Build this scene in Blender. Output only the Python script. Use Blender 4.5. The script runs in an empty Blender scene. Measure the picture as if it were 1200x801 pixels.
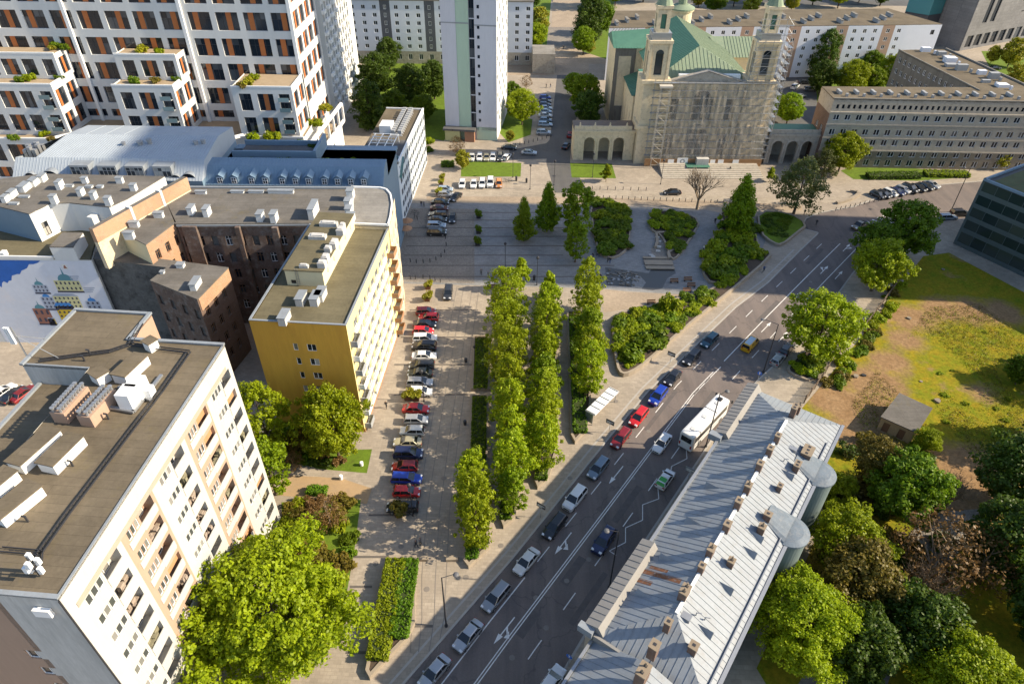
import bpy, bmesh, math, random
import numpy as np
from mathutils import Vector, Matrix

random.seed(7)
SC = bpy.context.scene
COL = SC.collection
R = math.radians

# ------------------------------------------------------------------ camera
CAMH = 82.0
FPX = 800.0
_d = Vector((588 - 600, -(1400 - 400.5), -FPX)).normalized()
_up = -_d
_f = Vector((0, 0, -1))
_yv = (_f - _f.dot(_up) * _up).normalized()
_xv = _yv.cross(_up)


def P(px, py, z=0.0):
    """world point at height z seen at photo pixel (px, py)"""
    r = Vector((px - 600, -(py - 400.5), -FPX))
    w = Vector((r.dot(_xv), r.dot(_yv), r.dot(_up)))
    t = (z - CAMH) / w.z
    return Vector((w.x * t, w.y * t, z))


def P2(px, py, z=0.0):
    p = P(px, py, z)
    return (p.x, p.y)


camd = bpy.data.cameras.new('camera')
camd.sensor_width = 36.0
camd.lens = 24.0
camd.clip_start = 1.0
camd.clip_end = 4000.0
cam = bpy.data.objects.new('camera', camd)
COL.objects.link(cam)
M3 = Matrix((_xv, _yv, _up))        # camera coords of world axes
cam.matrix_world = Matrix.Translation((0, 0, CAMH)) @ M3.to_4x4()
SC.camera = cam
SC.view_settings.view_transform = 'Standard'
SC.view_settings.look = 'None'
SC.view_settings.gamma = 1.0

# ------------------------------------------------------------------ materials
MATS = {}


def _new(name):
    m = bpy.data.materials.new(name)
    m.use_nodes = True
    nt = m.node_tree
    b = nt.nodes['Principled BSDF']
    return m, nt, b


def N(nt, t, **kw):
    n = nt.nodes.new(t)
    for k, v in kw.items():
        setattr(n, k, v)
    return n


def mixcol(nt, fac, a, b, blend='MIX'):
    n = N(nt, 'ShaderNodeMix', data_type='RGBA', blend_type=blend)
    for sock, v in ((0, fac), (6, a), (7, b)):
        if isinstance(v, (int, float)):
            n.inputs[sock].default_value = v
        elif isinstance(v, tuple):
            n.inputs[sock].default_value = v if len(v) == 4 else (*v, 1)
        else:
            nt.links.new(v, n.inputs[sock])
    return n.outputs[2]


def ramp(nt, src, stops):
    n = N(nt, 'ShaderNodeValToRGB')
    el = n.color_ramp.elements
    while len(el) > 1:
        el.remove(el[-1])
    el[0].position = stops[0][0]
    c = stops[0][1]
    el[0].color = (c, c, c, 1) if isinstance(c, (int, float)) else (*c, 1)
    for p, c in stops[1:]:
        e = el.new(p)
        e.color = (c, c, c, 1) if isinstance(c, (int, float)) else (*c, 1)
    nt.links.new(src, n.inputs[0])
    return n.outputs[0]


def coord(nt, scale=(1, 1, 1), rot=0.0, kind='pos'):
    if kind == 'pos':
        s = N(nt, 'ShaderNodeNewGeometry').outputs['Position']
    else:
        s = N(nt, 'ShaderNodeTexCoord').outputs['Object']
    mp = N(nt, 'ShaderNodeMapping')
    mp.inputs['Scale'].default_value = scale
    mp.inputs['Rotation'].default_value = (0, 0, rot)
    nt.links.new(s, mp.inputs[0])
    return mp.outputs[0]


def noise(nt, vec, scale, detail=4.0, rough=0.6):
    n = N(nt, 'ShaderNodeTexNoise')
    n.inputs['Scale'].default_value = scale
    n.inputs['Detail'].default_value = detail
    n.inputs['Roughness'].default_value = rough
    nt.links.new(vec, n.inputs['Vector'])
    return n.outputs['Fac']


def mat(name, col, rough=0.8, var=0.25, scale=0.6, dirt=None, metal=0.0, bump=0.0, streak=False, spec=0.3):
    """base colour with two scales of wear; dirt = darker stain colour in patches; streak = stretched downwards"""
    if name in MATS:
        return MATS[name]
    m, nt, b = _new(name)
    v = coord(nt, (1, 1, 0.15) if streak else (1, 1, 1))
    a = noise(nt, v, scale, 5, 0.65)
    a2 = noise(nt, v, scale * 9, 3, 0.6)
    lo = tuple(c * (1 - var) for c in col)
    hi = tuple(min(1, c * (1 + var * 0.7)) for c in col)
    c1 = mixcol(nt, ramp(nt, a, [(0.3, 0.0), (0.7, 1.0)]), lo, hi)
    c2 = mixcol(nt, ramp(nt, a2, [(0.35, 0.0), (0.65, 1.0)]), tuple(c * (1 - var * .5) for c in col), hi)
    c = mixcol(nt, 0.45, c1, c2)
    if dirt:
        d = noise(nt, v, scale * 2.3, 6, 0.7)
        c = mixcol(nt, ramp(nt, d, [(0.5, 0.0), (0.68, 0.8)]), c, dirt)
    nt.links.new(c, b.inputs['Base Color'])
    b.inputs['Roughness'].default_value = rough
    b.inputs['Metallic'].default_value = metal
    b.inputs['Specular IOR Level'].default_value = spec
    if bump:
        bp = N(nt, 'ShaderNodeBump')
        bp.inputs['Strength'].default_value = bump
        bp.inputs['Distance'].default_value = 0.05
        nt.links.new(a2, bp.inputs['Height'])
        nt.links.new(bp.outputs[0], b.inputs['Normal'])
    MATS[name] = m
    return m


def mat_plain(name, col, rough=0.5, metal=0.0, spec=0.5, coat=0.0):
    if name in MATS:
        return MATS[name]
    m, nt, b = _new(name)
    v = coord(nt, kind='obj')
    a = noise(nt, v, 3.0, 3)
    c = mixcol(nt, a, tuple(x * .88 for x in col), tuple(min(1, x * 1.08) for x in col))
    nt.links.new(c, b.inputs['Base Color'])
    b.inputs['Roughness'].default_value = rough
    b.inputs['Metallic'].default_value = metal
    b.inputs['Specular IOR Level'].default_value = spec
    if coat:
        b.inputs['Coat Weight'].default_value = coat
        b.inputs['Coat Roughness'].default_value = 0.05
    MATS[name] = m
    return m


def mat_glass(name, dark, curtain, share=0.35, rough=0.08):
    """window pane: most rooms dark, some with pale curtains (each pane its own random tone)"""
    if name in MATS:
        return MATS[name]
    m, nt, b = _new(name)
    oi = N(nt, 'ShaderNodeObjectInfo')
    isl = N(nt, 'ShaderNodeNewGeometry').outputs['Random Per Island']
    ad = N(nt, 'ShaderNodeMath', operation='ADD')
    nt.links.new(oi.outputs['Random'], ad.inputs[0])
    nt.links.new(isl, ad.inputs[1])
    fr = N(nt, 'ShaderNodeMath', operation='FRACT')
    nt.links.new(ad.outputs[0], fr.inputs[0])
    f = ramp(nt, fr.outputs[0], [(1 - share - 0.02, 0.0), (1 - share, 0.3), (1.0, 1.0)])
    c = mixcol(nt, f, dark, curtain)
    nt.links.new(c, b.inputs['Base Color'])
    b.inputs['Roughness'].default_value = rough
    b.inputs['Specular IOR Level'].default_value = 0.6
    MATS[name] = m
    return m


def mat_leaf(name, col, col2, trans=0.35):
    if name in MATS:
        return MATS[name]
    m, nt, b = _new(name)
    isl = N(nt, 'ShaderNodeNewGeometry').outputs['Random Per Island']
    oi = N(nt, 'ShaderNodeObjectInfo')
    v = coord(nt)
    a = noise(nt, v, 0.55, 3)
    c = mixcol(nt, isl, col, col2)
    c = mixcol(nt, ramp(nt, a, [(0.35, 0.0), (0.65, 0.55)]), c, tuple(x * 0.62 for x in col))
    h = N(nt, 'ShaderNodeHueSaturation')
    mr = N(nt, 'ShaderNodeMapRange')
    mr.inputs[3].default_value = 0.88
    mr.inputs[4].default_value = 1.2
    nt.links.new(oi.outputs['Random'], mr.inputs[0])
    nt.links.new(mr.outputs[0], h.inputs['Value'])
    mr2 = N(nt, 'ShaderNodeMapRange')
    mr2.inputs[3].default_value = 0.493
    mr2.inputs[4].default_value = 0.509
    nt.links.new(oi.outputs['Random'], mr2.inputs[0])
    nt.links.new(mr2.outputs[0], h.inputs['Hue'])
    nt.links.new(c, h.inputs['Color'])
    nt.links.new(h.outputs[0], b.inputs['Base Color'])
    b.inputs['Roughness'].default_value = 0.5
    b.inputs['Specular IOR Level'].default_value = 0.25
    t = N(nt, 'ShaderNodeBsdfTranslucent')
    nt.links.new(h.outputs[0], t.inputs['Color'])
    mx = N(nt, 'ShaderNodeMixShader')
    mx.inputs[0].default_value = trans
    nt.links.new(b.outputs[0], mx.inputs[1])
    nt.links.new(t.outputs[0], mx.inputs[2])
    nt.links.new(mx.outputs[0], nt.nodes['Material Output'].inputs['Surface'])
    MATS[name] = m
    return m


def mat_tiles(name, col, mortar, sx, sy, rot=0.0, var=0.2, rough=0.85, off=0.5, msize=0.02, dirt=None, axis=None):
    """slabs or bricks laid out in world metres; axis='wall' maps height to the courses"""
    if name in MATS:
        return MATS[name]
    m, nt, b = _new(name)
    if axis == 'wall':
        g = N(nt, 'ShaderNodeNewGeometry').outputs['Position']
        s = N(nt, 'ShaderNodeSeparateXYZ')
        nt.links.new(g, s.inputs[0])
        ad = N(nt, 'ShaderNodeMath', operation='ADD')
        nt.links.new(s.outputs[0], ad.inputs[0])
        nt.links.new(s.outputs[1], ad.inputs[1])
        cb = N(nt, 'ShaderNodeCombineXYZ')
        nt.links.new(ad.outputs[0], cb.inputs[0])
        nt.links.new(s.outputs[2], cb.inputs[1])
        v = cb.outputs[0]
        vn = g
    else:
        v = coord(nt, rot=rot)
        vn = v
    br = N(nt, 'ShaderNodeTexBrick')
    br.offset = off
    br.inputs['Scale'].default_value = 1.0
    br.inputs['Brick Width'].default_value = sx
    br.inputs['Row Height'].default_value = sy
    br.inputs['Mortar Size'].default_value = msize
    br.inputs['Color1'].default_value = (*[c * (1 - var) for c in col], 1)
    br.inputs['Color2'].default_value = (*[c * (1 + var * .6) for c in col], 1)
    br.inputs['Mortar'].default_value = (*mortar, 1)
    nt.links.new(v, br.inputs['Vector'])
    a = noise(nt, vn, 0.12, 5, 0.65)
    a2 = noise(nt, vn, 1.7, 4, 0.65)
    c = mixcol(nt, ramp(nt, a, [(0.3, 0.72), (0.7, 1.1)]), (0, 0, 0), br.outputs[0], 'MIX') if False else br.outputs[0]
    c = mixcol(nt, 1.0, c, ramp(nt, a, [(0.3, 0.78), (0.7, 1.08)]), 'MULTIPLY')
    c = mixcol(nt, 1.0, c, ramp(nt, a2, [(0.3, 0.86), (0.7, 1.06)]), 'MULTIPLY')
    if dirt:
        c = mixcol(nt, ramp(nt, noise(nt, vn, 0.35, 6, 0.7), [(0.48, 0.0), (0.66, 0.85)]), c, dirt)
    nt.links.new(c, b.inputs['Base Color'])
    b.inputs['Roughness'].default_value = rough
    b.inputs['Specular IOR Level'].default_value = 0.25
    MATS[name] = m
    return m


# ------------------------------------------------------------------ mesh builder
class MB:
    def __init__(s):
        s.v, s.f, s.m = [], [], []

    def face(s, pts, mi=0):
        n = len(s.v)
        s.v += [tuple(p) for p in pts]
        s.f.append(tuple(range(n, n + len(pts))))
        s.m.append(mi)

    def hexa(s, p, mi=0, mt=None, skip=()):
        n = len(s.v)
        s.v += [tuple(q) for q in p]
        F = ((3, 2, 1, 0), (4, 5, 6, 7), (0, 1, 5, 4), (1, 2, 6, 5), (2, 3, 7, 6), (3, 0, 4, 7))
        for k, f in enumerate(F):
            if k in skip:
                continue
            s.f.append(tuple(n + i for i in f))
            s.m.append(mt if (mt is not None and k == 1) else mi)

    def box(s, x0, x1, y0, y1, z0, z1, mi=0, mt=None, skip=()):
        s.hexa(((x0, y0, z0), (x1, y0, z0), (x1, y1, z0), (x0, y1, z0),
                (x0, y0, z1), (x1, y0, z1), (x1, y1, z1), (x0, y1, z1)), mi, mt, skip)

    def obox(s, a, b, w, z0, z1, mi=0, mt=None, c=0.0):
        """box along the plan line a-b, width w (centred, shifted by c to the left)"""
        a, b = Vector(a[:2]), Vector(b[:2])
        d = (b - a).normalized()
        n = Vector((-d.y, d.x))
        q = [a + n * (c - w / 2), b + n * (c - w / 2), b + n * (c + w / 2), a + n * (c + w / 2)]
        s.hexa([(*p, z0) for p in q] + [(*p, z1) for p in q], mi, mt)

    def prism(s, poly, z0, z1, mi=0, mt=None, bottom=True):
        n = len(poly)
        ar = sum(poly[i][0] * poly[(i + 1) % n][1] - poly[(i + 1) % n][0] * poly[i][1] for i in range(n))
        if ar < 0:
            poly = poly[::-1]
        zt = z1 if isinstance(z1, (list, tuple)) else [z1] * n
        for i in range(n):
            j = (i + 1) % n
            s.face([(*poly[i], z0), (*poly[j], z0), (*poly[j], zt[j]), (*poly[i], zt[i])], mi)
        s.face([(*poly[i], zt[i]) for i in range(n)], mi if mt is None else mt)
        if bottom:
            s.face([(*poly[i], z0) for i in range(n)][::-1], mi)

    def tube(s, p0, p1, r0, r1=None, n=6, mi=0, cap=True):
        r1 = r0 if r1 is None else r1
        p0, p1 = Vector(p0), Vector(p1)
        d = (p1 - p0)
        if d.length < 1e-6:
            return
        d.normalize()
        a = Vector((0, 0, 1)) if abs(d.z) < 0.9 else Vector((1, 0, 0))
        u = d.cross(a).normalized()
        w = d.cross(u)
        k = len(s.v)
        for p, r in ((p0, r0), (p1, r1)):
            for i in range(n):
                t = 2 * math.pi * i / n
                s.v.append(tuple(p + (u * math.cos(t) + w * math.sin(t)) * r))
        for i in range(n):
            j = (i + 1) % n
            s.f.append((k + i, k + n + i, k + n + j, k + j))
            s.m.append(mi)
        if cap:
            s.f.append(tuple(k + i for i in range(n)))
            s.m.append(mi)
            s.f.append(tuple(k + n + i for i in reversed(range(n))))
            s.m.append(mi)

    def lathe(s, c, prof, n=12, mi=0, a0=0.0, a1=2 * math.pi):
        """prof: list of (r, z)"""
        full = abs(a1 - a0 - 2 * math.pi) < 1e-6
        m = n if full else n + 1
        k = len(s.v)
        for r, z in prof:
            for i in range(m):
                t = a0 + (a1 - a0) * i / n
                s.v.append((c[0] + r * math.cos(t), c[1] + r * math.sin(t), c[2] + z))
        for q in range(len(prof) - 1):
            for i in range(n):
                j = (i + 1) % m
                s.f.append((k + q * m + i, k + q * m + j, k + (q + 1) * m + j, k + (q + 1) * m + i))
                s.m.append(mi)

    def mesh(s, name, mats, smooth=False):
        me = bpy.data.meshes.new(name)
        me.from_pydata(s.v, [], s.f)
        for m in (mats if isinstance(mats, (list, tuple)) else [mats]):
            me.materials.append(m)
        me.polygons.foreach_set('material_index', s.m)
        if smooth:
            me.polygons.foreach_set('use_smooth', [True] * len(s.f))
        me.update()
        return me

    def build(s, name, mats, parent=None, loc=(0, 0, 0), rz=0.0, smooth=False, **kw):
        return link(name, s.mesh(name, mats, smooth), parent, loc, rz, **kw)


def link(name, data, parent=None, loc=(0, 0, 0), rz=0.0, label=None, cat=None, group=None, kind=None, scale=None):
    o = bpy.data.objects.new(name, data)
    COL.objects.link(o)
    o.location = loc
    o.rotation_euler = (0, 0, rz)
    if scale:
        o.scale = scale if isinstance(scale, (tuple, list)) else (scale,) * 3
    if parent:
        o.parent = parent
    if label:
        o['label'] = label
    if cat:
        o['category'] = cat
    if group:
        o['group'] = group
    if kind:
        o['kind'] = kind
    return o


def thing(name, label, cat, loc=(0, 0, 0), rz=0.0, group=None, scale=None):
    return link(name, None, None, loc, rz, label, cat, group, None, scale)


def structure(name, mb, mats, **kw):
    return mb.build(name, mats, kind='structure', **kw)


# ------------------------------------------------------------------ windows and facades
WIN = {}
CAMP = Vector((0, 0, CAMH))


def win_geo(w, h, style):
    """style: (casements, frame material, glass material, frame width[, transom height share])"""
    n, fm, gm, t = style[:4]
    fr, gl = MB(), MB()
    fr.box(0, t, -.03, .05, 0, h)
    fr.box(w - t, w, -.03, .05, 0, h)
    fr.box(t, w - t, -.03, .05, 0, t)
    fr.box(t, w - t, -.03, .05, h - t, h)
    cw = (w - 2 * t) / n
    for i in range(1, n):
        fr.box(t + cw * i - t * .5, t + cw * i + t * .5, -.028, .05, t, h - t)
    tr = style[4] if len(style) > 4 else None
    if tr:
        fr.box(t, w - t, -.026, .05, h * tr - t * .4, h * tr + t * .4)
    zz = [t] + ([h * tr] if tr else []) + [h - t]
    for i in range(n):
        for a, b in zip(zz[:-1], zz[1:]):
            x0, x1 = t + cw * i, t + cw * (i + 1)
            gl.face([(x0, .03, a), (x1, .03, a), (x1, .03, b), (x0, .03, b)])
    if len(style) > 5:                  # (left share, right share, material) of an opaque panel in the frame
        pn = MB()
        pn.box(w * style[5][0], w * style[5][1], -.05, .02, t, h - t)
        return fr, gl, pn
    return fr, gl


class Bld:
    """a building: Empty at its base, local x to the right, local y away from the camera"""

    def __init__(s, name, label, x, y, az=0.0, z=0.0, cat='building', group=None):
        s.root = thing(name, label, cat, (x, y, z), -R(az), group)
        s.M = Matrix.Translation((x, y, z)) @ Matrix.Rotation(-R(az), 4, 'Z')
        s.Mi = s.M.inverted()
        s.wins = []
        s.doors = []

    def loc(s, px, py, z):
        """local point of photo pixel at world height z"""
        return s.Mi @ P(px, py, z)

    def part(s, name, mb, mats, smooth=False, parent=None, **kw):
        return mb.build(name, mats, parent or s.root, smooth=smooth, **kw)

    def facade(s, mb, A, B, z0, z1, cols=(), rows=(), rec=0.18, mi=0, style=None, skip=None, back=None, shift=(0, 0)):
        A, B = Vector(A), Vector(B)
        L = (B - A).length
        d = (B - A) / L
        n = Vector((-d.y, d.x))            # inwards
        pt = lambda u, z, k=0.0: (A.x + d.x * u + n.x * k, A.y + d.y * u + n.y * k, z)
        us, zs = [0.0], [z0]
        for a, b in cols:
            us += [a, b]
        for a, b in rows:
            zs += [a, b]
        us.append(L)
        zs.append(z1)
        holes = []
        for j in range(len(zs) - 1):
            if zs[j + 1] - zs[j] < 1e-4:
                continue
            for i in range(len(us) - 1):
                if us[i + 1] - us[i] < 1e-4:
                    continue
                u0, u1, a, b = us[i], us[i + 1], zs[j], zs[j + 1]
                if i % 2 == 1 and j % 2 == 1 and not (skip and skip((i - 1) // 2, (j - 1) // 2)):
                    mb.face([pt(u0, a), pt(u1, a), pt(u1, a, rec), pt(u0, a, rec)], mi)
                    mb.face([pt(u0, b, rec), pt(u1, b, rec), pt(u1, b), pt(u0, b)], mi)
                    mb.face([pt(u0, a), pt(u0, a, rec), pt(u0, b, rec), pt(u0, b)], mi)
                    mb.face([pt(u1, a, rec), pt(u1, a), pt(u1, b), pt(u1, b, rec)], mi)
                    if back is not None:
                        mb.face([pt(u0, a, rec), pt(u1, a, rec), pt(u1, b, rec), pt(u0, b, rec)], back)
                    holes.append(((i - 1) // 2, (j - 1) // 2, u0, u1, a, b))
                    if style is not None:
                        st = style((i - 1) // 2, (j - 1) // 2) if callable(style) else style
                        if st:
                            s.wins.append((Vector(pt(u0, a, rec - .06)), math.atan2(d.y, d.x), u1 - u0, b - a, st))
                else:
                    mb.face([pt(u0, a), pt(u1, a), pt(u1, b), pt(u0, b)], mi)
        return holes, pt

    def flush(s, cap=94, name='window'):
        def key(w):
            p = s.M @ w[0]
            v = CAMP - p
            nr = s.M.to_3x3() @ Vector((math.sin(w[1]), -math.cos(w[1]), 0))
            return -max(0.0, v.normalized().dot(nr)) * w[2] * w[3] / v.length_squared
        s.wins.sort(key=key)
        rest = s.wins[cap:] if len(s.wins) > cap else []
        for p, a, w, h, st in s.wins[:cap] if rest else s.wins:
            k = (round(w, 2), round(h, 2), st)
            if k not in WIN:
                q = win_geo(k[0], k[1], st)
                WIN[k] = [q[0].mesh('window', MATS[st[1]]), q[1].mesh('pane', MATS[st[2]])] + ([q[2].mesh('panel', MATS[st[5][2]])] if len(q) > 2 else [])
            o = link(name, WIN[k][0], s.root, p, a)
            link('pane', WIN[k][1], o)
            if len(WIN[k]) > 2:
                link('panel', WIN[k][2], o)
        if rest:
            mats, out = [], MB()
            for p, a, w, h, st in rest:
                mx = Matrix.Translation(p) @ Matrix.Rotation(a, 4, 'Z')
                for g, mn in zip(win_geo(round(w, 2), round(h, 2), st), (st[1], st[2], st[5][2] if len(st) > 5 else None)):
                    if mn not in mats:
                        mats.append(mn)
                    for f in g.f:
                        out.face([mx @ Vector(g.v[i]) for i in f], mats.index(mn))
            out.build(name, [MATS[q] for q in mats], s.root, kind='stuff')


def par_ribs(mb, a, b_, r0, r1, n, mi=0, h=.07, w=.06):
    """standing seams running straight up the slope from eave a-b to ridge r0-r1 and its hips"""
    a, b_, r0, r1 = Vector(a), Vector(b_), Vector(r0), Vector(r1)
    e = b_ - a
    s0, s1 = (r0 - a).dot(e) / e.length_squared, (r1 - a).dot(e) / e.length_squared
    up = r0 - (a + e * s0)
    nr = e.cross(up).normalized()
    if nr.z < 0:
        nr = -nr
    u = e.normalized() * w / 2
    for k in range(1, n):
        t = k / n
        f = 1.0
        if t < s0:
            f = t / s0
        elif t > s1:
            f = (1 - t) / (1 - s1)
        p0 = a + e * t
        p1 = p0 + up * f
        mb.hexa([p0 - u, p0 + u, p1 + u, p1 - u, p0 - u + nr * h, p0 + u + nr * h, p1 + u + nr * h, p1 - u + nr * h], mi)


# common materials
mat('white_render', (0.62, 0.62, 0.60), 0.85, 0.08, 0.3, streak=True)
mat('salmon_render', (0.38, 0.26, 0.19), 0.85, 0.10, 0.3, streak=True)
mat('warm_white', (0.455, 0.44, 0.405), 0.85, 0.10, 0.3, streak=True, dirt=(0.43, 0.42, 0.40))
mat('grey_concrete', (0.50, 0.485, 0.455), 0.9, 0.2, 0.5, dirt=(0.38, 0.37, 0.345), streak=True)
mat('ochre_render', (0.60, 0.335, 0.05), 0.85, 0.14, 0.25, streak=True, dirt=(0.52, 0.28, 0.045))
mat('pale_yellow_render', (0.68, 0.57, 0.28), 0.85, 0.08, 0.3)
mat('cream_stone', (0.66, 0.55, 0.37), 0.85, 0.15, 0.5, dirt=(0.42, 0.35, 0.24))
mat('dark_stone', (0.20, 0.18, 0.15), 0.9, 0.3, 0.4, dirt=(0.10, 0.09, 0.08), streak=True)
mat('grey_stone', (0.40, 0.36, 0.30), 0.9, 0.18, 0.5, dirt=(0.24, 0.21, 0.17))
mat('white_trim', (0.80, 0.80, 0.78), 0.5, 0.06, 1.0)
mat('pvc_white', (0.80, 0.80, 0.79), 0.35, 0.04, 1.0)
mat('brown_wood', (0.20, 0.11, 0.06), 0.6, 0.2, 1.0)
mat('dark_frame', (0.05, 0.05, 0.055), 0.4, 0.1, 1.0)
mat('grey_metal', (0.35, 0.36, 0.37), 0.45, 0.12, 0.8, metal=0.6)
mat('dark_metal', (0.05, 0.05, 0.055), 0.5, 0.15, 0.8, metal=0.3)
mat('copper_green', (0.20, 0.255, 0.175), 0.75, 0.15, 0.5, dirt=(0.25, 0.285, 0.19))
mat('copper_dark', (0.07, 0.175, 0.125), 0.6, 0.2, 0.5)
mat_glass('glass', (0.018, 0.022, 0.028), (0.42, 0.40, 0.36))
mat_glass('glass_dark', (0.012, 0.018, 0.026), (0.10, 0.11, 0.12), 0.25)
mat_glass('glass_lit', (0.05, 0.055, 0.06), (0.55, 0.52, 0.46), 0.55)


def mat_roof_felt(name, col, rot=0.0, w=1.0):
    """bitumen felt laid in strips, with seams, patches and water stains"""
    m, nt, b = _new(name)
    v = coord(nt, rot=rot)
    br = N(nt, 'ShaderNodeTexBrick')
    br.offset = 0.37
    br.inputs['Scale'].default_value = 1.0
    br.inputs['Brick Width'].default_value = 7.0
    br.inputs['Row Height'].default_value = w
    br.inputs['Mortar Size'].default_value = 0.018
    br.inputs['Color1'].default_value = (*[c * .93 for c in col], 1)
    br.inputs['Color2'].default_value = (*[c * 1.05 for c in col], 1)
    br.inputs['Mortar'].default_value = (*[c * .62 for c in col], 1)
    nt.links.new(v, br.inputs['Vector'])
    a = noise(nt, v, 0.16, 6, 0.7)
    a2 = noise(nt, v, 2.6, 4, 0.7)
    c = mixcol(nt, 1.0, br.outputs[0], ramp(nt, a, [(0.3, 0.70), (0.7, 1.15)]), 'MULTIPLY')
    c = mixcol(nt, 1.0, c, ramp(nt, a2, [(0.3, 0.88), (0.7, 1.08)]), 'MULTIPLY')
    c = mixcol(nt, ramp(nt, noise(nt, v, 0.3, 6, .75), [(0.56, 0.0), (0.7, 0.45)]), c, (0.15, 0.12, 0.055))
    nt.links.new(c, b.inputs['Base Color'])
    b.inputs['Roughness'].default_value = 0.9
    b.inputs['Specular IOR Level'].default_value = 0.2
    MATS[name] = m
    return m


mat_roof_felt('felt_brown', (0.15, 0.122, 0.084), R(4.3))
mat_roof_felt('felt_olive', (0.145, 0.125, 0.075), R(4.0))
mat_roof_felt('felt_grey', (0.15, 0.138, 0.122), R(-2))
mat_roof_felt('felt_pale', (0.24, 0.225, 0.20), 0.0)
mat_roof_felt('felt_dark', (0.12, 0.12, 0.122), 0.0)
mat('zinc', (0.232, 0.256, 0.28), 0.55, 0.16, 0.35, dirt=(0.21, 0.215, 0.22))
mat('zinc_pale', (0.33, 0.37, 0.41), 0.55, 0.10, 0.35)
mat('zinc_blue', (0.16, 0.235, 0.31), 0.55, 0.10, 0.4)
mat('rust', (0.20, 0.085, 0.04), 0.85, 0.55, 1.4, dirt=(0.22, 0.21, 0.2))
mat_tiles('brick_red', (0.165, 0.082, 0.055), (0.18, 0.15, 0.13), 0.26, 0.08, axis='wall', dirt=(0.12, 0.08, 0.06))
mat_tiles('brick_orange', (0.46, 0.19, 0.07), (0.42, 0.34, 0.26), 0.26, 0.08, axis='wall', dirt=(0.38, 0.24, 0.14), var=.3)
mat('ruin_wall', (0.13, 0.092, 0.074), 0.95, 0.6, 0.45, dirt=(0.21, 0.195, 0.18))
mat('ruin_grey', (0.12, 0.12, 0.115), 0.95, 0.5, 0.25, dirt=(0.035, 0.035, 0.033))

# ------------------------------------------------------------------ ground, roads, pavements
ZR = -0.12                      # level of the carriageways, pavements are at 0
mat_tiles('paving', (0.37, 0.315, 0.245), (0.29, 0.245, 0.19), 1.2, 0.6, R(2), 0.14)
mat_tiles('plaza_slabs', (0.37, 0.315, 0.25), (0.28, 0.24, 0.19), 0.9, 0.45, R(2), 0.13, dirt=(0.29, 0.245, 0.195))
mat_tiles('setts', (0.29, 0.255, 0.215), (0.2, 0.18, 0.155), 0.25, 0.15, R(2), 0.3)
mat_tiles('clinker', (0.40, 0.315, 0.225), (0.26, 0.21, 0.16), 0.4, 0.2, R(0), 0.15)
mat('sand_path', (0.36, 0.25, 0.14), 0.95, 0.15, 0.3, dirt=(0.30, 0.22, 0.14))
mat('dark_stripe', (0.12, 0.105, 0.092), 0.85, 0.2, 1.0)
mat('kerb_stone', (0.36, 0.335, 0.30), 0.85, 0.15, 1.0)
mat('paint_white', (0.72, 0.70, 0.66), 0.7, 0.12, 2.0, dirt=(0.40, 0.38, 0.36))
mat('rail_steel', (0.20, 0.175, 0.15), 0.6, 0.2, 1.0)


def mat_asphalt(name, col, warm):
    m, nt, b = _new(name)
    v = coord(nt, rot=R(35))
    vs = coord(nt, (1.0, 0.06, 1), rot=R(35))
    a = noise(nt, v, 0.09, 5, .65)
    t = noise(nt, vs, 0.55, 4, .6)
    g = noise(nt, v, 6.0, 3, .7)
    c = mixcol(nt, ramp(nt, a, [(.3, 0.0), (.7, 1.0)]), tuple(x * .78 for x in col), tuple(x * 1.15 for x in col))
    c = mixcol(nt, ramp(nt, t, [(.42, 0.0), (.62, .55)]), c, warm)
    c = mixcol(nt, 1.0, c, ramp(nt, g, [(.3, .88), (.7, 1.1)]), 'MULTIPLY')
    vo = N(nt, 'ShaderNodeTexVoronoi', feature='DISTANCE_TO_EDGE')
    vo.inputs['Scale'].default_value = 0.085
    nv = N(nt, 'ShaderNodeVectorMath', operation='ADD')
    nn = N(nt, 'ShaderNodeTexNoise')
    nn.inputs['Scale'].default_value = 0.6
    nt.links.new(v, nn.inputs['Vector'])
    nt.links.new(v, nv.inputs[0])
    sc = N(nt, 'ShaderNodeVectorMath', operation='SCALE')
    sc.inputs['Scale'].default_value = 2.2
    nt.links.new(nn.outputs['Color'], sc.inputs[0])
    nt.links.new(sc.outputs[0], nv.inputs[1])
    nt.links.new(nv.outputs[0], vo.inputs['Vector'])
    c = mixcol(nt, ramp(nt, vo.outputs['Distance'], [(0.003, .28), (0.009, 0.0)]), c, (.03, .03, .03))
    nt.links.new(c, b.inputs['Base Color'])
    b.inputs['Roughness'].default_value = 0.82
    b.inputs['Specular IOR Level'].default_value = 0.25
    MATS[name] = m
    return m


mat_asphalt('asphalt', (0.148, 0.124, 0.112), (0.205, 0.165, 0.143))
mat_asphalt('asphalt_grey', (0.105, 0.102, 0.10), (0.12, 0.115, 0.105))


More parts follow.
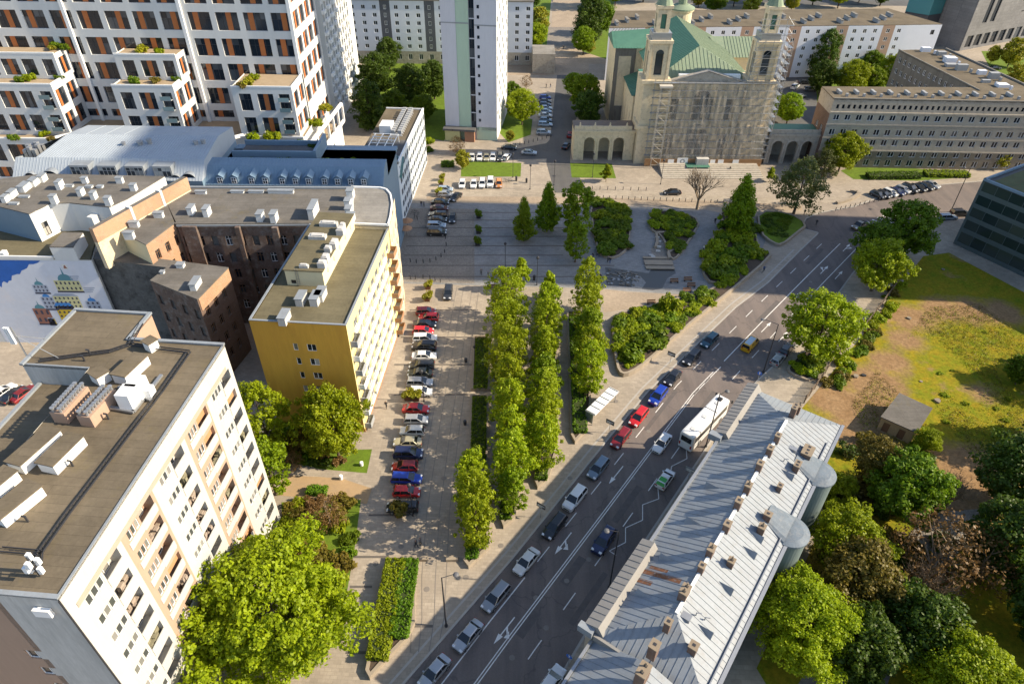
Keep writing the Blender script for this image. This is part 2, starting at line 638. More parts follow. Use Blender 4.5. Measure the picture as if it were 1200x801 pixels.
def mat_lot():
    """rough grass with bare sandy tracks"""
    m, nt, b = _new('lot_ground')
    v = coord(nt)
    a = noise(nt, v, 0.085, 6, .68)
    g = noise(nt, v, 0.35, 6, .75)
    f = noise(nt, v, 1.6, 8, .82)
    gr = mixcol(nt, ramp(nt, g, [(.35, 0.0), (.65, 1.0)]), (0.14, 0.185, 0.010), (0.29, 0.21, 0.016))
    dr = mixcol(nt, ramp(nt, g, [(.3, 0.0), (.7, 1.0)]), (0.235, 0.14, 0.066), (0.33, 0.215, 0.115))
    # trodden tracks: worn bare along a chain of places, with a ragged edge
    last = None
    for x, y, r_ in ((1075, 372, 3), (1060, 398, 3.2), (1042, 425, 3.6), (1025, 450, 5), (1000, 476, 5), (1028, 484, 5), (1012, 508, 5), (975, 468, 4), (1105, 362, 4), (1140, 364, 4.5), (1175, 366, 4), (1140, 555, 6), (1128, 590, 5), (1160, 545, 4), (1065, 373, 4), (1150, 460, 2)):
        d = N(nt, 'ShaderNodeVectorMath', operation='DISTANCE')
        nt.links.new(v, d.inputs[0])
        d.inputs[1].default_value = P(x, y, .02)
        q = N(nt, 'ShaderNodeMath', operation='SUBTRACT')
        nt.links.new(d.outputs['Value'], q.inputs[0])
        q.inputs[1].default_value = r_
        if last is not None:
            mn = N(nt, 'ShaderNodeMath', operation='SMOOTH_MIN')
            nt.links.new(last, mn.inputs[0])
            nt.links.new(q.outputs[0], mn.inputs[1])
            mn.inputs[2].default_value = 3.0
            last = mn.outputs[0]
        else:
            last = q.outputs[0]
    sg = N(nt, 'ShaderNodeMath', operation='MULTIPLY_ADD')
    nt.links.new(g, sg.inputs[0])
    sg.inputs[1].default_value = 9.0
    sg.inputs[2].default_value = -4.5
    ad = N(nt, 'ShaderNodeMath', operation='ADD')
    nt.links.new(last, ad.inputs[0])
    nt.links.new(sg.outputs[0], ad.inputs[1])
    mr = N(nt, 'ShaderNodeMapRange')
    mr.inputs[1].default_value, mr.inputs[2].default_value = 1.6, -1.2
    nt.links.new(ad.outputs[0], mr.inputs[0])
    c = mixcol(nt, ramp(nt, a, [(.56, 0.0), (.64, .8)]), gr, dr)
    c = mixcol(nt, mr.outputs[0], c, dr)
    c = mixcol(nt, 1.0, c, ramp(nt, f, [(.32, .5), (.68, 1.3)]), 'MULTIPLY')
    nt.links.new(c, b.inputs['Base Color'])
    b.inputs['Roughness'].default_value = 0.95
    b.inputs['Specular IOR Level'].default_value = 0.1
    MATS['lot_ground'] = m


mat_lot()
mat('lawn', (0.105, 0.165, 0.010), 0.95, 0.38, 0.5, dirt=(0.075, 0.095, 0.012))
mat('soil', (0.075, 0.055, 0.04), 0.95, 0.3, 0.8)
mat('bare_track', (0.33, 0.215, 0.115), 0.95, 0.28, 0.25, dirt=(0.20, 0.14, 0.05))

g = MB()
g.face([(-1500, -300, ZR - .02), (1500, -300, ZR - .02), (1500, 2500, ZR - .02), (-1500, 2500, ZR - .02)])
structure('ground', g, MATS['asphalt_grey'])

KL = [(-40, -1), (-20, 27), (-12.3, 37.6), (0.5, 54.8), (16.3, 77.8)] + [P2(x, y, ZR) for x, y in ((760, 459), (819, 402), (863, 360), (900, 332), (937, 295), (960, 273))] + [
      (70.5, 148.5), (73.5, 153.5), (78, 156.5), (88, 160), (100, 167.5), (112, 172.5), (140, 178), (220, 182)]
KR = [(-17, -1), (-2, 26), (12, 48.0), (24, 65), (38, 85.0), (45, 93), (58, 106), (75, 128), (84, 139), (92, 146.5), (103, 151.5),
      (120, 156), (150, 160), (220, 163)]


def sheet(name, pts, z, m, depth=0.0):
    mb = MB()
    if depth:
        mb.prism(pts, z - depth, z, 0, None, False)
    else:
        n = len(pts)
        ar = sum(pts[i][0] * pts[(i + 1) % n][1] - pts[(i + 1) % n][0] * pts[i][1] for i in range(n))
        mb.face([(*p, z) for p in (pts if ar > 0 else pts[::-1])])
    return structure(name, mb, MATS[m])


def pp(pts, z=0.0):
    return [P2(x, y, z) for x, y in pts]


# carriageway as a ribbon between the kerb lines
rd = MB()


def resample(line, n):
    L = [0]
    for a, b in zip(line[:-1], line[1:]):
        L.append(L[-1] + math.dist(a, b))
    out = []
    for k in range(n):
        t = L[-1] * k / (n - 1)
        i = max(j for j in range(len(L) - 1) if L[j] <= t + 1e-9)
        f = (t - L[i]) / (L[i + 1] - L[i])
        out.append((line[i][0] + (line[i + 1][0] - line[i][0]) * f, line[i][1] + (line[i + 1][1] - line[i][1]) * f))
    return out


a_, b_ = resample(KL, 60), resample(KR, 60)
for i in range(59):
    rd.face([(*b_[i], ZR), (*b_[i + 1], ZR), (*a_[i + 1], ZR), (*a_[i], ZR)])
structure('road', rd, MATS['asphalt'])

# pavement left of the street: everything up to the far streets
plaza = KL[:] + [(220, 380), (-330, 380), (-330, -1)]
sheet('plaza', plaza, 0.0, 'plaza_slabs', 0.13)
sheet('pavement', KR[::-1] + [(-17, -40), (300, -40), (300, 163)], 0.0, 'paving', 0.13)
kb = MB()
for line, s in ((KL, 1), (KR, -1)):
    for a, b in zip(line[:-1], line[1:]):
        kb.obox(a, b, 0.3, ZR - .01, 0.02, c=s * 0.12)
structure('kerb', kb, MATS['kerb_stone'])
# paler granite strip of the pavement behind the left kerb
ps = MB()
LV = MB()
for a, b in zip(KL[1:9], KL[2:10]):
    d = (Vector(b) - Vector(a)).normalized()
    n = Vector((-d.y, d.x))
    q = [Vector(a) + n * 1.2, Vector(b) + n * 1.2, Vector(b) + n * 1.5, Vector(a) + n * 1.5]
    ps.face([(*p, .006) for p in q])
structure('pavement_strip', ps, MATS['kerb_stone'])

# far streets
sheet('street', pp([(650, 226), (640, 190), (646, 150), (652, 95), (655, 70), (690, 70), (684, 110), (672, 150), (668, 190), (690, 226)]), 0.008, 'asphalt_grey')
sheet('street', pp([(596, 176), (640, 168), (650, 158), (662, 186), (640, 186), (600, 187)]), 0.012, 'asphalt_grey')
sheet('street', pp([(560, 75), (690, 75), (690, 88), (560, 88)]), 0.014, 'clinker')
sheet('street', pp([(600, 62), (760, 62), (760, 75), (600, 75)]), 0.010, 'clinker')
sheet('path', pp([(648, 0), (680, 0), (678, 60), (644, 60)]), 0.018, 'clinker')
sheet('path', pp([(643, 32), (676, 32), (676, 54), (641, 54)]), 0.024, 'setts')
sheet('street', pp([(500, 221), (560, 222), (640, 221), (690, 221), (780, 224), (880, 232), (985, 230), (985, 238), (930, 241), (700, 231), (520, 229)]), 0.006, 'paving')
sheet('path', pp([(690, 231), (860, 236), (940, 241), (940, 247), (840, 243), (700, 239), (500, 236), (500, 230)]), 0.010, 'clinker')
sheet('path', pp([(700, 338), (735, 342), (800, 345), (818, 343), (765, 356), (735, 362), (708, 366)]), 0.010, 'clinker')
sheet('parking', pp([(505, 208), (612, 208), (612, 220), (505, 220)]), 0.014, 'paving')
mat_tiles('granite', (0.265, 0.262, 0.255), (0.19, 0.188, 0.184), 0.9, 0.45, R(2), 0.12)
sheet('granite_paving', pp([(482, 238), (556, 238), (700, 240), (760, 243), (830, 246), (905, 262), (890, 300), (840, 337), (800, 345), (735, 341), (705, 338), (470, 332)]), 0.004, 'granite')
sheet('parking', pp([(470, 244), (556, 245), (556, 332), (470, 330)]), 0.008, 'setts')
sheet('path', pp([(332, 556), (400, 560), (436, 572), (430, 590), (395, 586), (325, 580)]), 0.012, 'sand_path')
for pts in ([(541, 189), (611, 191), (610, 207), (540, 207)], [(668, 191), (717, 192), (722, 209), (670, 208)],
            [(395, 588), (423, 585), (416, 640), (402, 720), (330, 720), (330, 588)], [(405, 527), (436, 526), (430, 554), (372, 549), (345, 540), (330, 500), (405, 500)],
            [(592, 130), (624, 140), (622, 158), (596, 167), (580, 150)], [(590, 0), (646, 0), (640, 60), (600, 60)], [(684, 0), (720, 0), (712, 70), (682, 60)],
            [(430, 60), (590, 70), (520, 165), (420, 150)], [(955, 85), (1060, 88), (1050, 140), (960, 150)],
            [(985, 200), (1010, 192), (1100, 200), (1130, 208), (1075, 212), (1000, 210)], [(1150, 60), (1240, 60), (1240, 108), (1170, 100)]):
    sheet('lawn', pp(pts), 0.016, 'lawn')

sheet('parking', pp([(905, 76), (955, 78), (962, 120), (955, 152), (900, 152)]), 0.012, 'asphalt_grey')
# dark cross bands of the plaza paving and the old tram rails
st = MB()
for y, x0, x1 in ((249, 500, 700), (258, 497, 690), (267, 482, 690), (277, 479, 690), (288, 476, 690), (299, 473, 660), (311, 470, 720), (324, 470, 720),
                  (363, 480, 560), (395, 470, 560), (427, 462, 553), (462, 455, 553), (603, 432, 480), (652, 405, 466), (687, 410, 436), (724, 408, 436),
                  (733, 481, 508), (764, 405, 432)):
    a, b = P2(x0, y), P2(x1, y)
    st.obox(a, b, 0.36, 0.0, 0.012)
structure('paving_band', st, MATS['dark_stripe'])
rl = MB()
for xs in ((545, 530, 512), (552, 541, 521), (568, 556, 531), (562, 548, 526)):
    pass
for dx in (0, 1.45, 3.3, 4.75):
    pts = [(-11.9 + dx, 121), (-12.6 + dx, 100), (-13.3 + dx, 80), (-13.6 + dx, 62), (-13.2 + dx, 52), (-12.3 + dx * .85, 46), (-12 + dx * .7, 41.5)]
    for a, b in zip(pts[:-1], pts[1:]):
        rl.obox(a, b, 0.10, 0.0, 0.016)
structure('tram_rail', rl, MATS['rail_steel'])
br_ = MB()
for y, x0, x1 in ((654, 488, 500), (655, 523, 537)):
    br_.obox(P2(x0, y), P2(x1, y), 0.7, 0.0, 0.35)

# road markings, thin painted sheets
CEN = [(-14, 23), (0.4, 43.9), (13.8, 62.7), (32.2, 88.7), (51.9, 111.9), (66, 128.2), (77.5, 141.3)]
mk = MB()


def along(line, off):
    out = []
    for i, p in enumerate(line):
        a = Vector(line[max(0, i - 1)])
        b = Vector(line[min(len(line) - 1, i + 1)])
        d = (b - a).normalized()
        out.append((p[0] + d.y * off, p[1] - d.x * off))
    return out


def stroke(mb, line, w, z=ZR + .008, dash=None, start=0.0, end=1e9):
    pos = 0.0
    for a, b in zip(line[:-1], line[1:]):
        L = math.dist(a, b)
        a_v, d = Vector(a), (Vector(b) - Vector(a)).normalized()
        n = Vector((-d.y, d.x)) * w / 2
        segs = [(0, L)] if not dash else []
        if dash:
            per = dash[0] + dash[1]
            k = math.floor(pos / per) * per - pos
            while k < L:
                s0, s1 = max(0, k), min(L, k + dash[0])
                if s1 > s0:
                    segs.append((s0, s1))
                k += per
        for s0, s1 in segs:
            s0, s1 = max(s0, start - pos), min(s1, end - pos)
            if s1 > s0:
                q = [a_v + d * s0 - n, a_v + d * s1 - n, a_v + d * s1 + n, a_v + d * s0 + n]
                mb.face([(*p, z) for p in q])
        pos += L


stroke(mk, along(CEN, -.17), 0.13, end=88)
stroke(mk, along(CEN, .17), 0.13, end=88)
stroke(mk, along(CEN, -.1), 0.16, start=92)
stroke(mk, along(CEN, .2), 0.16, dash=(2, 2), start=78, end=92)
stroke(mk, along(CEN, -3.3), 0.13, dash=(3, 4.2), start=36)
stroke(mk, along(CEN, -3.3), 0.16, start=2, end=33)
stroke(mk, along(CEN, 3.4), 0.13, dash=(3, 5.0), end=122)
stroke(mk, along(CEN, 3.6), 0.15, start=122)
structure('lane_marking', mk, MATS['paint_white'])
zz = MB()
for pts in ([(804, 524), (805, 537), (787, 546), (786, 552), (772, 572)], [(771, 572), (772, 584), (753, 591), (753, 609), (733, 618), (733, 635), (714, 645), (722, 650)]):
    stroke(zz, pp(pts, ZR), 0.12)
structure('bus_stop_marking', zz, MATS['paint_white'])


def arrow(px, py, az, turn, s=.85):
    mb = MB()
    S = lambda *q: mb.face([(x * s, y * s, 0) for x, y in q])
    S((-.09, -2.6), (.09, -2.6), (.09, .9), (-.09, .9))
    S((-.42, .9), (.42, .9), (0, 2.6))
    if turn:
        S((.09 * turn, -.8), (.75 * turn, .1), (.75 * turn, .45), (.09 * turn, -.35))
        S((.62 * turn, -.35), (1.35 * turn, .6), (.62 * turn, 1.0))
    p = P(px, py, ZR + .009)
    structure('turn_arrow', mb, MATS['paint_white'], loc=p, rz=-R(az))


arrow(591, 738, 216, -1)
arrow(660, 636, 215, -1)
arrow(722, 556, 216, 0)
arrow(992, 290, 41, 1)
arrow(966, 316, 41, -1)
arrow(983, 322, 41, 0)
arrow(934, 347, 41, 0)
arrow(898, 383, 41, 0)
arrow(918, 394, 41, 1)
zb = MB()
for k in range(8):
    a = Vector(P2(1010 + k * 6, 262 - k * 2.4, ZR))
    zb.obox(a, a + Vector((2.6, -2.8)), .5, ZR, ZR + .008)
structure('crossing_marking', zb, MATS['paint_white'])

# manhole covers, gully grates and darker repair patches
mh = MB()
for x, y in ((628, 700), (664, 680), (600, 770), (742, 560), (690, 655), (560, 800), (760, 505), (850, 440), (905, 395), (950, 330), (860, 355), (640, 735)):
    p = P(x, y, ZR)
    mh.face([(p.x + .36 * math.cos(t), p.y + .36 * math.sin(t), ZR + .006) for t in [math.pi * k / 7 for k in range(14)]])
for x, y in ((587, 639), (546, 676), (440, 660), (530, 352), (500, 690), (668, 560), (722, 470), (520, 560), (470, 640), (700, 470)):
    p = P(x, y)
    mh.face([(p.x + .4 * math.cos(t), p.y + .4 * math.sin(t), .022) for t in [math.pi * k / 7 for k in range(14)]])
structure('manhole_cover', mh, MATS['rail_steel'])
mat('asphalt_patch', (.118, .102, .094), .85, .25, 1.0)
pa = MB()
for x, y, w, L, az in ((672, 668, 1.2, 5, 35), (735, 590, 1.0, 8, 35), (690, 700, .8, 9, 35), (830, 470, 1.1, 6, 36), (775, 480, .7, 12, 35), (900, 365, 1.0, 10, 41), (618, 730, 1.4, 4, 35), (955, 300, .8, 9, 41)):
    p = P(x, y, ZR)
    d = Vector((math.sin(R(az)), math.cos(R(az))))
    pa.obox(p.xy - d * L / 2, p.xy + d * L / 2, w, ZR - .01, ZR + .004)
structure('road_patch', pa, MATS['asphalt_patch'])

# rough plot on the right
lot = pp([(940, 478), (962, 452), (1018, 384), (1045, 347), (1082, 300), (1112, 296), (1205, 345)]) + [(130, 118), (135, 60), (120, 20), (40, 10), (30, 40), (46, 62)]
sheet('waste_ground', lot, 0.02, 'lot_ground')
sheet('path', pp([(1085, 600), (1150, 596), (1130, 640), (1075, 700), (1040, 801), (1000, 860), (900, 860), (960, 760), (1040, 660)]), 0.034, 'setts')

# ------------------------------------------------------------------ buildings of the left half
PVC = (1, 'pvc_white', 'glass', .07)
PVCL = (1, 'pvc_white', 'glass_sky', .06)
mat_glass('glass_sky', (.06, .065, .065), (.26, .25, .23), .45, .1)  # dark tone raised to grey in place of reflected sky
PVC2 = (2, 'pvc_white', 'glass', .07)
PVC3 = (3, 'pvc_white', 'glass', .06)
OLDW = (2, 'brown_wood', 'glass_dark', .09, .66)
OLDWH = (2, 'pvc_white', 'glass_dark', .08, .66)
DARK2 = (2, 'dark_frame', 'glass_dark', .06)


def even(L, pitch, w, m0=None):
    n = max(1, int((L - (0 if m0 is None else 2 * m0)) / pitch + 0.3))
    m = (L - (n - 1) * pitch) / 2 if m0 is None else m0
    return [(m + i * pitch - w / 2, m + i * pitch + w / 2) for i in range(n)]


def rows_down(top, step, h, n):
    return [(top - step * k - h, top - step * k) for k in range(n)][::-1]


def body(b, mb, poly, z0, z1, spec=None, mi=0, roof=None):
    """walls of a closed plan (counter-clockwise, local), spec[i] = facade arguments for edge i"""
    spec = spec or {}
    n = len(poly)
    for i in range(n):
        A, B = poly[i], poly[(i + 1) % n]
        a = spec.get(i, {})
        b.facade(mb, A, B, z0, z1, mi=a.get('mi', mi), **{k: v for k, v in a.items() if k != 'mi'})


def parapet(mb, poly, z0, z1, t=0.3, mi=0):
    n = len(poly)
    for i in range(n):
        A, B = Vector(poly[i]), Vector(poly[(i + 1) % n])
        d = (B - A).normalized()
        e = t * 0.98 if i % 2 else 0
        mb.obox(A + d * e, B - d * e, t, z0, z1, mi, c=t / 2 - .06)


def flat_roof(poly, z, th=0.25):
    mb = MB()
    mb.prism(poly, z - th, z)
    return mb


def person_height():
    return 1.75


# ---- tall white and salmon block in the lower left corner
b = Bld('apartment_block', 'tall white and salmon apartment block with vent boxes and cable tray on its roof', -35.4, 29.0, 4.3)
mat('brown_strip', (0.36, 0.30, 0.24), 0.85, 0.1, 1.0)
mat('brown_panel', (0.30, 0.16, 0.10), 0.7, 0.15, 1.0)
mat('loggia_wood', (0.40, 0.22, 0.11), 0.7, 0.25, 2.0)
BW, BLn, BH = 13.0, 31.8, 32.5
wl = MB()
secs = [(0, 7.4, 0, 1.7, 4.3, 6.7), (7.4, 13.1, 1, .8, 2.9, 5.25), (13.1, 19.9, 0, 1.3, 3.7, 6.0), (19.9, 25.3, 1, .7, 2.7, 5.0), (25.3, 31.8, 0, 1.2, 3.6, 5.8)]
RW = rows_down(29.45, 3.05, 1.2, 10)
RLG = rows_down(29.55, 3.05, 2.35, 10)
loggias = []
for si, (u0, u1, mi, wa, la, lb) in enumerate(secs):
    A, B = (0, u0), (0, u0 + la - .1)
    cw = (la - .2 - wa) / 3
    cols = [(wa + k * cw + .03, wa + (k + 1) * cw - .07) for k in range(3)]
    b.facade(wl, A, B, 0, 29.75, cols, RW, .16, mi, PVCL)
    h, pt = b.facade(wl, (0, u0 + la - .1), (0, u1), 0, 29.75, [(.1, lb - la + .1)], RLG, 1.25, mi, back=mi)
    for (_, j, a0, a1, za, zb_) in h:
        loggias.append((si, mi, u0 + la - .1 + a0, u0 + la - .1 + a1, za, zb_, j, wa + u0))
rng = random.Random(3)
lgp = {}
for (si, mi, a0, a1, za, zb_, j, ws) in loggias:
    m = MB()
    m.box(-.02, .07, a0 - .02, a1 + .02, za - .1, za + 1.02)
    b.part('balcony', m, MATS['warm_white'])
    # door and window at the back of the loggia
    b.wins.append((Vector((-1.2, a0 + .25, za + .05)), R(90), 1.7, 2.1, (2, 'pvc_white', 'glass', .07, .45)))
    r = rng.random()
    if r < .2:
        w_ = MB()
        w_.box(-.5, -.42, a0 + .02, a1 - .02, za + 1.0, zb_ - .02)
        b.part('balcony_screen', w_, MATS['loggia_wood'])
    elif r < .55:
        w_ = MB()
        for q in range(9):
            y = rng.uniform(a0 + .2, a1 - .2)
            x = rng.uniform(-.9, -.15)
            s_ = rng.uniform(.12, .34)
            w_.box(x - s_, x + s_ * .4, y - s_, y + s_, za + .2, za + rng.uniform(.7, 1.55))
        b.part('balcony_clutter', w_, mat(rng.choice(['pot_plants', 'folded_chairs']), (0.22, 0.20, 0.13) if rng.random() < .5 else (0.30, 0.24, 0.19), .8, .4, 3.0))
for (u0, u1, mi, wa, la, lb) in secs:
    if mi == 1:                              # white spandrels run through the salmon bays
        for za, zb_ in RW:
            m = MB()
            m.box(-.02, .06, u0 + wa - .25, u0 + lb + .1, za - 1.0, za - .06)
            b.part('spandrel', m, MATS['warm_white'])
    else:
        for za, zb_ in RW[::3]:
            pass
b.facade(wl, (0, 0), (0, BLn), 29.75, BH)
# south end: bare concrete, a window strip, salmon wing wall
b.facade(wl, (-5.95, 0), (0, 0), 0, BH, mi=2)
b.facade(wl, (-7.25, .25), (-5.95, .25), 0, BH, [(.12, 1.18)], rows_down(29.3, 3.05, 1.3, 10), .15, 3, PVC2)
b.facade(wl, (-BW, 0), (-7.25, 0), 0, BH, [(5.9, 7.6)], rows_down(23.2, 3.05, 1.4, 7), .2, 1, PVC2)
wl.face([(-5.95, 0, 0), (-5.95, .25, 0), (-5.95, .25, BH), (-5.95, 0, BH)], 2)
b.facade(wl, (0, BLn), (-11.2, BLn), 0, BH, mi=0)
b.facade(wl, (-11.2, BLn), (-11.2, 36.7), 0, BH, mi=1)
b.facade(wl, (-11.2, 36.7), (-20.7, 36.7), 0, BH, mi=0)
b.facade(wl, (-20.7, 36.7), (-20.7, 26.4), 0, BH, mi=2)
b.facade(wl, (-20.7, 26.4), (-BW, 26.4), 0, BH, mi=2)
b.facade(wl, (-BW, 26.4), (-BW, 0), 0, BH, mi=2)
b.facade(wl, (-19.8, 26.4), (-19.8, 0), 0, 29.8, mi=2)
b.facade(wl, (-19.8, 0), (-BW, 0), 0, 29.8, mi=1)
b.part('wall', wl, [MATS['warm_white'], MATS['salmon_render'], MATS['grey_concrete'], MATS['brown_panel']])
fz = MB()
fz.box(0.0, .05, .9, BLn - 1.2, 29.62, 30.2)
b.part('frieze', fz, MATS['brown_strip'])
dp = MB()
dp.tube((.08, -.12, 0), (.08, -.12, BH - .2), .09)
b.part('drainpipe', dp, MATS['dark_metal'])
fl = MB()
fl.box(-2.6, -1.2, -.42, -.05, 30.1, 31.0)
b.part('floodlight', fl, MATS['pvc_white'])
LP = [(-BW, 0), (0, 0), (0, BLn), (-11.2, BLn), (-11.2, 36.7), (-20.7, 36.7), (-20.7, 26.4), (-BW, 26.4)]
rf = b.part('roof', flat_roof(LP, BH - .05), MATS['felt_brown'])
lr = b.part('lower_roof', flat_roof([(-19.8, 0), (-BW, 0), (-BW, 26.35), (-19.8, 26.35)], 29.75), MATS['felt_brown'])
cp = MB()
cp.obox((-19.7, 0), (-19.7, 26.3), .4, 29.7, 30.0)
cp.obox((-BW, .1), (.05, .1), .42, BH, BH + .12)
cp.obox((-.06, .32), (-.06, BLn - .3), .22, BH, BH + .08)
for A, B in (((-11.3, BLn - .1), (.05, BLn - .1)), ((-11.3, 31.5), (-11.3, 36.8)), ((-11.6, 36.6), (-20.8, 36.6)), ((-20.6, 36.3), (-20.6, 26.2))):
    cp.obox(A, B, .42, BH, BH + .24)
cp.obox((-20.3, 26.5), (-BW, 26.5), .2, BH, BH + .06)
b.part('coping', cp, MATS['zinc'], parent=rf)


def roof_line(px0, px1, w, h, mats, name, z, cap=None, lip=.12):
    """long ventilation box on the roof between two photo pixels (top edge)"""
    m = MB()
    A, B = b.loc(*px0, z + h), b.loc(*px1, z + h)
    m.obox(A, B, w, z - .05, z + h)
    if cap is not None:
        d = (Vector(B[:2]) - Vector(A[:2])).normalized() * lip
        m.obox(Vector(A[:2]) - d, Vector(B[:2]) + d, w + 2 * lip, z + h, z + h + .12, 1)
    return b.part(name, m, mats, parent=rf)


WT_, FB = MATS['white_trim'], MATS['felt_brown']
for a, c, w_ in (((15, 543), (62, 502), 1.7), ((52, 544), (88, 509), 1.8), ((-8, 604), (40, 566), 1.8), ((138, 440), (165, 415), 1.7), ((108, 440), (122, 432), 1.6), ((170, 402), (180, 396), 1.2), ((-14, 570), (12, 549), 1.6)):
    roof_line(a, c, w_, 1.15, [WT_, FB], 'vent_box', BH, 1)
for a, c in (((66, 484), (95, 452)), ((97, 488), (128, 455))):
    m = MB()
    A, B = b.loc(*a, BH + 1.35), b.loc(*c, BH + 1.35)
    m.obox(A, B, 1.5, BH - .05, BH + 1.35, 0)
    d = (B - A)
    for k in range(10):
        p = A + d * ((k + .5) / 10)
        for s_ in (-.38, .38):
            m.tube((p.x + s_, p.y, BH + 1.3), (p.x + s_, p.y, BH + 1.85), .14, .14, 6, 1)
            m.tube((p.x + s_, p.y, BH + 1.85), (p.x + s_, p.y, BH + 1.95), .24, .24, 6, 1)
    b.part('chimney', m, [MATS['salmon_render'], MATS['grey_metal']], parent=rf)
m = MB()
for (x, y), (sx, sy, h) in (((150, 464), (.7, .9, 2.2)), ((161, 453), (.7, .9, 2.2)), ((174, 458), (.45, .5, 1.3)), ((166, 460), (.4, .7, 1.0))):
    p = b.loc(x, y, BH + h * .6)
    m.box(p.x - sx, p.x + sx, p.y - sy, p.y + sy, BH + .35, BH + h)
for a, c in (((125, 478), (158, 484)), ((157, 484), (190, 441)), ((140, 455), (178, 470)), ((132, 470), (165, 446))):
    m.obox(b.loc(*a, BH), b.loc(*c, BH), .35, BH + .1, BH + .35, 1)
for k in range(9):
    p = b.loc(133 + k * 3.2, 458 + (k % 3) * 4, BH + .6)
    m.tube((p.x, p.y, BH), (p.x, p.y, BH + 1.0), .08, .08, 5, 1)
b.part('air_handler', m, [MATS['pvc_white'], MATS['grey_metal']], parent=rf)
m = MB()
for pts in ([(78, 601), (140, 520), (190, 455), (221, 411)], [(221, 411), (180, 406), (152, 402), (128, 410), (45, 421)], [(152, 402), (165, 378)], [(46, 646), (0, 642)], [(46, 646), (78, 601)], [(46, 646), (44, 668)]):
    for a, c in zip(pts[:-1], pts[1:]):
        A, B = b.loc(*a, BH + .3), b.loc(*c, BH + .3)
        if a[1] < 425 and a[0] < 190:
            pass
        for s_ in (-.22, .22):
            m.obox(A, B, .07, BH + .12, BH + .26, 0, c=s_)
        L = (B - A).length
        for k in range(int(L / .5)):
            p = A + (B - A) * (k * .5 / L)
            m.obox((p.x - .22, p.y), (p.x + .22, p.y), .05, BH + .13, BH + .18)
b.part('cable_tray', m, MATS['dark_metal'], parent=rf)
for x, y in ((84, 543), (70, 548), (31, 608), (162, 427), (98, 420), (105, 413), (126, 488)):
    m = MB()
    p = b.loc(x, y, BH + .3)
    m.tube((p.x, p.y, BH - .05), (p.x, p.y, BH + .7), .1)
    m.tube((p.x + .05, p.y, BH + .66), (p.x - .3, p.y, BH + .72), .1)
    b.part('vent_pipe', m, MATS['dark_metal'], parent=rf)
m = MB()
p = b.loc(42, 668, BH + .8)
m.tube((p.x, p.y, BH), (p.x, p.y, BH + 2.6), .06)
for k in range(6):
    t = k * 1.05
    q = Vector((p.x + .45 * math.cos(t), p.y + .45 * math.sin(t), BH + .9 + (k % 3) * .6))
    m.tube(p + Vector((0, 0, q.z - p.z)), q, .03)
    m.box(q.x - .16, q.x + .16, q.y - .16, q.y + .16, q.z - .35, q.z + .35, 1)
b.part('antenna', m, [MATS['dark_metal'], MATS['pvc_white']], parent=rf)
hz_, hs = BH, rf
m = MB()
p = b.loc(32, 418, hz_)
m.tube((p.x, p.y, hz_), (p.x, p.y, hz_ + 4.2), .09)
for s_ in (-.22, 0, .22):
    m.box(p.x - .55 + s_, p.x - .4 + s_, p.y - .3, p.y - .05, hz_ + 2.0, hz_ + 4.2, 1)
m.tube((p.x, p.y, hz_ + 3.0), tuple(b.loc(70, 420, hz_)), .04)
m.tube((p.x, p.y, hz_ + 3.0), tuple(b.loc(56, 397, hz_)), .04)
b.part('antenna_mast', m, [MATS['grey_metal'], MATS['pvc_white']], parent=hs)
b.flush(95)

# ---- ochre block
b = Bld('apartment_block', 'long yellow ochre apartment block with a cream stair housing on its flat roof', -24.0, 78.3, 3.9)
YW, YL, YH = 14.4, 28.6, 22.0
wl = MB()
b.facade(wl, (-YW, 0), (-7, 0), 0, YH, [(5.75, 6.45)], rows_down(18.1, 2.8, 1.3, 6), .16, 0, PVC)
b.facade(wl, (-7, 0), (0, 0), 0, YH, [(.45, 1.85)], rows_down(18.1, 2.8, 1.3, 6), .16, 0, PVC2)
YR = rows_down(20.2, 2.85, 1.5, 7)
ycols = [(3.2 + 2.72 * k, 3.2 + 2.72 * k + 1.9) for k in range(9)]
b.facade(wl, (0, 0), (0, YL), 0, YH, ycols, YR, .2, 1, PVC3)
b.facade(wl, (0, YL), (-YW, YL), 0, YH, mi=0)
b.facade(wl, (-YW, YL), (-YW, 0), 0, YH, mi=0)
b.part('wall', wl, [MATS['ochre_render'], MATS['pale_yellow_render']])
mat('brown_balcony', (0.36, 0.20, 0.11), .7, .15, 1.0)
mat('mid_grey', (0.30, 0.31, 0.32), .8, .12, 1.0)
for j, (za, zb_) in enumerate(YR):
    for k, (c0, c1) in enumerate(ycols):
        if k == 8:
            continue
        m = MB()
        m.box(-.02, .16, c0 - .32, c1 + .32, za - .92, za - .08)
        b.part('window_box', m, MATS['white_render'])
    # corner balconies at the near end, stacked balconies at the far end
    for y0, y1, mm, dx in ((.35, 2.5, 'white_trim' if j % 2 else 'mid_grey', 1.1), (25.3, 27.9, 'brown_balcony', 1.25)):
        m = MB()
        z = za - 1.05
        m.box(0, dx, y0, y1, z, z + .14, 1)
        m.box(dx - .06, dx, y0, y1, z + .14, z + 1.1)
        m.box(.02, dx - .06, y0, y0 + .05, z + .14, z + 1.1)
        m.box(.02, dx - .06, y1 - .05, y1, z + .14, z + 1.1)
        if y0 < 1:
            m.box(.1, dx - .15, y0 + .1, y0 + .5, z + .14, z + .8, 1)
            for q in range(3):
                m.tube((dx * .5, y0 + .5 + q * .5, z + .14), (dx * .45, y0 + .6 + q * .5, z + 1.6), .05, .03, 5, 1)
        b.part('balcony', m, [MATS[mm], MATS['mid_grey']])
b.wins += [(Vector((-.05, .5, za - .9)), R(90), 1.7, 2.2, (2, 'pvc_white', 'glass', .07)) for za, _ in YR]
pl = MB()
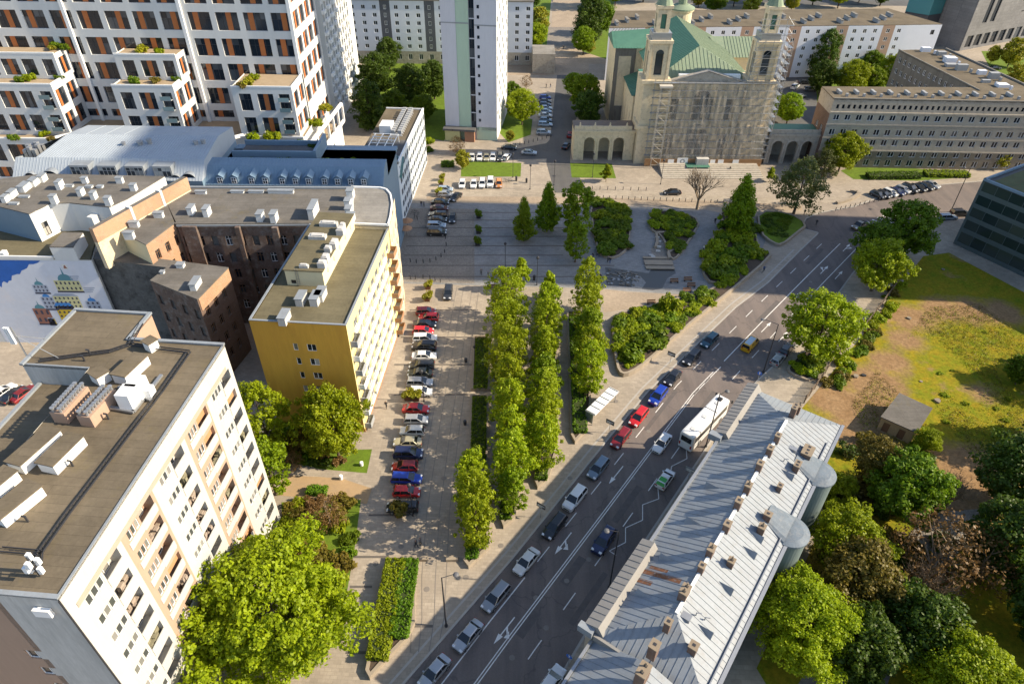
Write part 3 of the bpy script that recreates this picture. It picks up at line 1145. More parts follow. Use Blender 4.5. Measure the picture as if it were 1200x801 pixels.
pl.box(.0, .12, 0, YL, 0, .7)
b.part('plinth', pl, MATS['brown_balcony'])
poly = [(-YW, 0), (0, 0), (0, YL), (-YW, YL)]
rf = b.part('roof', flat_roof([(-YW + .25, .25), (-.25, .25), (-.25, YL - .25), (-YW + .25, YL - .25)], YH - .2), MATS['felt_olive'])
m = MB()
parapet(m, poly, YH, YH + .12, .34)
b.part('coping', m, MATS['zinc'], parent=rf)
hz_ = YH + 2.6
hp = [tuple(b.loc(x, y, hz_).xy) for x, y in ((333, 316), (378, 317), (416, 251), (371, 258))]
hp = [(hp[0][0], hp[0][1]), (hp[1][0], hp[0][1]), (hp[1][0], hp[2][1]), (hp[0][0], hp[2][1])]
hb = MB()
mat('cream_render', (0.64, 0.58, 0.38), .85, .08, .4)
body(b, hb, hp, YH - .2, hz_, {1: dict(cols=even(hp[2][1] - hp[1][1], 3.4, .5), rows=[(YH + .7, YH + 1.7)], style=PVC), 0: dict(cols=[(.7, 1.5)], rows=[(YH + .1, YH + .8)], style=(1, 'dark_frame', 'glass_dark', .06))}, 0)
hs = b.part('stair_housing', hb, MATS['cream_render'])
b.part('roof', flat_roof([(hp[0][0] - .2, hp[0][1] - .2), (hp[1][0] + .2, hp[1][1] - .2), (hp[2][0] + .2, hp[2][1]), (hp[3][0] - .2, hp[3][1])], hz_ + .12, .15), MATS['felt_olive'], parent=hs)
for x, y, sx, sy, h in ((372, 276, 1.4, .6, .6), (385, 261, 1.5, .5, .7), (399, 268, .6, .8, 1.0), (391, 283, .5, .9, 1.1), (384, 290, .5, .5, .9), (381, 300, .5, .7, 1.0), (377, 307, .6, .6, .9), (356, 311, .7, .3, .5), (401, 263, .4, .5, 1.2)):
    p = b.loc(x, y, hz_ + h)
    m = MB()
    m.box(p.x - sx, p.x + sx, p.y - sy, p.y + sy, hz_ + .12, hz_ + .12 + h)
    m.box(p.x - sx * .7, p.x + sx * .7, p.y - sy * .7, p.y + sy * .7, hz_ + .12 + h, hz_ + .3 + h)
    b.part('vent_box', m, MATS['grey_concrete'], parent=hs)
m = MB()
for s_ in (-.2, .2):
    m.box(hp[0][0] + 1.9 + s_ - .03, hp[0][0] + 1.9 + s_ + .03, hp[0][1] - .16, hp[0][1] - .1, YH - .1, hz_ + .4)
for k in range(9):
    m.box(hp[0][0] + 1.7, hp[0][0] + 2.1, hp[0][1] - .15, hp[0][1] - .11, YH + .2 + k * .3, YH + .24 + k * .3)
b.part('ladder', m, MATS['grey_metal'], parent=hs)
for x, y, rx in ((352, 345, .55), (369, 345, .6), (375, 340, .6), (332, 367, .55)):
    m = MB()
    p = b.loc(x, y, YH + 1.2)
    m.box(p.x - rx, p.x + rx, p.y - 1.2, p.y + 1.2, YH - .25, YH + 1.1)
    m.box(p.x - rx - .1, p.x + rx + .1, p.y - 1.3, p.y + 1.3, YH + 1.1, YH + 1.22, 1)
    b.part('chimney', m, [MATS['grey_concrete'], MATS['zinc']], parent=rf)
b.flush(95)

# ---- derelict brick tenements round the dark courtyard
RWALL = [MATS['ruin_wall'], MATS['brick_orange'], MATS['ruin_grey'], MATS['brick_red'], MATS['cream_render']]


def tenement(label, poly, h, spec, z0=0.0, roofm='felt_grey', chim=(), walls=None, capmats=None, tilt=None):
    c = (sum(p[0] for p in poly) / len(poly), sum(p[1] for p in poly) / len(poly))
    bb = Bld('tenement', label, c[0], c[1], 0)
    lp = [(p[0] - c[0], p[1] - c[1]) for p in poly]
    mb = MB()
    body(bb, mb, lp, z0, h, spec)
    bb.part('wall', mb, walls or RWALL)
    m = MB()
    big = [(p[0] * 1.012, p[1] * 1.012) for p in lp]
    m.prism(big, h - .02, h + .16)
    r_ = bb.part('roof', m, MATS[roofm])
    for x, y, sx, sy, ch in chim:
        k = MB()
        p = bb.loc(x, y, h + ch)
        k.box(p.x - sx, p.x + sx, p.y - sy, p.y + sy, h, h + ch)
        k.box(p.x - sx - .1, p.x + sx + .1, p.y - sy - .1, p.y + sy + .1, h + ch, h + ch + .15, 1)
        bb.part('chimney', k, capmats or [MATS['white_render'], MATS['zinc']], parent=r_)
    return bb, lp, r_


R1 = [P2(x, y, 18) for x, y in ((176, 329), (231, 351), (267, 314), (172, 302), (131, 286), (102, 303), (195, 314))]
ruin_rows = rows_down(15.5, 3.6, 1.9, 4)
b, lp, rf = tenement('derelict tenement with a kinked grey roof and one blank sooty wall', R1, 18.0,
                     {0: dict(mi=0, cols=even(11, 2.9, 1.1), rows=ruin_rows, style=None, back=2, rec=.3),
                      1: dict(mi=3, cols=even(8.5, 2.6, 1.1), rows=ruin_rows, style=OLDW, rec=.3),
                      4: dict(mi=2), 5: dict(mi=2), 6: dict(mi=2)}, chim=((228, 329, .5, 1.3, 1.3), (211, 309, .6, .5, .8), (190, 318, .3, .3, .5)))
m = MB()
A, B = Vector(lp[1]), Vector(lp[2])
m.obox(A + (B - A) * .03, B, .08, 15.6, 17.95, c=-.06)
b.part('painted_sun_band', m, MATS['brick_orange'])  # orange band over red brick stands in for sun on the wall top
b.flush()
R2 = [P2(x, y, 22) for x, y in ((133, 268), (171, 287), (206, 261), (192, 231))]
b, lp, rf = tenement('derelict tenement with orange brick end wall below a small grey roof', R2, 22.0,
                     {1: dict(mi=1, cols=even(9, 2.6, 1.1), rows=rows_down(20, 3.6, 1.9, 5), style=OLDW, rec=.3), 0: dict(mi=4)},
                     chim=((150, 272, .8, .4, 1.3), (156, 260, .8, .4, 1.1), (185, 249, .8, .4, 1.1)))
b.flush()
# orange brick fire wall between the grey roof and the white houses
fw = MB()
A, B = P(106, 268, 25), P(217, 207, 25)
fw.obox(A, B, .9, 22.4, 25.0, 0, 1)
fw.obox(A, B, .86, 17.2, 22.4, 3, 1)
for t in (.36, .68):
    p = A + (B - A) * t
    fw.obox(p, p + (B - A).normalized() * .5, 1.05, 21, 25.25, 2)
fw.build('fire_wall', [MATS['brick_orange'], MATS['felt_grey'], MATS['white_render'], MATS['cream_stone']], label='tall orange brick fire wall rising between grey tenement roof and white houses', cat='wall')
R3 = [P2(207, 263, 22), P2(366, 262, 22), P2(412, 262, 22), P2(412, 222, 22), P2(190, 221, 22)]
b, lp, rf = tenement('long derelict tenement with crumbling brown courtyard wall under a wide grey roof', R3, 22.0,
                     {0: dict(mi=0, cols=even(24, 2.45, 1.15), rows=rows_down(19.6, 3.5, 2.0, 5), style=lambda i, j: OLDWH if (i * 3 + j * 5) % 4 == 1 else OLDW if (i + j) % 3 else None, back=2, rec=.35),
                      1: dict(mi=3, cols=even(7, 2.6, 1.2), rows=rows_down(19.6, 3.5, 2.0, 5), style=OLDW, rec=.3)},
                     chim=((223, 242, .45, .9, 1.5), (241, 243, .45, .9, 1.7), (304, 249, .5, .9, 1.6), (320, 249, .5, .9, 1.8), (366, 240, .5, 2.0, 2.2),
                           (410, 222, .6, .9, 2.2), (408, 243, .5, .8, 2.2), (407, 234, .5, .8, 2.0), (410, 251, .7, .8, 1.8), (235, 224, 1.0, .3, .7), (278, 224, 1.2, .3, .5), (329, 223, 2.4, .4, .7), (300, 224, 1.4, .3, .5)))
m = MB()
for x0, x1 in ((-13.9, -11.4), (-4.5, -3.7), (2.0, 3.0)):
    m.box(x0, x1, lp[0][1] - .7, lp[0][1] + .02, 2, 21.9)
b.part('pilaster', m, MATS['ruin_wall'])
m = MB()
m.obox(lp[0], lp[1], .22, 21.7, 21.98, c=-.2)
m.obox(lp[4], lp[3], .5, 22.1, 22.5, c=0)
b.part('gutter', m, MATS['zinc'], parent=rf)
# two rotten balconies over the courtyard
for x, z in ((4.5, 9.5), (8.5, 9.5), (4.2, 5.6), (8.2, 5.6)):
    m = MB()
    m.box(x - 1.2, x + 1.2, lp[0][1] - 1.1, lp[0][1] - .02, z, z + .18)
    m.box(x - 1.2, x + 1.2, lp[0][1] - 1.1, lp[0][1] - 1.02, z + .18, z + 1.0)
    b.part('balcony', m, MATS['grey_concrete'])
b.flush()
# rounded pale corner house between the ochre block and the tenement
c0 = [P2(412, 264, 22.4), P2(456, 266, 22.4)]
arc = [P2(x, y, 22.4) for x, y in ((459, 255), (461, 240), (459, 229), (454, 223), (446, 221), (412, 220))]
b, lp, rf = tenement('rounded corner house with plain pale grey roof behind the yellow ochre block', c0 + arc, 22.4,
                     {1: dict(cols=even(7.5, 2.5, 1.2), rows=rows_down(20, 3.3, 1.8, 6), style=PVC2), 2: dict(cols=even(9, 2.6, 1.2), rows=rows_down(20, 3.3, 1.8, 6), style=PVC2)},
                     roofm='felt_pale', walls=[MATS['cream_stone']])
m = MB()
n_ = len(lp)
for i in range(n_):
    m.obox(lp[i], lp[(i + 1) % n_], .3, 22.5, 22.85, c=.2)
b.part('coping', m, MATS['white_trim'], parent=rf)
b.flush()

# ---- white house with the painted wall
b = Bld('mural_house', 'white house with a large painted city view mural on its south wall', -73.0, 100.6, 0)
mat('mural_sky', (0.62, 0.64, 0.70), .8, .10, .12, dirt=(0.70, 0.66, 0.66))
mat('mural_blue', (0.03, 0.12, 0.42), .8, .2, .3)
wl = MB()
ML = 32.0
WPOLY = [(-ML, 0), (0, 0), (-2.2, 6.5), (-5, 11), (-ML, 11)]
body(b, wl, WPOLY, 0, 18.5)
b.part('wall', wl, MATS['white_render'])
rf = b.part('roof', flat_roof([(-ML, .3), (-.4, .3), (-2.5, 6.5), (-5.3, 11), (-ML, 11)], 18.45), MATS['felt_olive'])
m = MB()
m.obox((-ML, .1), (-6.5, .1), .35, 18.5, 19.1)
for k in range(6):
    m.box(-16 - k * 2.6, -15.2 - k * 2.6, .5, 1.6, 18.5, 19.4)
b.part('terrace_wall', m, MATS['white_render'], parent=rf)
# painted wall: a flat picture of roofs and house fronts under a blue patch of sky
mp = MB()
mp.face([(-23, -.02, 0), (-.15, -.02, 0), (-.15, -.02, 18.3), (-23, -.02, 18.3)], 0)
rr = random.Random(11)
nb = 26
bl_pts = [(-23, 18.28)]
for k in range(nb + 1):
    t = k / nb
    x = -9.5 - 13.5 * t ** .8
    z = 17.9 - 8.0 * t ** .9 + rr.uniform(-.5, .5)
    bl_pts.append((x, min(18.25, z)))
bl_pts.insert(1, (-9.0, 18.28))
mp.face([(x, -.035, z) for x, z in [bl_pts[0]] + bl_pts[:0:-1]][::-1], 1)


def mural_house(x, z, w, h, body_i, roof_i, dome=False, cols=4, rws=3):
    mp.face([(x, -.035, z), (x + w, -.035, z), (x + w, -.035, z + h), (x, -.035, z + h)], body_i)
    if dome:
        pts = [(x + w * .5 + w * .3 * math.cos(t), z + h + w * .3 * math.sin(t)) for t in [math.pi * k / 8 for k in range(9)]]
        mp.face([(p[0], -.036, p[1]) for p in pts], roof_i)
        mp.face([(x + w * .46, -.036, z + h + w * .28), (x + w * .54, -.036, z + h + w * .28), (x + w * .5, -.036, z + h + w * .62)], roof_i)
    else:
        mp.face([(x - .1, -.036, z + h), (x + w + .1, -.036, z + h), (x + w * .85, -.036, z + h * 1.22), (x + w * .15, -.036, z + h * 1.22)], roof_i)
    for i in range(cols):
        for j in range(rws):
            xx, z_ = x + w * (i + .3) / cols, z + h * (j + .25) / rws
            mp.face([(xx, -.045, z_), (xx + w * .4 / cols, -.045, z_), (xx + w * .4 / cols, -.045, z_ + h * .5 / rws), (xx, -.045, z_ + h * .5 / rws)], 6)
    mp.face([(x - .1, -.044, z - .35), (x + w + .1, -.044, z - .35), (x + w + .1, -.044, z), (x - .1, -.044, z)], 6)


mural_house(-8.4, 12.0, 4.6, 2.2, 2, 5, True, 6, 2)
mural_house(-12.6, 11.6, 2.6, 1.6, 7, 5, True, 4, 2)
mural_house(-12.2, 8.0, 2.2, 2.6, 7, 3, True, 3, 3)
mural_house(-9.9, 8.2, 4.6, 2.6, 2, 7, False, 6, 3)
mural_house(-10.4, 5.0, 3.4, 3.6, 4, 3, False, 4, 4)
mural_house(-4.4, 7.2, 2.5, 2.6, 7, 3, True, 3, 3)
mural_house(-6.8, 5.4, 2.6, 1.6, 8, 7, False, 4, 2)
mural_house(-14.8, 4.6, 3.0, 3.4, 8, 5, True, 3, 2)
mural_house(-12.9, 4.5, 1.3, 1.2, 4, 7, False, 3, 1)
for x, z, w_ in ((-5.2, 15.0, 1.7), (-3.6, 12.6, 2.0), (-9.6, 2.6, 2.4), (-6.9, 2.2, 2.2), (-12.4, 3.2, 1.4)):
    for q in range(3):
        mp.face([(x, -.044, z - q * .42), (x + w_ * (1 - .15 * q), -.044, z - q * .42), (x + w_ * (1 - .15 * q), -.044, z - q * .42 + .22), (x, -.044, z - q * .42 + .22)], 7)
mp.face([(-5.6, -.044, 16.6), (-4.7, -.044, 16.6), (-4.7, -.044, 17.6), (-5.6, -.044, 17.6)], 9)
mp.face([(-5.45, -.05, 16.75), (-4.85, -.05, 16.75), (-5.05, -.05, 17.45), (-5.3, -.05, 17.3)], 8)
b.part('mural', mp, [MATS['mural_sky'], MATS['mural_blue'], mat_plain('paint_pale_yellow', (.62, .58, .30), .8), mat_plain('paint_blue', (.05, .22, .55), .8), mat_plain('paint_yellow', (.62, .42, .03), .8),
                     mat_plain('paint_teal', (.10, .25, .30), .8), mat_plain('paint_dark', (.05, .05, .08), .8), mat_plain('paint_grey', (.36, .40, .48), .8), mat_plain('paint_brown', (.30, .13, .09), .8), mat_plain('paint_white', (.75, .74, .72), .8)])
# stair tower at the east end, upper storeys with big flat roof
tw = MB()
tp = [(-6.3, 0.02), (-2.2, .02), (-3.0, 5.0), (-6.6, 5.0)]
body(b, tw, tp, 18.4, 21.0)
tt = b.part('stair_tower', tw, MATS['white_render'])
b.part('roof', flat_roof([(p[0], p[1]) for p in tp], 21.05, .15), MATS['felt_grey'], parent=tt)
up = [b.loc(x, y, 24).xy for x, y in ((-60, 228), (34, 251), (58, 239), (82, 238), (128, 243), (150, 233), (193, 207), (50, 204), (-40, 215))]
up = [tuple(p) for p in up]
um = MB()
body(b, um, up, 17.0, 24.0, {0: dict(mi=1), 1: dict(cols=[(1.2, 2.4), (4.4, 6.0)], rows=[(19.0, 21.6)], style=(2, 'dark_frame', 'glass', .08, .6)), 3: dict(cols=[(3, 4.6)], rows=[(19.4, 21.4)], style=DARK2)})
uw = b.part('upper_storey', um, [MATS['white_render'], MATS['zinc_blue']])
ur = b.part('roof', flat_roof([(p[0], p[1]) for p in up], 24.1, .2), MATS['felt_grey'], parent=uw)
for x, y, s1, s2, h in ((68, 212, .4, .8, 1.6), (93, 221, .4, .7, 1.4), (108, 225, .4, .6, 1.4), (125, 231, .5, .5, 1.6), (61, 229, .5, .5, 1.6), (98, 208, .5, .4, 1.2), (139, 208, .6, .4, 1.2), (155, 216, .5, .5, 1.3), (81, 217, .7, .3, .4), (104, 218, .6, .4, .4), (117, 218, .5, .4, .4), (28, 230, .9, .3, .3), (16, 238, .8, .3, .3),
                        (48, 205, .5, .8, 1.3), (38, 210, .6, 1.0, 1.2), (27, 216, .6, 1.2, 1.2), (12, 224, .5, 1.0, 1.2), (5, 229, .4, .8, 1.2)):
    k = MB()
    p = b.loc(x, y, 24 + h)
    k.box(p.x - s1, p.x + s1, p.y - s2, p.y + s2, 24.05, 24 + h)
    k.box(p.x - s1 - .08, p.x + s1 + .08, p.y - s2 - .08, p.y + s2 + .08, 24 + h, 24.12 + h, 1)
    b.part('chimney', k, [MATS['white_render'], MATS['zinc']], parent=uw)
for (x0, y0), (x1, y1) in (((100, 246), (112, 240)), ((104, 254), (118, 246)), ((92, 240), (97, 237))):
    k = MB()
    k.obox(b.loc(x0, y0, 22.5), b.loc(x1, y1, 22.5), 1.2, 18.6, 22.4)
    b.part('dormer_wall', k, MATS['white_render'], parent=uw)
b.flush()

# ---- blue-grey metal roofed building with dormers
b = Bld('office_building', 'long office building with blue grey metal mansard roof and a row of dormers', -62.0, 125.0, 0, 1.0)
wl = MB()
wl.prism([(-37, -.5), (0.5, -.5), (0.5, 20), (-37, 20)], -1, 21.0)
wl.prism([(0.5, 0.3), (36, 0.3), (36, 18), (0.5, 18)], -1, 19.9)
b.part('wall', wl, MATS['zinc_blue'])


def ribbed(mb, q, n, mi=0, h=.06, w=.05):
    """standing seams on the quad q = (a, b, c, d) with a-b eave and d-c ridge"""
    a, b_, c, d = [Vector(p) for p in q]
    nr = (b_ - a).cross(d - a).normalized()
    if nr.z < 0:
        nr = -nr
    u = (b_ - a).normalized() * w / 2
    for k in range(1, n):
        t = k / n
        p0, p1 = a.lerp(b_, t), d.lerp(c, t)
        mb.hexa([p0 - u, p0 + u, p1 + u, p1 - u, p0 - u + nr * h, p0 + u + nr * h, p1 + u + nr * h, p1 - u + nr * h], mi)


m = MB()
for q, n in (([(-37, -.5, 21), (0.5, -.5, 21), (0.5, 3, 24.0), (-37, 3, 24.0)], 60), ([(-33, 3, 24), (0.5, 3, 24), (0.5, 12, 25.2), (-31, 12, 25.2)], 60), ([(0.5, 20, 24), (-31, 20, 24), (-31, 12, 25.2), (.5, 12, 25.2)], 8)):
    m.face(q)
    ribbed(m, q, n)
m.face([(0.5, -.5, 21), (.5, 20, 21), (0.5, 20, 24), (.5, 12, 25.2), (0.5, 3, 24)])
m.face([(-37, -.5, 21), (-37, 3, 24), (-31, 12, 25.2), (-31, 20, 24), (-37, 20, 21)])
rf = b.part('roof', m, MATS['zinc_pale'])
m = MB()
for q in ([(0.5, .2, 19.9), (36, .2, 19.9), (36, 3.6, 22.6), (.5, 3.6, 22.6)], [(0.5, 3.6, 22.6), (36, 3.6, 22.6), (36, 6.6, 22.9), (.5, 6.6, 22.9)]):
    m.face(q)
    ribbed(m, q, 60)
m.face([(36, .2, 19.9), (36, 6.6, 19.9), (36, 6.6, 22.9), (36, 3.6, 22.6)])
m.face([(.5, 6.6, 22.9), (36, 6.6, 22.9), (36, 6.6, 19.9), (.5, 6.6, 19.9)])
rf2 = b.part('mansard_roof', m, MATS['zinc_blue'])
for k, x in enumerate((3.6, 6.4, 9.9, 12.6, 16.0, 18.6, 21.2, 24.4, 27.0, 29.6, 32.2)):
    d = MB()
    d.box(x - .75, x + .75, .45, 2.9, 20.0, 21.5)
    d.face([(x - .95, .2, 21.5), (x, .2, 22.1), (x, 3.2, 22.3), (x - .95, 3.2, 21.7)], 0)
    d.face([(x, .2, 22.1), (x + .95, .2, 21.5), (x + .95, 3.2, 21.7), (x, 3.2, 22.3)], 0)
    d.face([(x - .75, .44, 21.5), (x + .75, .44, 21.5), (x, .44, 22.0)], 0)
    o = b.part('dormer', d, MATS['zinc_blue'], parent=rf2)
    b.wins.append((Vector((x - .5, .38, 20.15)), 0.0, 1.0, 1.25, (2, 'pvc_white', 'glass_dark', .1, .55)))
for x in (-25.0, -19.6, -14.2, -8.8):
    b.wins.append((Vector((x, 0.0, 21.6)), 0.0, 3.4, 1.9, (4, 'zinc', 'glass_lit', .1, .6)))
    d = MB()
    d.box(x - .15, x + 3.55, .1, 3.4, 21.4, 23.7)
    b.part('dormer', d, MATS['zinc'], parent=rf)
for x, r_ in ((-33.5, 1.0), (-29.5, 1.6), (-4.8, .9), (-2.2, 1.3)):
    d = MB()
    pts = [(x + r_ * math.cos(t), r_ * .8 * math.sin(t)) for t in [math.pi * k / 10 for k in range(11)]]
    for k in range(10):
        d.face([(pts[k][0], -.1, 21.3 + pts[k][1]), (pts[k + 1][0], -.1, 21.3 + pts[k + 1][1]), (pts[k + 1][0], 3.0, 21.5 + pts[k + 1][1]), (pts[k][0], 3.0, 21.5 + pts[k][1])])
    d.face([(p[0], .05, 21.3 + p[1]) for p in pts[::-1]], 1)
    b.part('eyebrow_window', d, [MATS['zinc'], MATS['glass_dark']], parent=rf)
for x, y, r_, h in ((-14.2, 8.2, .5, .7), (-17.5, 8.0, .35, .6), (-12.4, 8.6, .45, 1.0), (-3, 8.6, .4, .7), (-1.6, 9.0, .4, .7)):
    d = MB()
    z = 24 + (y - 3) * .133
    d.lathe((x, y, z - .2), [(r_, 0), (r_, h), (r_ * 1.3, h), (r_ * 1.3, h + .25), (0, h + .35)], 8)
    b.part('ventilator', d, MATS['grey_metal'], parent=rf)
for k in range(9):
    d = MB()
    x, y = -36.6 + (k % 3) * .9, 5 + (k // 3) * 1.3
    d.box(x, x + .7, y, y + .9, 21, 24.6 + (k % 2) * .5)
    b.part('air_handler', d, MATS['grey_metal'], parent=rf)
# roof terrace further back, blue-grey deck
m = MB()
m.box(.6, 36, 6.7, 20.5, 19.3, 19.9)
m.box(3, 20, 10.5, 11, 19.9, 22.6)
m.box(20.0, 20.6, 10.5, 20, 19.9, 22.8)
m.box(3, 20, 18.5, 19, 19.9, 21.6)
b.part('roof_terrace', m, MATS['zinc_blue'])
m = MB()
m.box(3.2, 19.9, 11.05, 18.4, 19.9, 20.6)
b.part('roof_deck', m, MATS['felt_dark'])
b.flush()

# ---- white office with sail-like glass corner
b = Bld('office_building', 'white office block with dark flat roof and white steel frame on top beside the plaza', -27.0, 146.8, 3.3)
OL, OWd, OH = 37.5, 10.2, 15.0
wl = MB()
b.facade(wl, (0, 3), (0, OL), 0, OH, even(OL - 3, 2.3, 1.8), rows_down(14.0, 3.0, 1.6, 5), .15, 0, (2, 'zinc', 'glass_dark', .08))
b.facade(wl, (0, OL), (-OWd, OL), 0, OH)
b.facade(wl, (-OWd, OL), (-OWd, 0), 0, OH)
b.facade(wl, (-OWd, 0), (-1, 0), 0, OH)
b.facade(wl, (-1, 0), (0, 3), 0, OH)
b.part('wall', wl, mat('pale_blue_render', (0.62, 0.66, 0.68), .7, .06, .5))
poly = [(-OWd, 0), (-1, 0), (0, 3), (0, OL), (-OWd, OL)]
rf = b.part('roof', flat_roof(poly, OH + .05), MATS['felt_brown'])
m = MB()
m.obox((-.1, 3), (-.1, OL), .4, OH, OH + .5)
m.obox((0, OL - .1), (-OWd, OL - .1), .3, OH, OH + .35)
b.part('coping', m, MATS['white_trim'], parent=rf)
m = MB()
m.prism([(-OWd + .3, .3), (-1.2, .3), (-.4, 3.2), (-.4, 16), (-OWd + .3, 17)], OH + .06, OH + .12)
b.part('roof_deck', m, MATS['felt_dark'], parent=rf)
m = MB()
m.box(-8.2, -5.2, 20, 24, OH, OH + 2.0)
for k in range(12):
    for x in (-4.6, -2.9):
        m.box(x - .5, x + .5, 19 + k * 1.4, 20 + k * 1.4, OH + .3, OH + 1.3, 1)
    m.box(-5.3, -2.2, 18.7 + k * 1.4, 18.85 + k * 1.4, OH + .05, OH + .3)
b.part('air_conditioner', m, [MATS['white_trim'], MATS['mid_grey']], parent=rf)
m = MB()
for k in range(6):
    y = 5 + k * 1.9
    m.tube((-7.8 - .1 * k, y, OH + 2.2), (-2.2, y, OH + 2.2), .1, .1, 5)
for x in (-7.8, -5.9, -4.0, -2.2):
    m.tube((x, 5, OH + 2.2), (x, 14.5, OH + 2.2), .1, .1, 5)
    for y in (5, 14.5):
        m.tube((x, y, OH), (x, y, OH + 2.2), .08, .08, 5)
b.part('steel_frame', m, MATS['white_trim'], parent=rf)
m = MB()
for k in range(9):
    t0, t1 = k / 9, (k + 1) / 9
    a, c = Vector((-4.6, -2.6, 17.6)), Vector((.4, 3.0, 11.0))
    d, e = Vector((-4.6, 4.5, 16.6)), Vector((.6, 6.5, 15.0))
    m.face([a.lerp(c, t0), a.lerp(c, t1), d.lerp(e, t1), d.lerp(e, t0)])
    m.tube(a.lerp(c, t0), d.lerp(e, t0), .07, .07, 4, 1)
b.part('glass_sail', m, [mat_glass('glass_green', (.05, .12, .13), (.10, .2, .2), .5), MATS['white_trim']])
b.flush(80)

# ---- white residential complex with orange panels
ORA = lambda i, j: (4, 'dark_frame', 'glass_dark', .07, .62, ((.20, .44, 'orange_panel') if (i + j) % 2 else (.44, .68, 'orange_panel')))
ORS = lambda i, j: (3, 'dark_frame', 'glass_dark', .07, .62, (.36, .66, 'orange_panel')) if i % 3 == 1 else (3, 'dark_frame', 'glass_dark', .07, .62)
mat('orange_panel', (0.47, 0.15, 0.045), .6, .12, 1.0)
b = Bld('residential_complex', 'large white residential complex with orange window panels and stepped garden terraces', -55.8, 172.1, 0)
wl = MB()
MR = [(12.6, 14.6), (16.3, 20.6), (22.5, 26.8), (28.7, 33.0), (34.9, 39.2), (41.1, 45.4), (47.3, 51.6)]
mcols = even(88, 6.9, 5.5)
b.facade(wl, (-88, 11), (0, 11), 11.5, 58, mcols, MR, .5, 0, ORA)
b.facade(wl, (0, 11), (0, 34), 6, 58, even(23, 5.6, 4.4), [(8, 12)] + MR[1:], .45, 0, ORA)
b.facade(wl, (0, 34), (-88, 34), 0, 58)
b.facade(wl, (-88, 34), (-88, 11), 0, 58)
b.part('wall', wl, MATS['white_render'])
rf = b.part('roof', flat_roof([(-88, 11), (0, 11), (0, 34), (-88, 34)], 58.1), MATS['felt_brown'])
m = MB()
for x in (-56.5, -27.5, -.35):
    m.box(x - .5, x + .35, 10.4, 11.0, 11.5, 58)
b.part('pilaster', m, MATS['white_trim'])
WR = [(12.7, 16.9), (18.6, 22.9)]
for x0, x1, up_ in ((-15.2, 0, False), (-45.0, -29.6, True), (-80, -60, True)):
    w_ = MB()
    L = x1 - x0
    cols = [(1.6, 4.6), (6.2, 10.2), (L - 3.6, L - .9)] if L < 16 else [(1.4, 4.6), (6.0, 10.0), (11.2, 14.4), (L - 3.6, L - .9)]
    b.facade(w_, (x0, 0), (x1, 0), 11.5, 24.5, cols, WR, .45, 0, ORS)
    b.facade(w_, (x1, 0), (x1, 10.98), 11.5, 24.5, [(.8, 4.6), (6, 9.8)], WR, .4, 0, ORA)
    b.facade(w_, (x0, 10.98), (x0, 0), 11.5, 24.5, [(.8, 4.6), (6, 9.8)], WR, .4, 0, ORA)
    if up_:
        b.facade(w_, (x0 + .4, 5), (x1 + .4, 5), 24.4, 30.5, cols, [(25.2, 29.2)], .4, 0, ORS)
        b.facade(w_, (x1 + .4, 5), (x1 + .4, 10.98), 24.4, 30.5, [(1.2, 4.8)], [(25.2, 29.2)], .4, 0, ORA)
        b.facade(w_, (x0 + .4, 10.98), (x0 + .4, 5), 24.4, 30.5)
    wo = b.part('wing', w_, MATS['white_render'])
    t_ = MB()
    t_.box(x0 + .3, x1 - .3, .3, 10.9 if not up_ else 4.98, 24.2, 24.35)
    if up_:
        t_.box(x0 + .7, x1 + .1, 5.3, 10.95, 30.2, 30.35)
    b.part('terrace_deck', t_, mat('terrace_wood', (.34, .26, .17), .85, .2, .6), parent=wo)
    t_ = MB()
    for (ax, ay), (bx, by), z in (((x0, .1), (x1, .1), 24.5), ((x1 - .1, .3), (x1 - .1, 10.9), 24.5)) + ((((x0 + .4, 5.1), (x1 + .4, 5.1), 30.5),) if up_ else ()):
        t_.obox((ax, ay), (bx, by), .3, z, z + .35)
    b.part('coping', t_, MATS['white_trim'], parent=wo)
    # glass balconies at the right corner
    for z in (13.0, 15.6, 18.6, 21.2):
        g_ = MB()
        g_.box(x1 - 3.6, x1 - .9, -1.1, -.02, z, z + .12)
        g_.box(x1 - 3.6, x1 - .9, -1.1, -1.05, z + .12, z + 1.1, 1)
        b.part('balcony', g_, [MATS['mid_grey'], mat_glass('glass_rail', (.16, .24, .25), (.3, .4, .4), .4)], parent=wo)
po = MB()
b.facade(po, (-85, -4), (-46, -4), 0, 12.0, even(39, 6.9, 5.4), [(1.5, 4.4), (6.0, 10.6)], .5, 0, ORA)
b.facade(po, (-46, -4), (-46, -1), 0, 12.0)
b.facade(po, (-46, -1), (1, -1), 0, 12.0)
b.facade(po, (1, -1), (1, 12), 0, 12.0)
po.face([(-85, -4, 11.6), (-46, -4, 11.6), (-46, -1, 11.6), (1, -1, 11.6), (1, 12, 11.6), (-85, 12, 11.6)], 1)
pod = b.part('podium', po, [MATS['white_render'], MATS['terrace_wood']])
m = MB()
for x in (-62, -49.5, -33, -18.5):
    m.obox((x, -3.5), (x + 4.2, .2), .5, 11.9, 12.7)
m.obox((-85, -3.9), (-46, -3.9), .4, 12.0, 12.4)
m.obox((-46, -.9), (1, -.9), .4, 12.0, 12.4)
b.part('terrace_wall', m, MATS['white_trim'], parent=pod)
m = MB()                                     # white frame screen along the east terrace
A, B = Vector((3.7, -4.0)), Vector((5.5, 25.0))
for z in (6.4, 11.4):
    m.obox(A, B, .6, z, z + .8)
for k in range(7):
    p = A.lerp(B, k / 6)
    q = A.lerp(B, k / 6 + .02)
    m.obox(p, q, .55, 6.5, 11.6)
m.box(1.05, 3.6, -4, 24, 5.6, 6.2, 1)
m.box(1.05, 5.0, 6, 24, 0, 5.6)
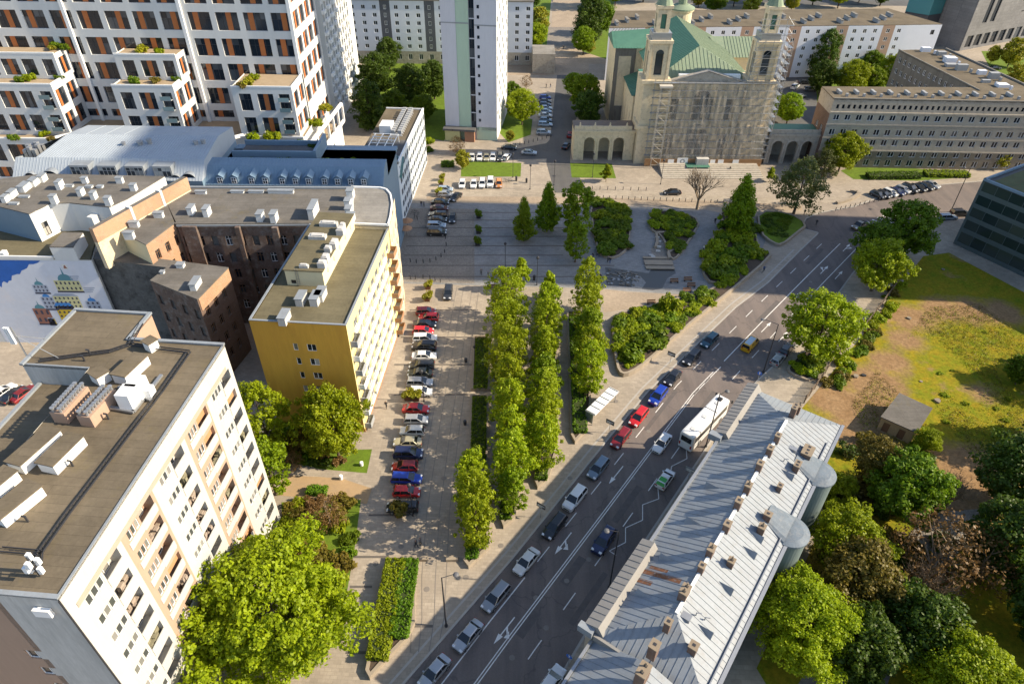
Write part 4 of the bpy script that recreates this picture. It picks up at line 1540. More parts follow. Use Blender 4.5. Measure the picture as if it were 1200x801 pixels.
b.part('pergola', m, [MATS['white_trim'], MATS['terrace_wood']])
b.flush(95)

# ---- tall slab with balconies at its right
b = Bld('residential_tower', 'tall pale residential tower covered in small balconies right of the white and orange complex', -55.4, 210.0, 0)
wl = MB()
b.facade(wl, (0, 0), (0, 36), 0, 66, even(34, 3.1, 2.2), rows_down(64, 2.9, 1.9, 21), .9, 0, (2, 'pvc_white', 'glass_lit', .08), back=1)
b.facade(wl, (0, 36), (0, 40), 0, 66)
b.facade(wl, (0, 40), (-12, 40), 0, 66)
b.facade(wl, (-12, 40), (-12, 0), 0, 66)
b.facade(wl, (-12, 0), (0, 0), 0, 66)
b.part('wall', wl, [MATS['white_render'], MATS['cream_render']])
for j, (za, zb_) in enumerate(rows_down(64, 2.9, 1.9, 21)):
    if za > 44:
        continue
    for k, (u0, u1) in enumerate(even(34, 3.1, 2.2)):
        if (j + k) % 2:
            continue
        m = MB()
        m.box(.0, .7, u0, u1, za - .6, za + .35)
        b.part('balcony', m, MATS['white_trim'])
b.part('roof', flat_roof([(-12, 0), (0, 0), (0, 40), (-12, 40)], 66.1), MATS['felt_grey'])
b.flush(94)

# ---- white slab across the background with dark vertical bands
b = Bld('apartment_block', 'long pale blue white apartment slab with dark grey vertical bands behind the trees', 6.4, 275.0, 0)
wl = MB()
R8 = rows_down(20.9, 2.75, 1.45, 6)
W8 = (2, 'pvc_white', 'glass_dark', .1)
mat('cool_white', (0.62, 0.65, 0.72), .8, .06, .4)
mat('anthracite', (0.10, 0.105, 0.12), .8, .1, .5)
segs = [(-78, -73.5, 1), (-73.5, -57.1, 0), (-57.1, -53.3, 1), (-53.3, -40.6, 0), (-40.6, -36.8, 1), (-36.8, -20, 0), (-20, -16, 1), (-16, 0, 0)]
for x0, x1, mi in segs:
    L = x1 - x0
    b.facade(wl, (x0, 0), (x1, 0), 4.6, 22.5, even(L, 4.1, 1.5) if mi == 0 else [(L / 2 - .5, L / 2 + .5)], R8, .15, mi, W8)
    b.facade(wl, (x0, -.02), (x1, -.02), 0, 4.6, even(L, 4.1, 1.6), [(1.6, 3.6)], .15, 2, W8)
b.facade(wl, (0, 0), (0, 14), 0, 22.5)
b.facade(wl, (0, 14), (-78, 14), 0, 22.5)
b.facade(wl, (-78, 14), (-78, 0), 0, 22.5)
b.part('wall', wl, [MATS['cool_white'], MATS['anthracite'], MATS['grey_stone']])
rf = b.part('roof', flat_roof([(-78.3, -.3), (.3, -.3), (.3, 14.3), (-78.3, 14.3)], 22.75), MATS['felt_grey'])
for k in range(13):
    m = MB()
    x = -75 + k * 6.1
    m.box(x, x + .7, 2.5, 8, 22.7, 23.7)
    m.box(x - .1, x + .8, 2.4, 8.1, 23.7, 23.85, 1)
    m.box(x + 2, x + 2.5, 9, 9.6, 22.7, 23.6)
    b.part('chimney', m, [MATS['white_render'], MATS['zinc']], parent=rf)
m = MB()
m.prism([(.05, -10), (8.5, -10), (8.5, 2), (.05, 2)], 0, 7.0, 0, 1)
b.part('annex', m, [MATS['grey_stone'], MATS['felt_pale']])
b.flush(94)

# ---- white tower in the middle of the background
b = Bld('residential_tower', 'tall white tower with a pale green stripe and dark stair glazing at top centre', -5.3, 200.1, 6.5)
mat('pale_green', (0.42, 0.54, 0.42), .85, .08, .3, streak=True)
mat('tower_grey', (0.56, 0.56, 0.60), .85, .1, .35, streak=True)
wl = MB()
TR = rows_down(58.5, 2.6, .9, 22)
b.facade(wl, (-15.6, 0), (-11.4, 0), 0, 62, mi=0)
b.facade(wl, (-11.4, .08), (-7.8, .08), 0, 62, mi=1)
b.facade(wl, (-7.8, .3), (-6.2, .3), 0, 62, [(.08, 1.52)], rows_down(60, 5.2, 4.9, 11), .1, 0, (2, 'dark_frame', 'glass_dark', .06, .5))
b.facade(wl, (-6.2, 0), (0, 0), 4, 62, [(.75, 1.45)], TR, .15, 0, (1, 'dark_frame', 'glass_dark', .06))
b.facade(wl, (-6.2, 0), (0, 0), 0, 4, mi=1)
b.facade(wl, (0, 0), (0, 24), 0, 62, even(24, 3.2, 2.4), rows_down(60.5, 2.6, 1.7, 22), 1.0, 4, (2, 'pvc_white', 'glass_lit', .07), back=4, skip=lambda i, j: (i + j) % 2 == 0)
b.facade(wl, (0, 24), (-15.6, 24), 0, 62)
b.facade(wl, (-15.6, 24), (-15.6, 0), 0, 62)
wl.box(-6.2, 0.02, -.05, -.01, 32.4, 32.75, 3)
wl.box(-15.6, -7.8, -.05, -.01, 32.8, 33.1, 3)
b.part('wall', wl, [MATS['tower_grey'], MATS['pale_green'], MATS['cream_render'], MATS['mid_grey'], MATS['white_render']])
b.part('roof', flat_roof([(-15.6, 0), (0, 0), (0, 24), (-15.6, 24)], 62.1), MATS['felt_grey'])
m = MB()
m.box(-16, -6.3, -2.6, -.1, 3.3, 3.9)
m.box(-15.5, -11, -2.2, -.1, 0, 3.3, 1)
m.box(-9.5, -6.6, -2.2, -.1, 0, 3.3, 2)
b.part('entrance', m, [MATS['felt_dark'], mat('pale_olive', (.42, .42, .22), .8, .1, 1.), MATS['brown_panel']])
b.flush(94)

# ---- church with two towers, green copper roofs and scaffolding
b = Bld('church', 'big twin towered church with green copper roofs and a front wrapped in scaffolding', 34.8, 184.6, -1.0)
CS = MATS['cream_stone']
mat('stone_front', (0.70, 0.58, 0.39), .85, .12, .5, dirt=(.52, .42, .28))
wl = MB()
# west front between the towers, with portal and window openings
fcols = [(7.6, 9.6), (13.0, 19.4), (22.8, 24.8)]
b.facade(wl, (5.5, 1), (27, 1), 0, 22.6, [(2.2, 4.2), (8.2, 13.6), (17.2, 19.2)], [(2.2, 8.6), (12.4, 18.2)], .8, 0, back=2)
b.facade(wl, (27, 1), (27, 4), 0, 22.6)
b.facade(wl, (5.5, 4), (5.5, 1), 0, 22.6)
wl.box(-1.5, 35.5, .3, .95, 10.0, 10.9)
wl.box(4.5, 28.5, .3, .95, 21.7, 22.6)
for x in (6.6, 12.2, 20.0, 25.8):
    wl.box(x - .7, x + .7, .2, .95, 1.0, 21.6)
# lower side bays beside the front
wl.box(-.2, 5.4, .5, 12, 0, 22.4)
wl.box(27.2, 35.4, .5, 12, 0, 22.4)
# nave, transept, choir
wl.box(4, 28.5, 4.05, 46, 0, 22.4)
wl.box(-4.2, 4, 30, 44, 0, 23.4)
wl.box(28.6, 41, 30, 44, 0, 21)
wl.box(-.5, 3.9, 12.1, 29.9, 0, 15)
wl.box(28.6, 33, 12.1, 29.9, 0, 15)
wl.box(8, 24, 46.1, 50, 0, 20)
b.part('wall', wl, [MATS['stone_front'], MATS['dark_stone'], MATS['glass_dark']])
sw = MB()
b.facade(sw, (-.6, 29.8), (-.6, 12.2), 0, 15, even(17.6, 4.4, 1.8), [(4, 10)], .5, 0, back=1)
b.facade(sw, (3.9, 29.8), (3.9, 12.2), 15.2, 22.4, even(17.6, 4.4, 1.6), [(16.5, 20.8)], .5, 0, back=1)
b.facade(sw, (-4.3, 44), (-4.3, 29.9), 0, 23.4, [(5.5, 8.6)], [(6, 14)], .6, 0, back=1)
b.facade(sw, (-4.3, 29.9), (2, 29.9), 0, 23.4, [(1.2, 5.0)], [(6, 21)], .3, 2, back=2)
b.part('side_wall', sw, [CS, MATS['glass_dark'], MATS['dark_stone']])
for x, z, w_, h in ((16, 8.6, 2.7, 2.7), (16, 18.2, 2.4, 2.4)):
    m = MB()
    pts = [(x + w_ * math.cos(t), z + h * math.sin(t)) for t in [math.pi * k / 12 for k in range(13)]]
    m.face([(p[0], .93, p[1]) for p in pts[::-1]])
    b.part('arched_window', m, MATS['glass_dark'])
pd = MB()
pd.prism([(4.2, -.1), (28.6, -.1), (28.6, 2.0), (4.2, 2.0)], 22.62, 23.2)
pd.v, pd.f, pd.m = pd.v, pd.f, pd.m
pts = [(7.2, 23.2), (25.4, 23.2), (16.3, 25.6)]
for y, rv in ((.4, False), (1.8, True)):
    q = [(p[0], y, p[1]) for p in pts]
    pd.face(q[::-1] if rv else q)
pd.face([(6.9, .1, 23.2), (16.3, .1, 25.8), (16.3, 2.2, 25.8), (6.9, 2.2, 23.2)])
pd.face([(16.3, .1, 25.8), (25.7, .1, 23.2), (25.7, 2.2, 23.2), (16.3, 2.2, 25.8)])
b.part('pediment', pd, MATS['grey_stone'])
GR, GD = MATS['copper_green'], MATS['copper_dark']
rm = MB()


def seamed(mb, q, n, mi=0):
    mb.face(q, mi)
    par_ribs(mb, q[0], q[1], q[3], q[2], n, mi, .09, .1)


z0, zr = 22.4, 28.6
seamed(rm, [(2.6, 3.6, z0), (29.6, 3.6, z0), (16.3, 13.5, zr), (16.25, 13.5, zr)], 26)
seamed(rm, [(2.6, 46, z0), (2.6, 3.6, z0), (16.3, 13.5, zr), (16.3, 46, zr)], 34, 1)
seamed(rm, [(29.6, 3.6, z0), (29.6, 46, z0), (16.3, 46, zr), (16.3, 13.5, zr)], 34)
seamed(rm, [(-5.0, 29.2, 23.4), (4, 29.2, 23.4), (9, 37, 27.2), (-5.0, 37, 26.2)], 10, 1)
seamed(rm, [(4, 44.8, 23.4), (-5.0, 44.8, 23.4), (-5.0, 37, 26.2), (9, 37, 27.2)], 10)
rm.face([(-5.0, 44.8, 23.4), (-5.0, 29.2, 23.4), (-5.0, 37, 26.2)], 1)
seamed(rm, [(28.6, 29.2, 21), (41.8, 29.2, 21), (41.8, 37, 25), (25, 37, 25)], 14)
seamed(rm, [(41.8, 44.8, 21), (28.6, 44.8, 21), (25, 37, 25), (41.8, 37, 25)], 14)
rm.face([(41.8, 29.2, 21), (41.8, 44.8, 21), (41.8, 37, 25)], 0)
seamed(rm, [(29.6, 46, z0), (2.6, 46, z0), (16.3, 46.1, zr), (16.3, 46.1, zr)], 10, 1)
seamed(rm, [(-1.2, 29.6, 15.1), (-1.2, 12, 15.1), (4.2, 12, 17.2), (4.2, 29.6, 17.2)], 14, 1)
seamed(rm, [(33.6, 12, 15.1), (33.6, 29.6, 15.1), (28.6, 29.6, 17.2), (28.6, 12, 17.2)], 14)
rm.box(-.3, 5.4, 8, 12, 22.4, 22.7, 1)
rf = b.part('roof', rm, [GR, GD])  # darker copper on the left side puts the shade into the colour
m = MB()                                     # drum behind the nave
m.lathe((18.8, 51, 0), [(3.4, 18), (3.4, 29.0), (3.9, 29.2), (3.9, 29.8), (0, 30.4)], 24)
b.part('drum', m, CS)
m = MB()
m.lathe((18.8, 51, 0), [(4.1, 29.6), (4.1, 30.0), (2.0, 31.0), (1.4, 31.0)], 24)
m.lathe((18.8, 51, 0), [(1.4, 30.9), (1.4, 33.5), (1.8, 33.7), (0, 35)], 12)
b.part('drum_roof', m, GR)
TWX = ((-.6, 6.0, 'left'), (27.4, 34.0, 'right'))
for x0, x1, sd in TWX:
    m = MB()
    cx_ = (x0 + x1) / 2
    hw = (x1 - x0) / 2
    for (hw_, za, zb_) in ((hw, 0.0, 10.4), (hw + .5, 10.4, 11.2), (hw - .1, 11.2, 22.6), (hw + .6, 22.6, 23.5)):
        m.box(cx_ - hw_, cx_ + hw_, 3 - hw_ + .4, 3 + hw_, za, zb_)
    # belfry with open arches
    h2 = hw - .75
    for (A, B) in (((cx_ - h2, 3 - h2), (cx_ + h2, 3 - h2)), ((cx_ + h2, 3 - h2), (cx_ + h2, 3 + h2)), ((cx_ + h2, 3 + h2), (cx_ - h2, 3 + h2)), ((cx_ - h2, 3 + h2), (cx_ - h2, 3 - h2))):
        b.facade(m, A, B, 23.5, 32.6, [(h2 - 1.05, h2 + 1.05)], [(24.6, 30.0)], .7, 0, back=1)
    m.box(cx_ - h2 - .5, cx_ + h2 + .5, 3 - h2 - .5, 3 + h2 + .5, 32.6, 33.3)
    for s1 in (-1, 1):
        for s2 in (-1, 1):
            m.box(cx_ + s1 * h2 - .35, cx_ + s1 * h2 + .35, 3 + s2 * h2 - .35, 3 + s2 * h2 + .35, 23.5, 32.6)
    h3 = h2 - .9
    for (A, B) in (((cx_ - h3, 3 - h3), (cx_ + h3, 3 - h3)), ((cx_ + h3, 3 - h3), (cx_ + h3, 3 + h3)), ((cx_ + h3, 3 + h3), (cx_ - h3, 3 + h3)), ((cx_ - h3, 3 + h3), (cx_ - h3, 3 - h3))):
        b.facade(m, A, B, 35.0, 40.6, [(h3 - .7, h3 + .7)], [(35.8, 39.3)], .5, 0, back=2)
    m.box(cx_ - h2 + .1, cx_ + h2 - .1, 3 - h2 + .1, 3 + h2 - .1, 33.3, 35.0, 3)
    m.box(cx_ - h3 - .4, cx_ + h3 + .4, 3 - h3 - .4, 3 + h3 + .4, 40.6, 41.3)
    t_ = b.part('tower', m, [CS if sd == 'left' else MATS['stone_front'], MATS['glass_dark'], GD, MATS['grey_metal']])
    # arch head over each belfry opening
    a_ = MB()
    pts = [(cx_ + 1.05 * math.cos(t), 30.0 + 1.05 * math.sin(t)) for t in [math.pi * k / 8 for k in range(9)]]
    a_.face([(p[0], 3 - h2 - .03, p[1]) for p in pts[::-1]])
    b.part('arch', a_, MATS['glass_dark'], parent=t_)
    s_ = MB()
    s_.lathe((cx_, 3, 41.3), [(h3 + .5, 0), (h3 + .2, .7), (1.4, 1.8), (1.1, 2.6), (1.3, 3.0), (.9, 4.4), (.3, 5.4), (.25, 8.6), (0, 9.2)], 12)
    b.part('spire', s_, MATS['copper_green'], parent=t_)
b.flush()
# stairs to the portal
m = MB()
for k in range(8):
    m.box(6 + k * .02, 34 - k * .02, -9.5 + k * .9, -1.2, k * .15, (k + 1) * .15)
m.build('stair', MATS['grey_stone'], b.root)
m = MB()
m.box(13.5, 20, -5.0, -2.0, 1.2, 1.27)
b.part('door_mat', m, MATS['copper_dark'])

# scaffolding and net, resting against the front
sc = thing('scaffolding', 'grey tube scaffolding with thin see through netting across the church front', 'scaffolding', (34.8, 184.6, 0), R(1.0))
m = MB()
xs = [2.2 + k * 2.15 for k in range(16)]
for x in xs:
    for y in (-1.5, -.6):
        m.tube((x, y, 2.2), (x, y, 24.0), .06, .06, 5)
for k in range(11):
    z = 3.2 + k * 2.0
    for y in (-1.5,):
        m.tube((1.6, y, z), (35.2, y, z), .05, .05, 5)
    m.box(1.8, 35.0, -1.5, -.65, z - .06, z)
for k in range(0, 15, 3):
    for j in range(0, 10, 2):
        m.tube((xs[k], -1.55, 3.2 + j * 2), (xs[k + 1], -1.55, 5.2 + j * 2), .045, .045, 4)
m.build('tube', MATS['grey_metal'], sc)
m = MB()
for y in (2, 5, 8):
    for x in (35.2, 36.6):
        m.tube((x, y - 2.5, 0), (x, y - 2.5, 33), .06, .06, 5)
for k in range(16):
    z = 2 + k * 2.0
    m.tube((35.2, -.8, z), (36.6, -.8, z + 1.6), .05, .05, 4)
    m.tube((36.6, -.8, z), (36.6, 5.6, z), .05, .05, 4)
    m.tube((36.6, -.8, z), (36.6, 2.4, z + 2), .05, .05, 4)
    m.box(35.2, 36.6, -.8, 5.6, z - .06, z)
    if z > 23:
        m.tube((26.6, -.8, z), (36.6, -.8, z), .05, .05, 4)
for x in (26.8, 29.0, 31.2, 33.4):
    m.tube((x, -.8, 22), (x, -.8, 39), .06, .06, 5)
for k in range(8):
    z = 23.5 + k * 2
    m.tube((26.8 + (k % 2) * 2.2, -.8, z), (29.0 + (k % 2) * 2.2, -.8, z + 2), .05, .05, 4)
    m.tube((35.2, -.8, z), (33.4, -.8, z + 2), .05, .05, 4)
    m.box(26.6, 35.2, -1.3, -.8, z - .05, z)
for z in (35, 37, 38.8):
    m.tube((26.8, -.8, z), (35.2, -.8, z), .05, .05, 4)
m.build('side_tube', MATS['grey_metal'], sc)
m = MB()                                     # braced hoist tower at the left
for x in (3.6, 6.2):
    for y in (-3.0, -1.7):
        m.tube((x, y, 0), (x, y, 22.4), .08, .08, 5)
for k in range(11):
    z = 1 + k * 2
    m.tube((3.6, -3, z), (6.2, -3, z), .06, .06, 5)
    m.tube((3.6, -3, z) if k % 2 else (6.2, -3, z), (6.2, -3, z + 2) if k % 2 else (3.6, -3, z + 2), .06, .06, 5)
    m.tube((6.2, -1.7, z), (7.6, -2.0, z + .7), .05, .05, 4)
m.box(3.2, 6.6, -3.2, -1.5, 22.4, 22.9)
m.build('hoist_tower', mat('scaffold_pale', (.50, .46, .39), .6, .1, 1.0), sc)


def mat_net():
    m_, nt, bs = _new('scaffold_net')
    v = coord(nt)
    a = noise(nt, v, 0.35, 4, .6)
    vs = coord(nt, (1, 1, .12))
    f = noise(nt, vs, 1.2, 3, .6)
    c = mixcol(nt, a, (.36, .33, .28), (.52, .47, .39))
    nt.links.new(c, bs.inputs['Base Color'])
    bs.inputs['Roughness'].default_value = .9
    al = N(nt, 'ShaderNodeMapRange')
    al.inputs[1].default_value, al.inputs[2].default_value = .3, .7
    al.inputs[3].default_value, al.inputs[4].default_value = .16, .52
    nt.links.new(f, al.inputs[0])
    nt.links.new(al.outputs[0], bs.inputs['Alpha'])
    MATS['scaffold_net'] = m_


mat_net()
m = MB()
nx, nz = 40, 14
rr = random.Random(5)
gx = [[(6.9 + 28.2 * i / nx, -1.72 - rr.uniform(0, .28), 2.4 + 20.6 * j / nz) for i in range(nx + 1)] for j in range(nz + 1)]
for j in range(nz):
    for i in range(nx):
        m.face([gx[j][i], gx[j][i + 1], gx[j + 1][i + 1], gx[j + 1][i]])
m.build('net', MATS['scaffold_net'], sc, smooth=True)
m = MB()
m.box(2.0, 35.2, -1.9, -1.75, .3, 2.3)
m.box(16.4, 19.8, -3.4, -1.95, 1.2, 3.0, 1)
m.build('hoarding', [mat('plywood', (.30, .17, .08), .8, .25, 1.0), MATS['grey_concrete']], sc)
for k, (x, w_, zz0, zz1) in enumerate(((8.6, 1.7, .8, 2.2), (11.2, 3.0, .6, 2.7), (20.6, 1.4, .8, 2.2), (22.8, 1.6, .8, 2.2), (27.0, 1.7, .8, 2.2))):
    m = MB()
    m.box(x, x + w_, -1.98, -1.92, zz0, zz1)
    if k == 1:
        m.lathe((0, 0, 0), [(0, 0)], 3) if False else None
        pts = [(x + 1.5 + .7 * math.cos(t), 1.7 + .7 * math.sin(t)) for t in [2 * math.pi * q / 14 for q in range(14)]]
        m.face([(p[0], -1.99, p[1]) for p in pts[::-1]], 1)
        pts = [(x + 1.5 + .35 * math.cos(t), 1.7 + .35 * math.sin(t)) for t in [2 * math.pi * q / 14 for q in range(14)]]
        m.face([(p[0], -2.0, p[1]) for p in pts[::-1]], 0)
    m.build('poster', [MATS['white_trim'], MATS['mid_grey']], sc)
m = MB()
m.box(9.0, 15.2, 2.2, 3.2, 23.3, 24.3)
m.box(17.5, 25.5, 2.2, 3.2, 23.3, 24.3)
m.build('tarpaulin', MATS['white_trim'], sc)

# arcades on both sides of the church
for (x0, x1, y, lab, dk) in ((16.9, 34.0, 186.8, 'cream three arched arcade wing left of the church', 0), (71.6, 88.5, 186.0, 'shaded three arched arcade wing right of the church', 1)):
    a = Bld('arcade', lab, x0, y, -1 if not dk else 0, cat='arcade')
    L = x1 - x0
    wl = MB()
    xs = (2.9, 7.1, 11.3) if not dk else (1.4, 5.6, 9.8)
    wdt = 3.0
    # front with arches: piers, arch heads cut in steps along the curve
    edges = [0.0]
    for x in xs:
        edges += [x, x + wdt]
    edges.append(L)
    for k in range(0, len(edges), 2):
        wl.box(edges[k], edges[k + 1], 0, 1.0, 0, 8.2)
    for x in xs:
        c_, r_ = x + wdt / 2, wdt / 2
        n_ = 14
        for k in range(n_):
            t0, t1 = math.pi * k / n_, math.pi * (k + 1) / n_
            xa, xb = c_ + r_ * math.cos(t1), c_ + r_ * math.cos(t0)
            za, zb_ = 5.2 + r_ * math.sin(t1), 5.2 + r_ * math.sin(t0)
            wl.hexa([(xa, 0, za), (xb, 0, zb_), (xb, 1, zb_), (xa, 1, za), (xa, 0, 8.2), (xb, 0, 8.2), (xb, 1, 8.2), (xa, 1, 8.2)])
        wl.box(x - .45, x - .1, -.12, 0.01, 0, 6.8)
        wl.box(x + wdt + .1, x + wdt + .45, -.12, .01, 0, 6.8)
    wl.box(-.25, L + .1, -.35, 1.2, 8.2, 8.8)
    wl.box(0, L - 1, .05, .5, 8.8, 9.9)
    wl.box(0, .9, 1.0, 7, 0, 8.2)
    wl.box(.9, L, 6.2, 7, 0, 8.2)
    a.part('wall', wl, MATS['cream_stone'] if not dk else MATS['grey_stone'])
    m = MB()
    m.box(-.1, L, .5, 7.2, 8.3, 8.95)
    for x in ((1.5, 5.7, 9.9, 14.6) if not dk else ()):
        m.lathe((x, .25, 9.9), [(.3, 0), (.35, .3), (.1, .5), (.25, .8), (0, 1.1)], 8, 1)
    a.part('roof', m, [mat('brown_tin', (.17, .13, .10), .6, .2, .5) if not dk else MATS['copper_dark'], MATS['cream_stone']])

# ---- pale slab behind the church
b = Bld('apartment_block', 'long white apartment block with salmon strips and blank end wall behind the church', 33.0, 258.0, 85.2)
# local y runs along the front (to the right in the photo), x to the front
wl = MB()
R11 = rows_down(16.8, 2.85, 1.4, 6)
FL = 109.4
x = 0.0
k = 0
while x < FL - 1:
    L = 4.6 if k % 2 else 13.0
    L = min(L, FL - x)
    b.facade(wl, (0, x), (0, x + L), 0, 18, even(L, 3.9, 1.4), R11, .12, 1 if k % 2 else 0, (2, 'pvc_white', 'glass_dark', .1))
    x += L
    k += 1
b.facade(wl, (0, x), (0, FL + 1), 0, 18) if x < FL + .9 else None
GE = b.Mi @ Vector((156, 268.5, 0))
b.facade(wl, (0, FL + 1), (GE.x, GE.y), 0, 18, [(9.5, 10.9)], [(14.6, 16.2)], .12, 0, (2, 'dark_frame', 'glass_dark', .08))
b.facade(wl, (GE.x, GE.y), (-24, FL + 6), 0, 18)
b.facade(wl, (-24, FL + 6), (-24, 7), 0, 18)
b.facade(wl, (-24, 7), (0, 0), 0, 18)
b.part('wall', wl, [MATS['cool_white'], MATS['salmon_render']])
poly = [(-24, 7), (0, 0), (0, FL + 1), (GE.x, GE.y), (-24, FL + 6)]
rf = b.part('roof', flat_roof([(p[0], p[1]) for p in poly], 18.15, .2), MATS['felt_brown'])
for k in range(24):
    m = MB()
    y = 3 + k * 4.6
    xx = -4 - (k * 7 % 3) * 4
    m.box(xx - 2, xx + 2, y, y + .8, 18.1, 19.3)
    m.box(xx - 2.1, xx + 2.1, y - .1, y + .9, 19.3, 19.45, 1)
    b.part('chimney', m, [MATS['mid_grey'], MATS['felt_pale']], parent=rf)
b.flush(94)

# ---- L-shaped grey office block on the right
b = Bld('office_building', 'long grey stone corner office block with rows of paired windows right of the church', 85.6, 184.2, 91.0)
wl = MB()
FH = 19.2
F = 60.0
PW = (2, 'pvc_white', 'glass_dark', .1)
b.facade(wl, (0, 0), (0, F), 15.9, FH, [(1.2 + k * 1.5, 1.9 + k * 1.5) for k in range(38)], [(16.7, 17.8)], .25, 0, (1, 'dark_frame', 'glass_dark', .05))
c12 = [(1.3 + k * 3.05, 2.9 + k * 3.05) for k in range(19)]
b.facade(wl, (0, 0), (0, F), 5.2, 15.9, c12, [(6.5, 8.2), (9.4, 11.1), (13.5, 15.1)], .22, 1, PW)
b.facade(wl, (0, 0), (0, F), 0, 5.2, c12, [(.6, 2.4), (3.3, 4.8)], .22, 2, PW)
b.facade(wl, (-10, 0), (0, 0), 0, 15.2, [(3, 4.4), (6.4, 7.8)], [(6.5, 8.2), (9.4, 11.1)], .22, 3, PW)
b.facade(wl, (-10, 0), (0, 0), 15.2, FH, mi=0)
b.facade(wl, (0, F), (-12, F), 0, FH)
b.facade(wl, (-12, 41), (-10, 0), 0, FH, mi=1)
wi = [tuple(b.Mi @ Vector((*P2(x, y, 19.2), 0)))[:2] for x, y in ((1148, 107), (1053, 59), (1108, 58), (1215, 107))]
body(b, wl, [wi[1], wi[0], wi[3], wi[2]], 0, FH, {0: dict(cols=even(33, 2.6, 1.3), rows=rows_down(17.5, 3.4, 1.5, 5), style=PW, mi=4)}, 0)
b.part('wall', wl, [MATS['grey_stone'], mat('pale_grey_stone', (.40, .37, .31), .9, .14, .4, dirt=(.30, .27, .22)), mat_tiles('rusticated', (.27, .235, .18), (.16, .14, .11), 1.1, .5, axis='wall', var=.12), MATS['brick_red'], MATS['dark_stone']])
m = MB()
for z, h, o in ((15.9, .4, .3), (12.6, .35, .2), (11.9, .25, .12), (5.2, .35, .15), (8.7, .25, .08)):
    m.box(.0, o, -.1, F, z - h, z)
b.part('cornice', m, MATS['grey_stone'])
poly = [(-10, 0), (0, 0), (0, F), (-12, F)]
rfm = MB()
rfm.prism([(p[0], p[1]) for p in poly], FH - .2, FH + .1)
rfm.prism([wi[1], wi[0], wi[3], wi[2]], FH - .2, FH + .08)
rf = b.part('roof', rfm, MATS['felt_brown'])
m = MB()
m.obox((-.1, 0), (-.1, F), .3, FH + .1, FH + .35)
m.obox(wi[1], wi[0], .3, FH + .1, FH + .4)
m.obox(wi[2], wi[3], .4, FH + .1, FH + .5)
b.part('coping', m, MATS['felt_pale'], parent=rf)
rr = random.Random(9)
for k in range(11):
    m = MB()
    y = 2.5 + k * 4.6
    m.box(-6.0, -3.4, y, y + .7, FH, FH + .9)
    m.box(-2.4, -1.8, y + 1.2, y + 1.8, FH, FH + .9)
    b.part('chimney', m, MATS['mid_grey'], parent=rf)
for k in range(10):
    m = MB()
    t = (k + .6) / 10.5
    p = Vector((*wi[1], 0)).lerp(Vector((*wi[0], 0)), t).lerp(Vector((*wi[2], 0)).lerp(Vector((*wi[3], 0)), t), rr.uniform(.35, .7))
    m.box(p.x - rr.uniform(.5, 1.4), p.x + rr.uniform(.5, 1.4), p.y - rr.uniform(.8, 2.2), p.y + rr.uniform(.8, 2.2), FH, FH + rr.uniform(.8, 1.9))
    m.box(p.x + 2, p.x + 2.6, p.y + 1, p.y + 1.6, FH, FH + 1.1)
    b.part('roof_plant', m, MATS['cool_white'] if k % 3 == 0 else MATS['mid_grey'], parent=rf)
b.flush(95)

# ---- dark stone tower in the top right corner
b = Bld('office_tower', 'tall dark stone clad office tower with teal glass panels in the top right corner', 186, 301, 62)
wl = MB()
DW = (1, 'dark_frame', 'glass_dark', .05)
mat_tiles('tower_cladding', (.20, .195, .195), (.10, .10, .10), 2.4, 1.2, axis='wall', var=.10, off=0)
b.facade(wl, (0, 0), (0, 58), 0, 8, even(58, 5.5, 4), [(1, 5.6)], .5, 0, DW)
b.facade(wl, (0, 0), (0, 7), 8, 80)
b.facade(wl, (0, 7), (0, 17), 8, 80, [(1, 4), (6, 9)], [(10, 79)], .4, 0, DW)
b.facade(wl, (0, 17), (0, 44), 8, 80, [(16, 26)], [(12 + 4 * k, 12.5 + 4 * k) for k in range(12)], .3, 0, back=1)
b.facade(wl, (0, 44), (0, 58), 8, 80, [(1.5, 12)], [(14 + 4.2 * k, 17.4 + 4.2 * k) for k in range(12)], .3, 0, (3, 'dark_frame', 'teal_glass', .06))
b.facade(wl, (-30, 0), (0, 0), 0, 80, [(4, 9)], [(10, 79)], .4, 0, DW)
b.facade(wl, (0, 58), (-30, 58), 0, 80)
b.facade(wl, (-30, 58), (-30, 0), 0, 80)
mat_glass('teal_glass', (.04, .15, .16), (.09, .26, .26), .4)
b.part('wall', wl, [MATS['tower_cladding'], MATS['dark_frame']])
b.part('roof', flat_roof([(-30, 0), (0, 0), (0, 58), (-30, 58)], 80.1), MATS['felt_grey'])
m = MB()
m.prism([(-22, -12), (-13, -9), (-13, -1), (-22, -1)], 12, 70, 0)
m.prism([(-22, -12), (-13, -9), (-13, -1), (-22, -1)], 0, 11.9, 1)
b.part('glass_wing', m, [MATS['teal_glass'], MATS['dark_frame']])
b.flush(60)

# ---- glass office at the right edge
b = Bld('glass_building', 'glass curtain wall office building with a green roof at the right edge', 104.3, 141.8, 149.0)
wl = MB()
GH = 15.9
mat_glass('curtain_glass', (.018, .032, .032), (.05, .065, .055), .5, .04)
mat('spandrel_glass', (.09, .115, .115), .25, .1, .3)
GLn, GD_ = 62.0, 23.0
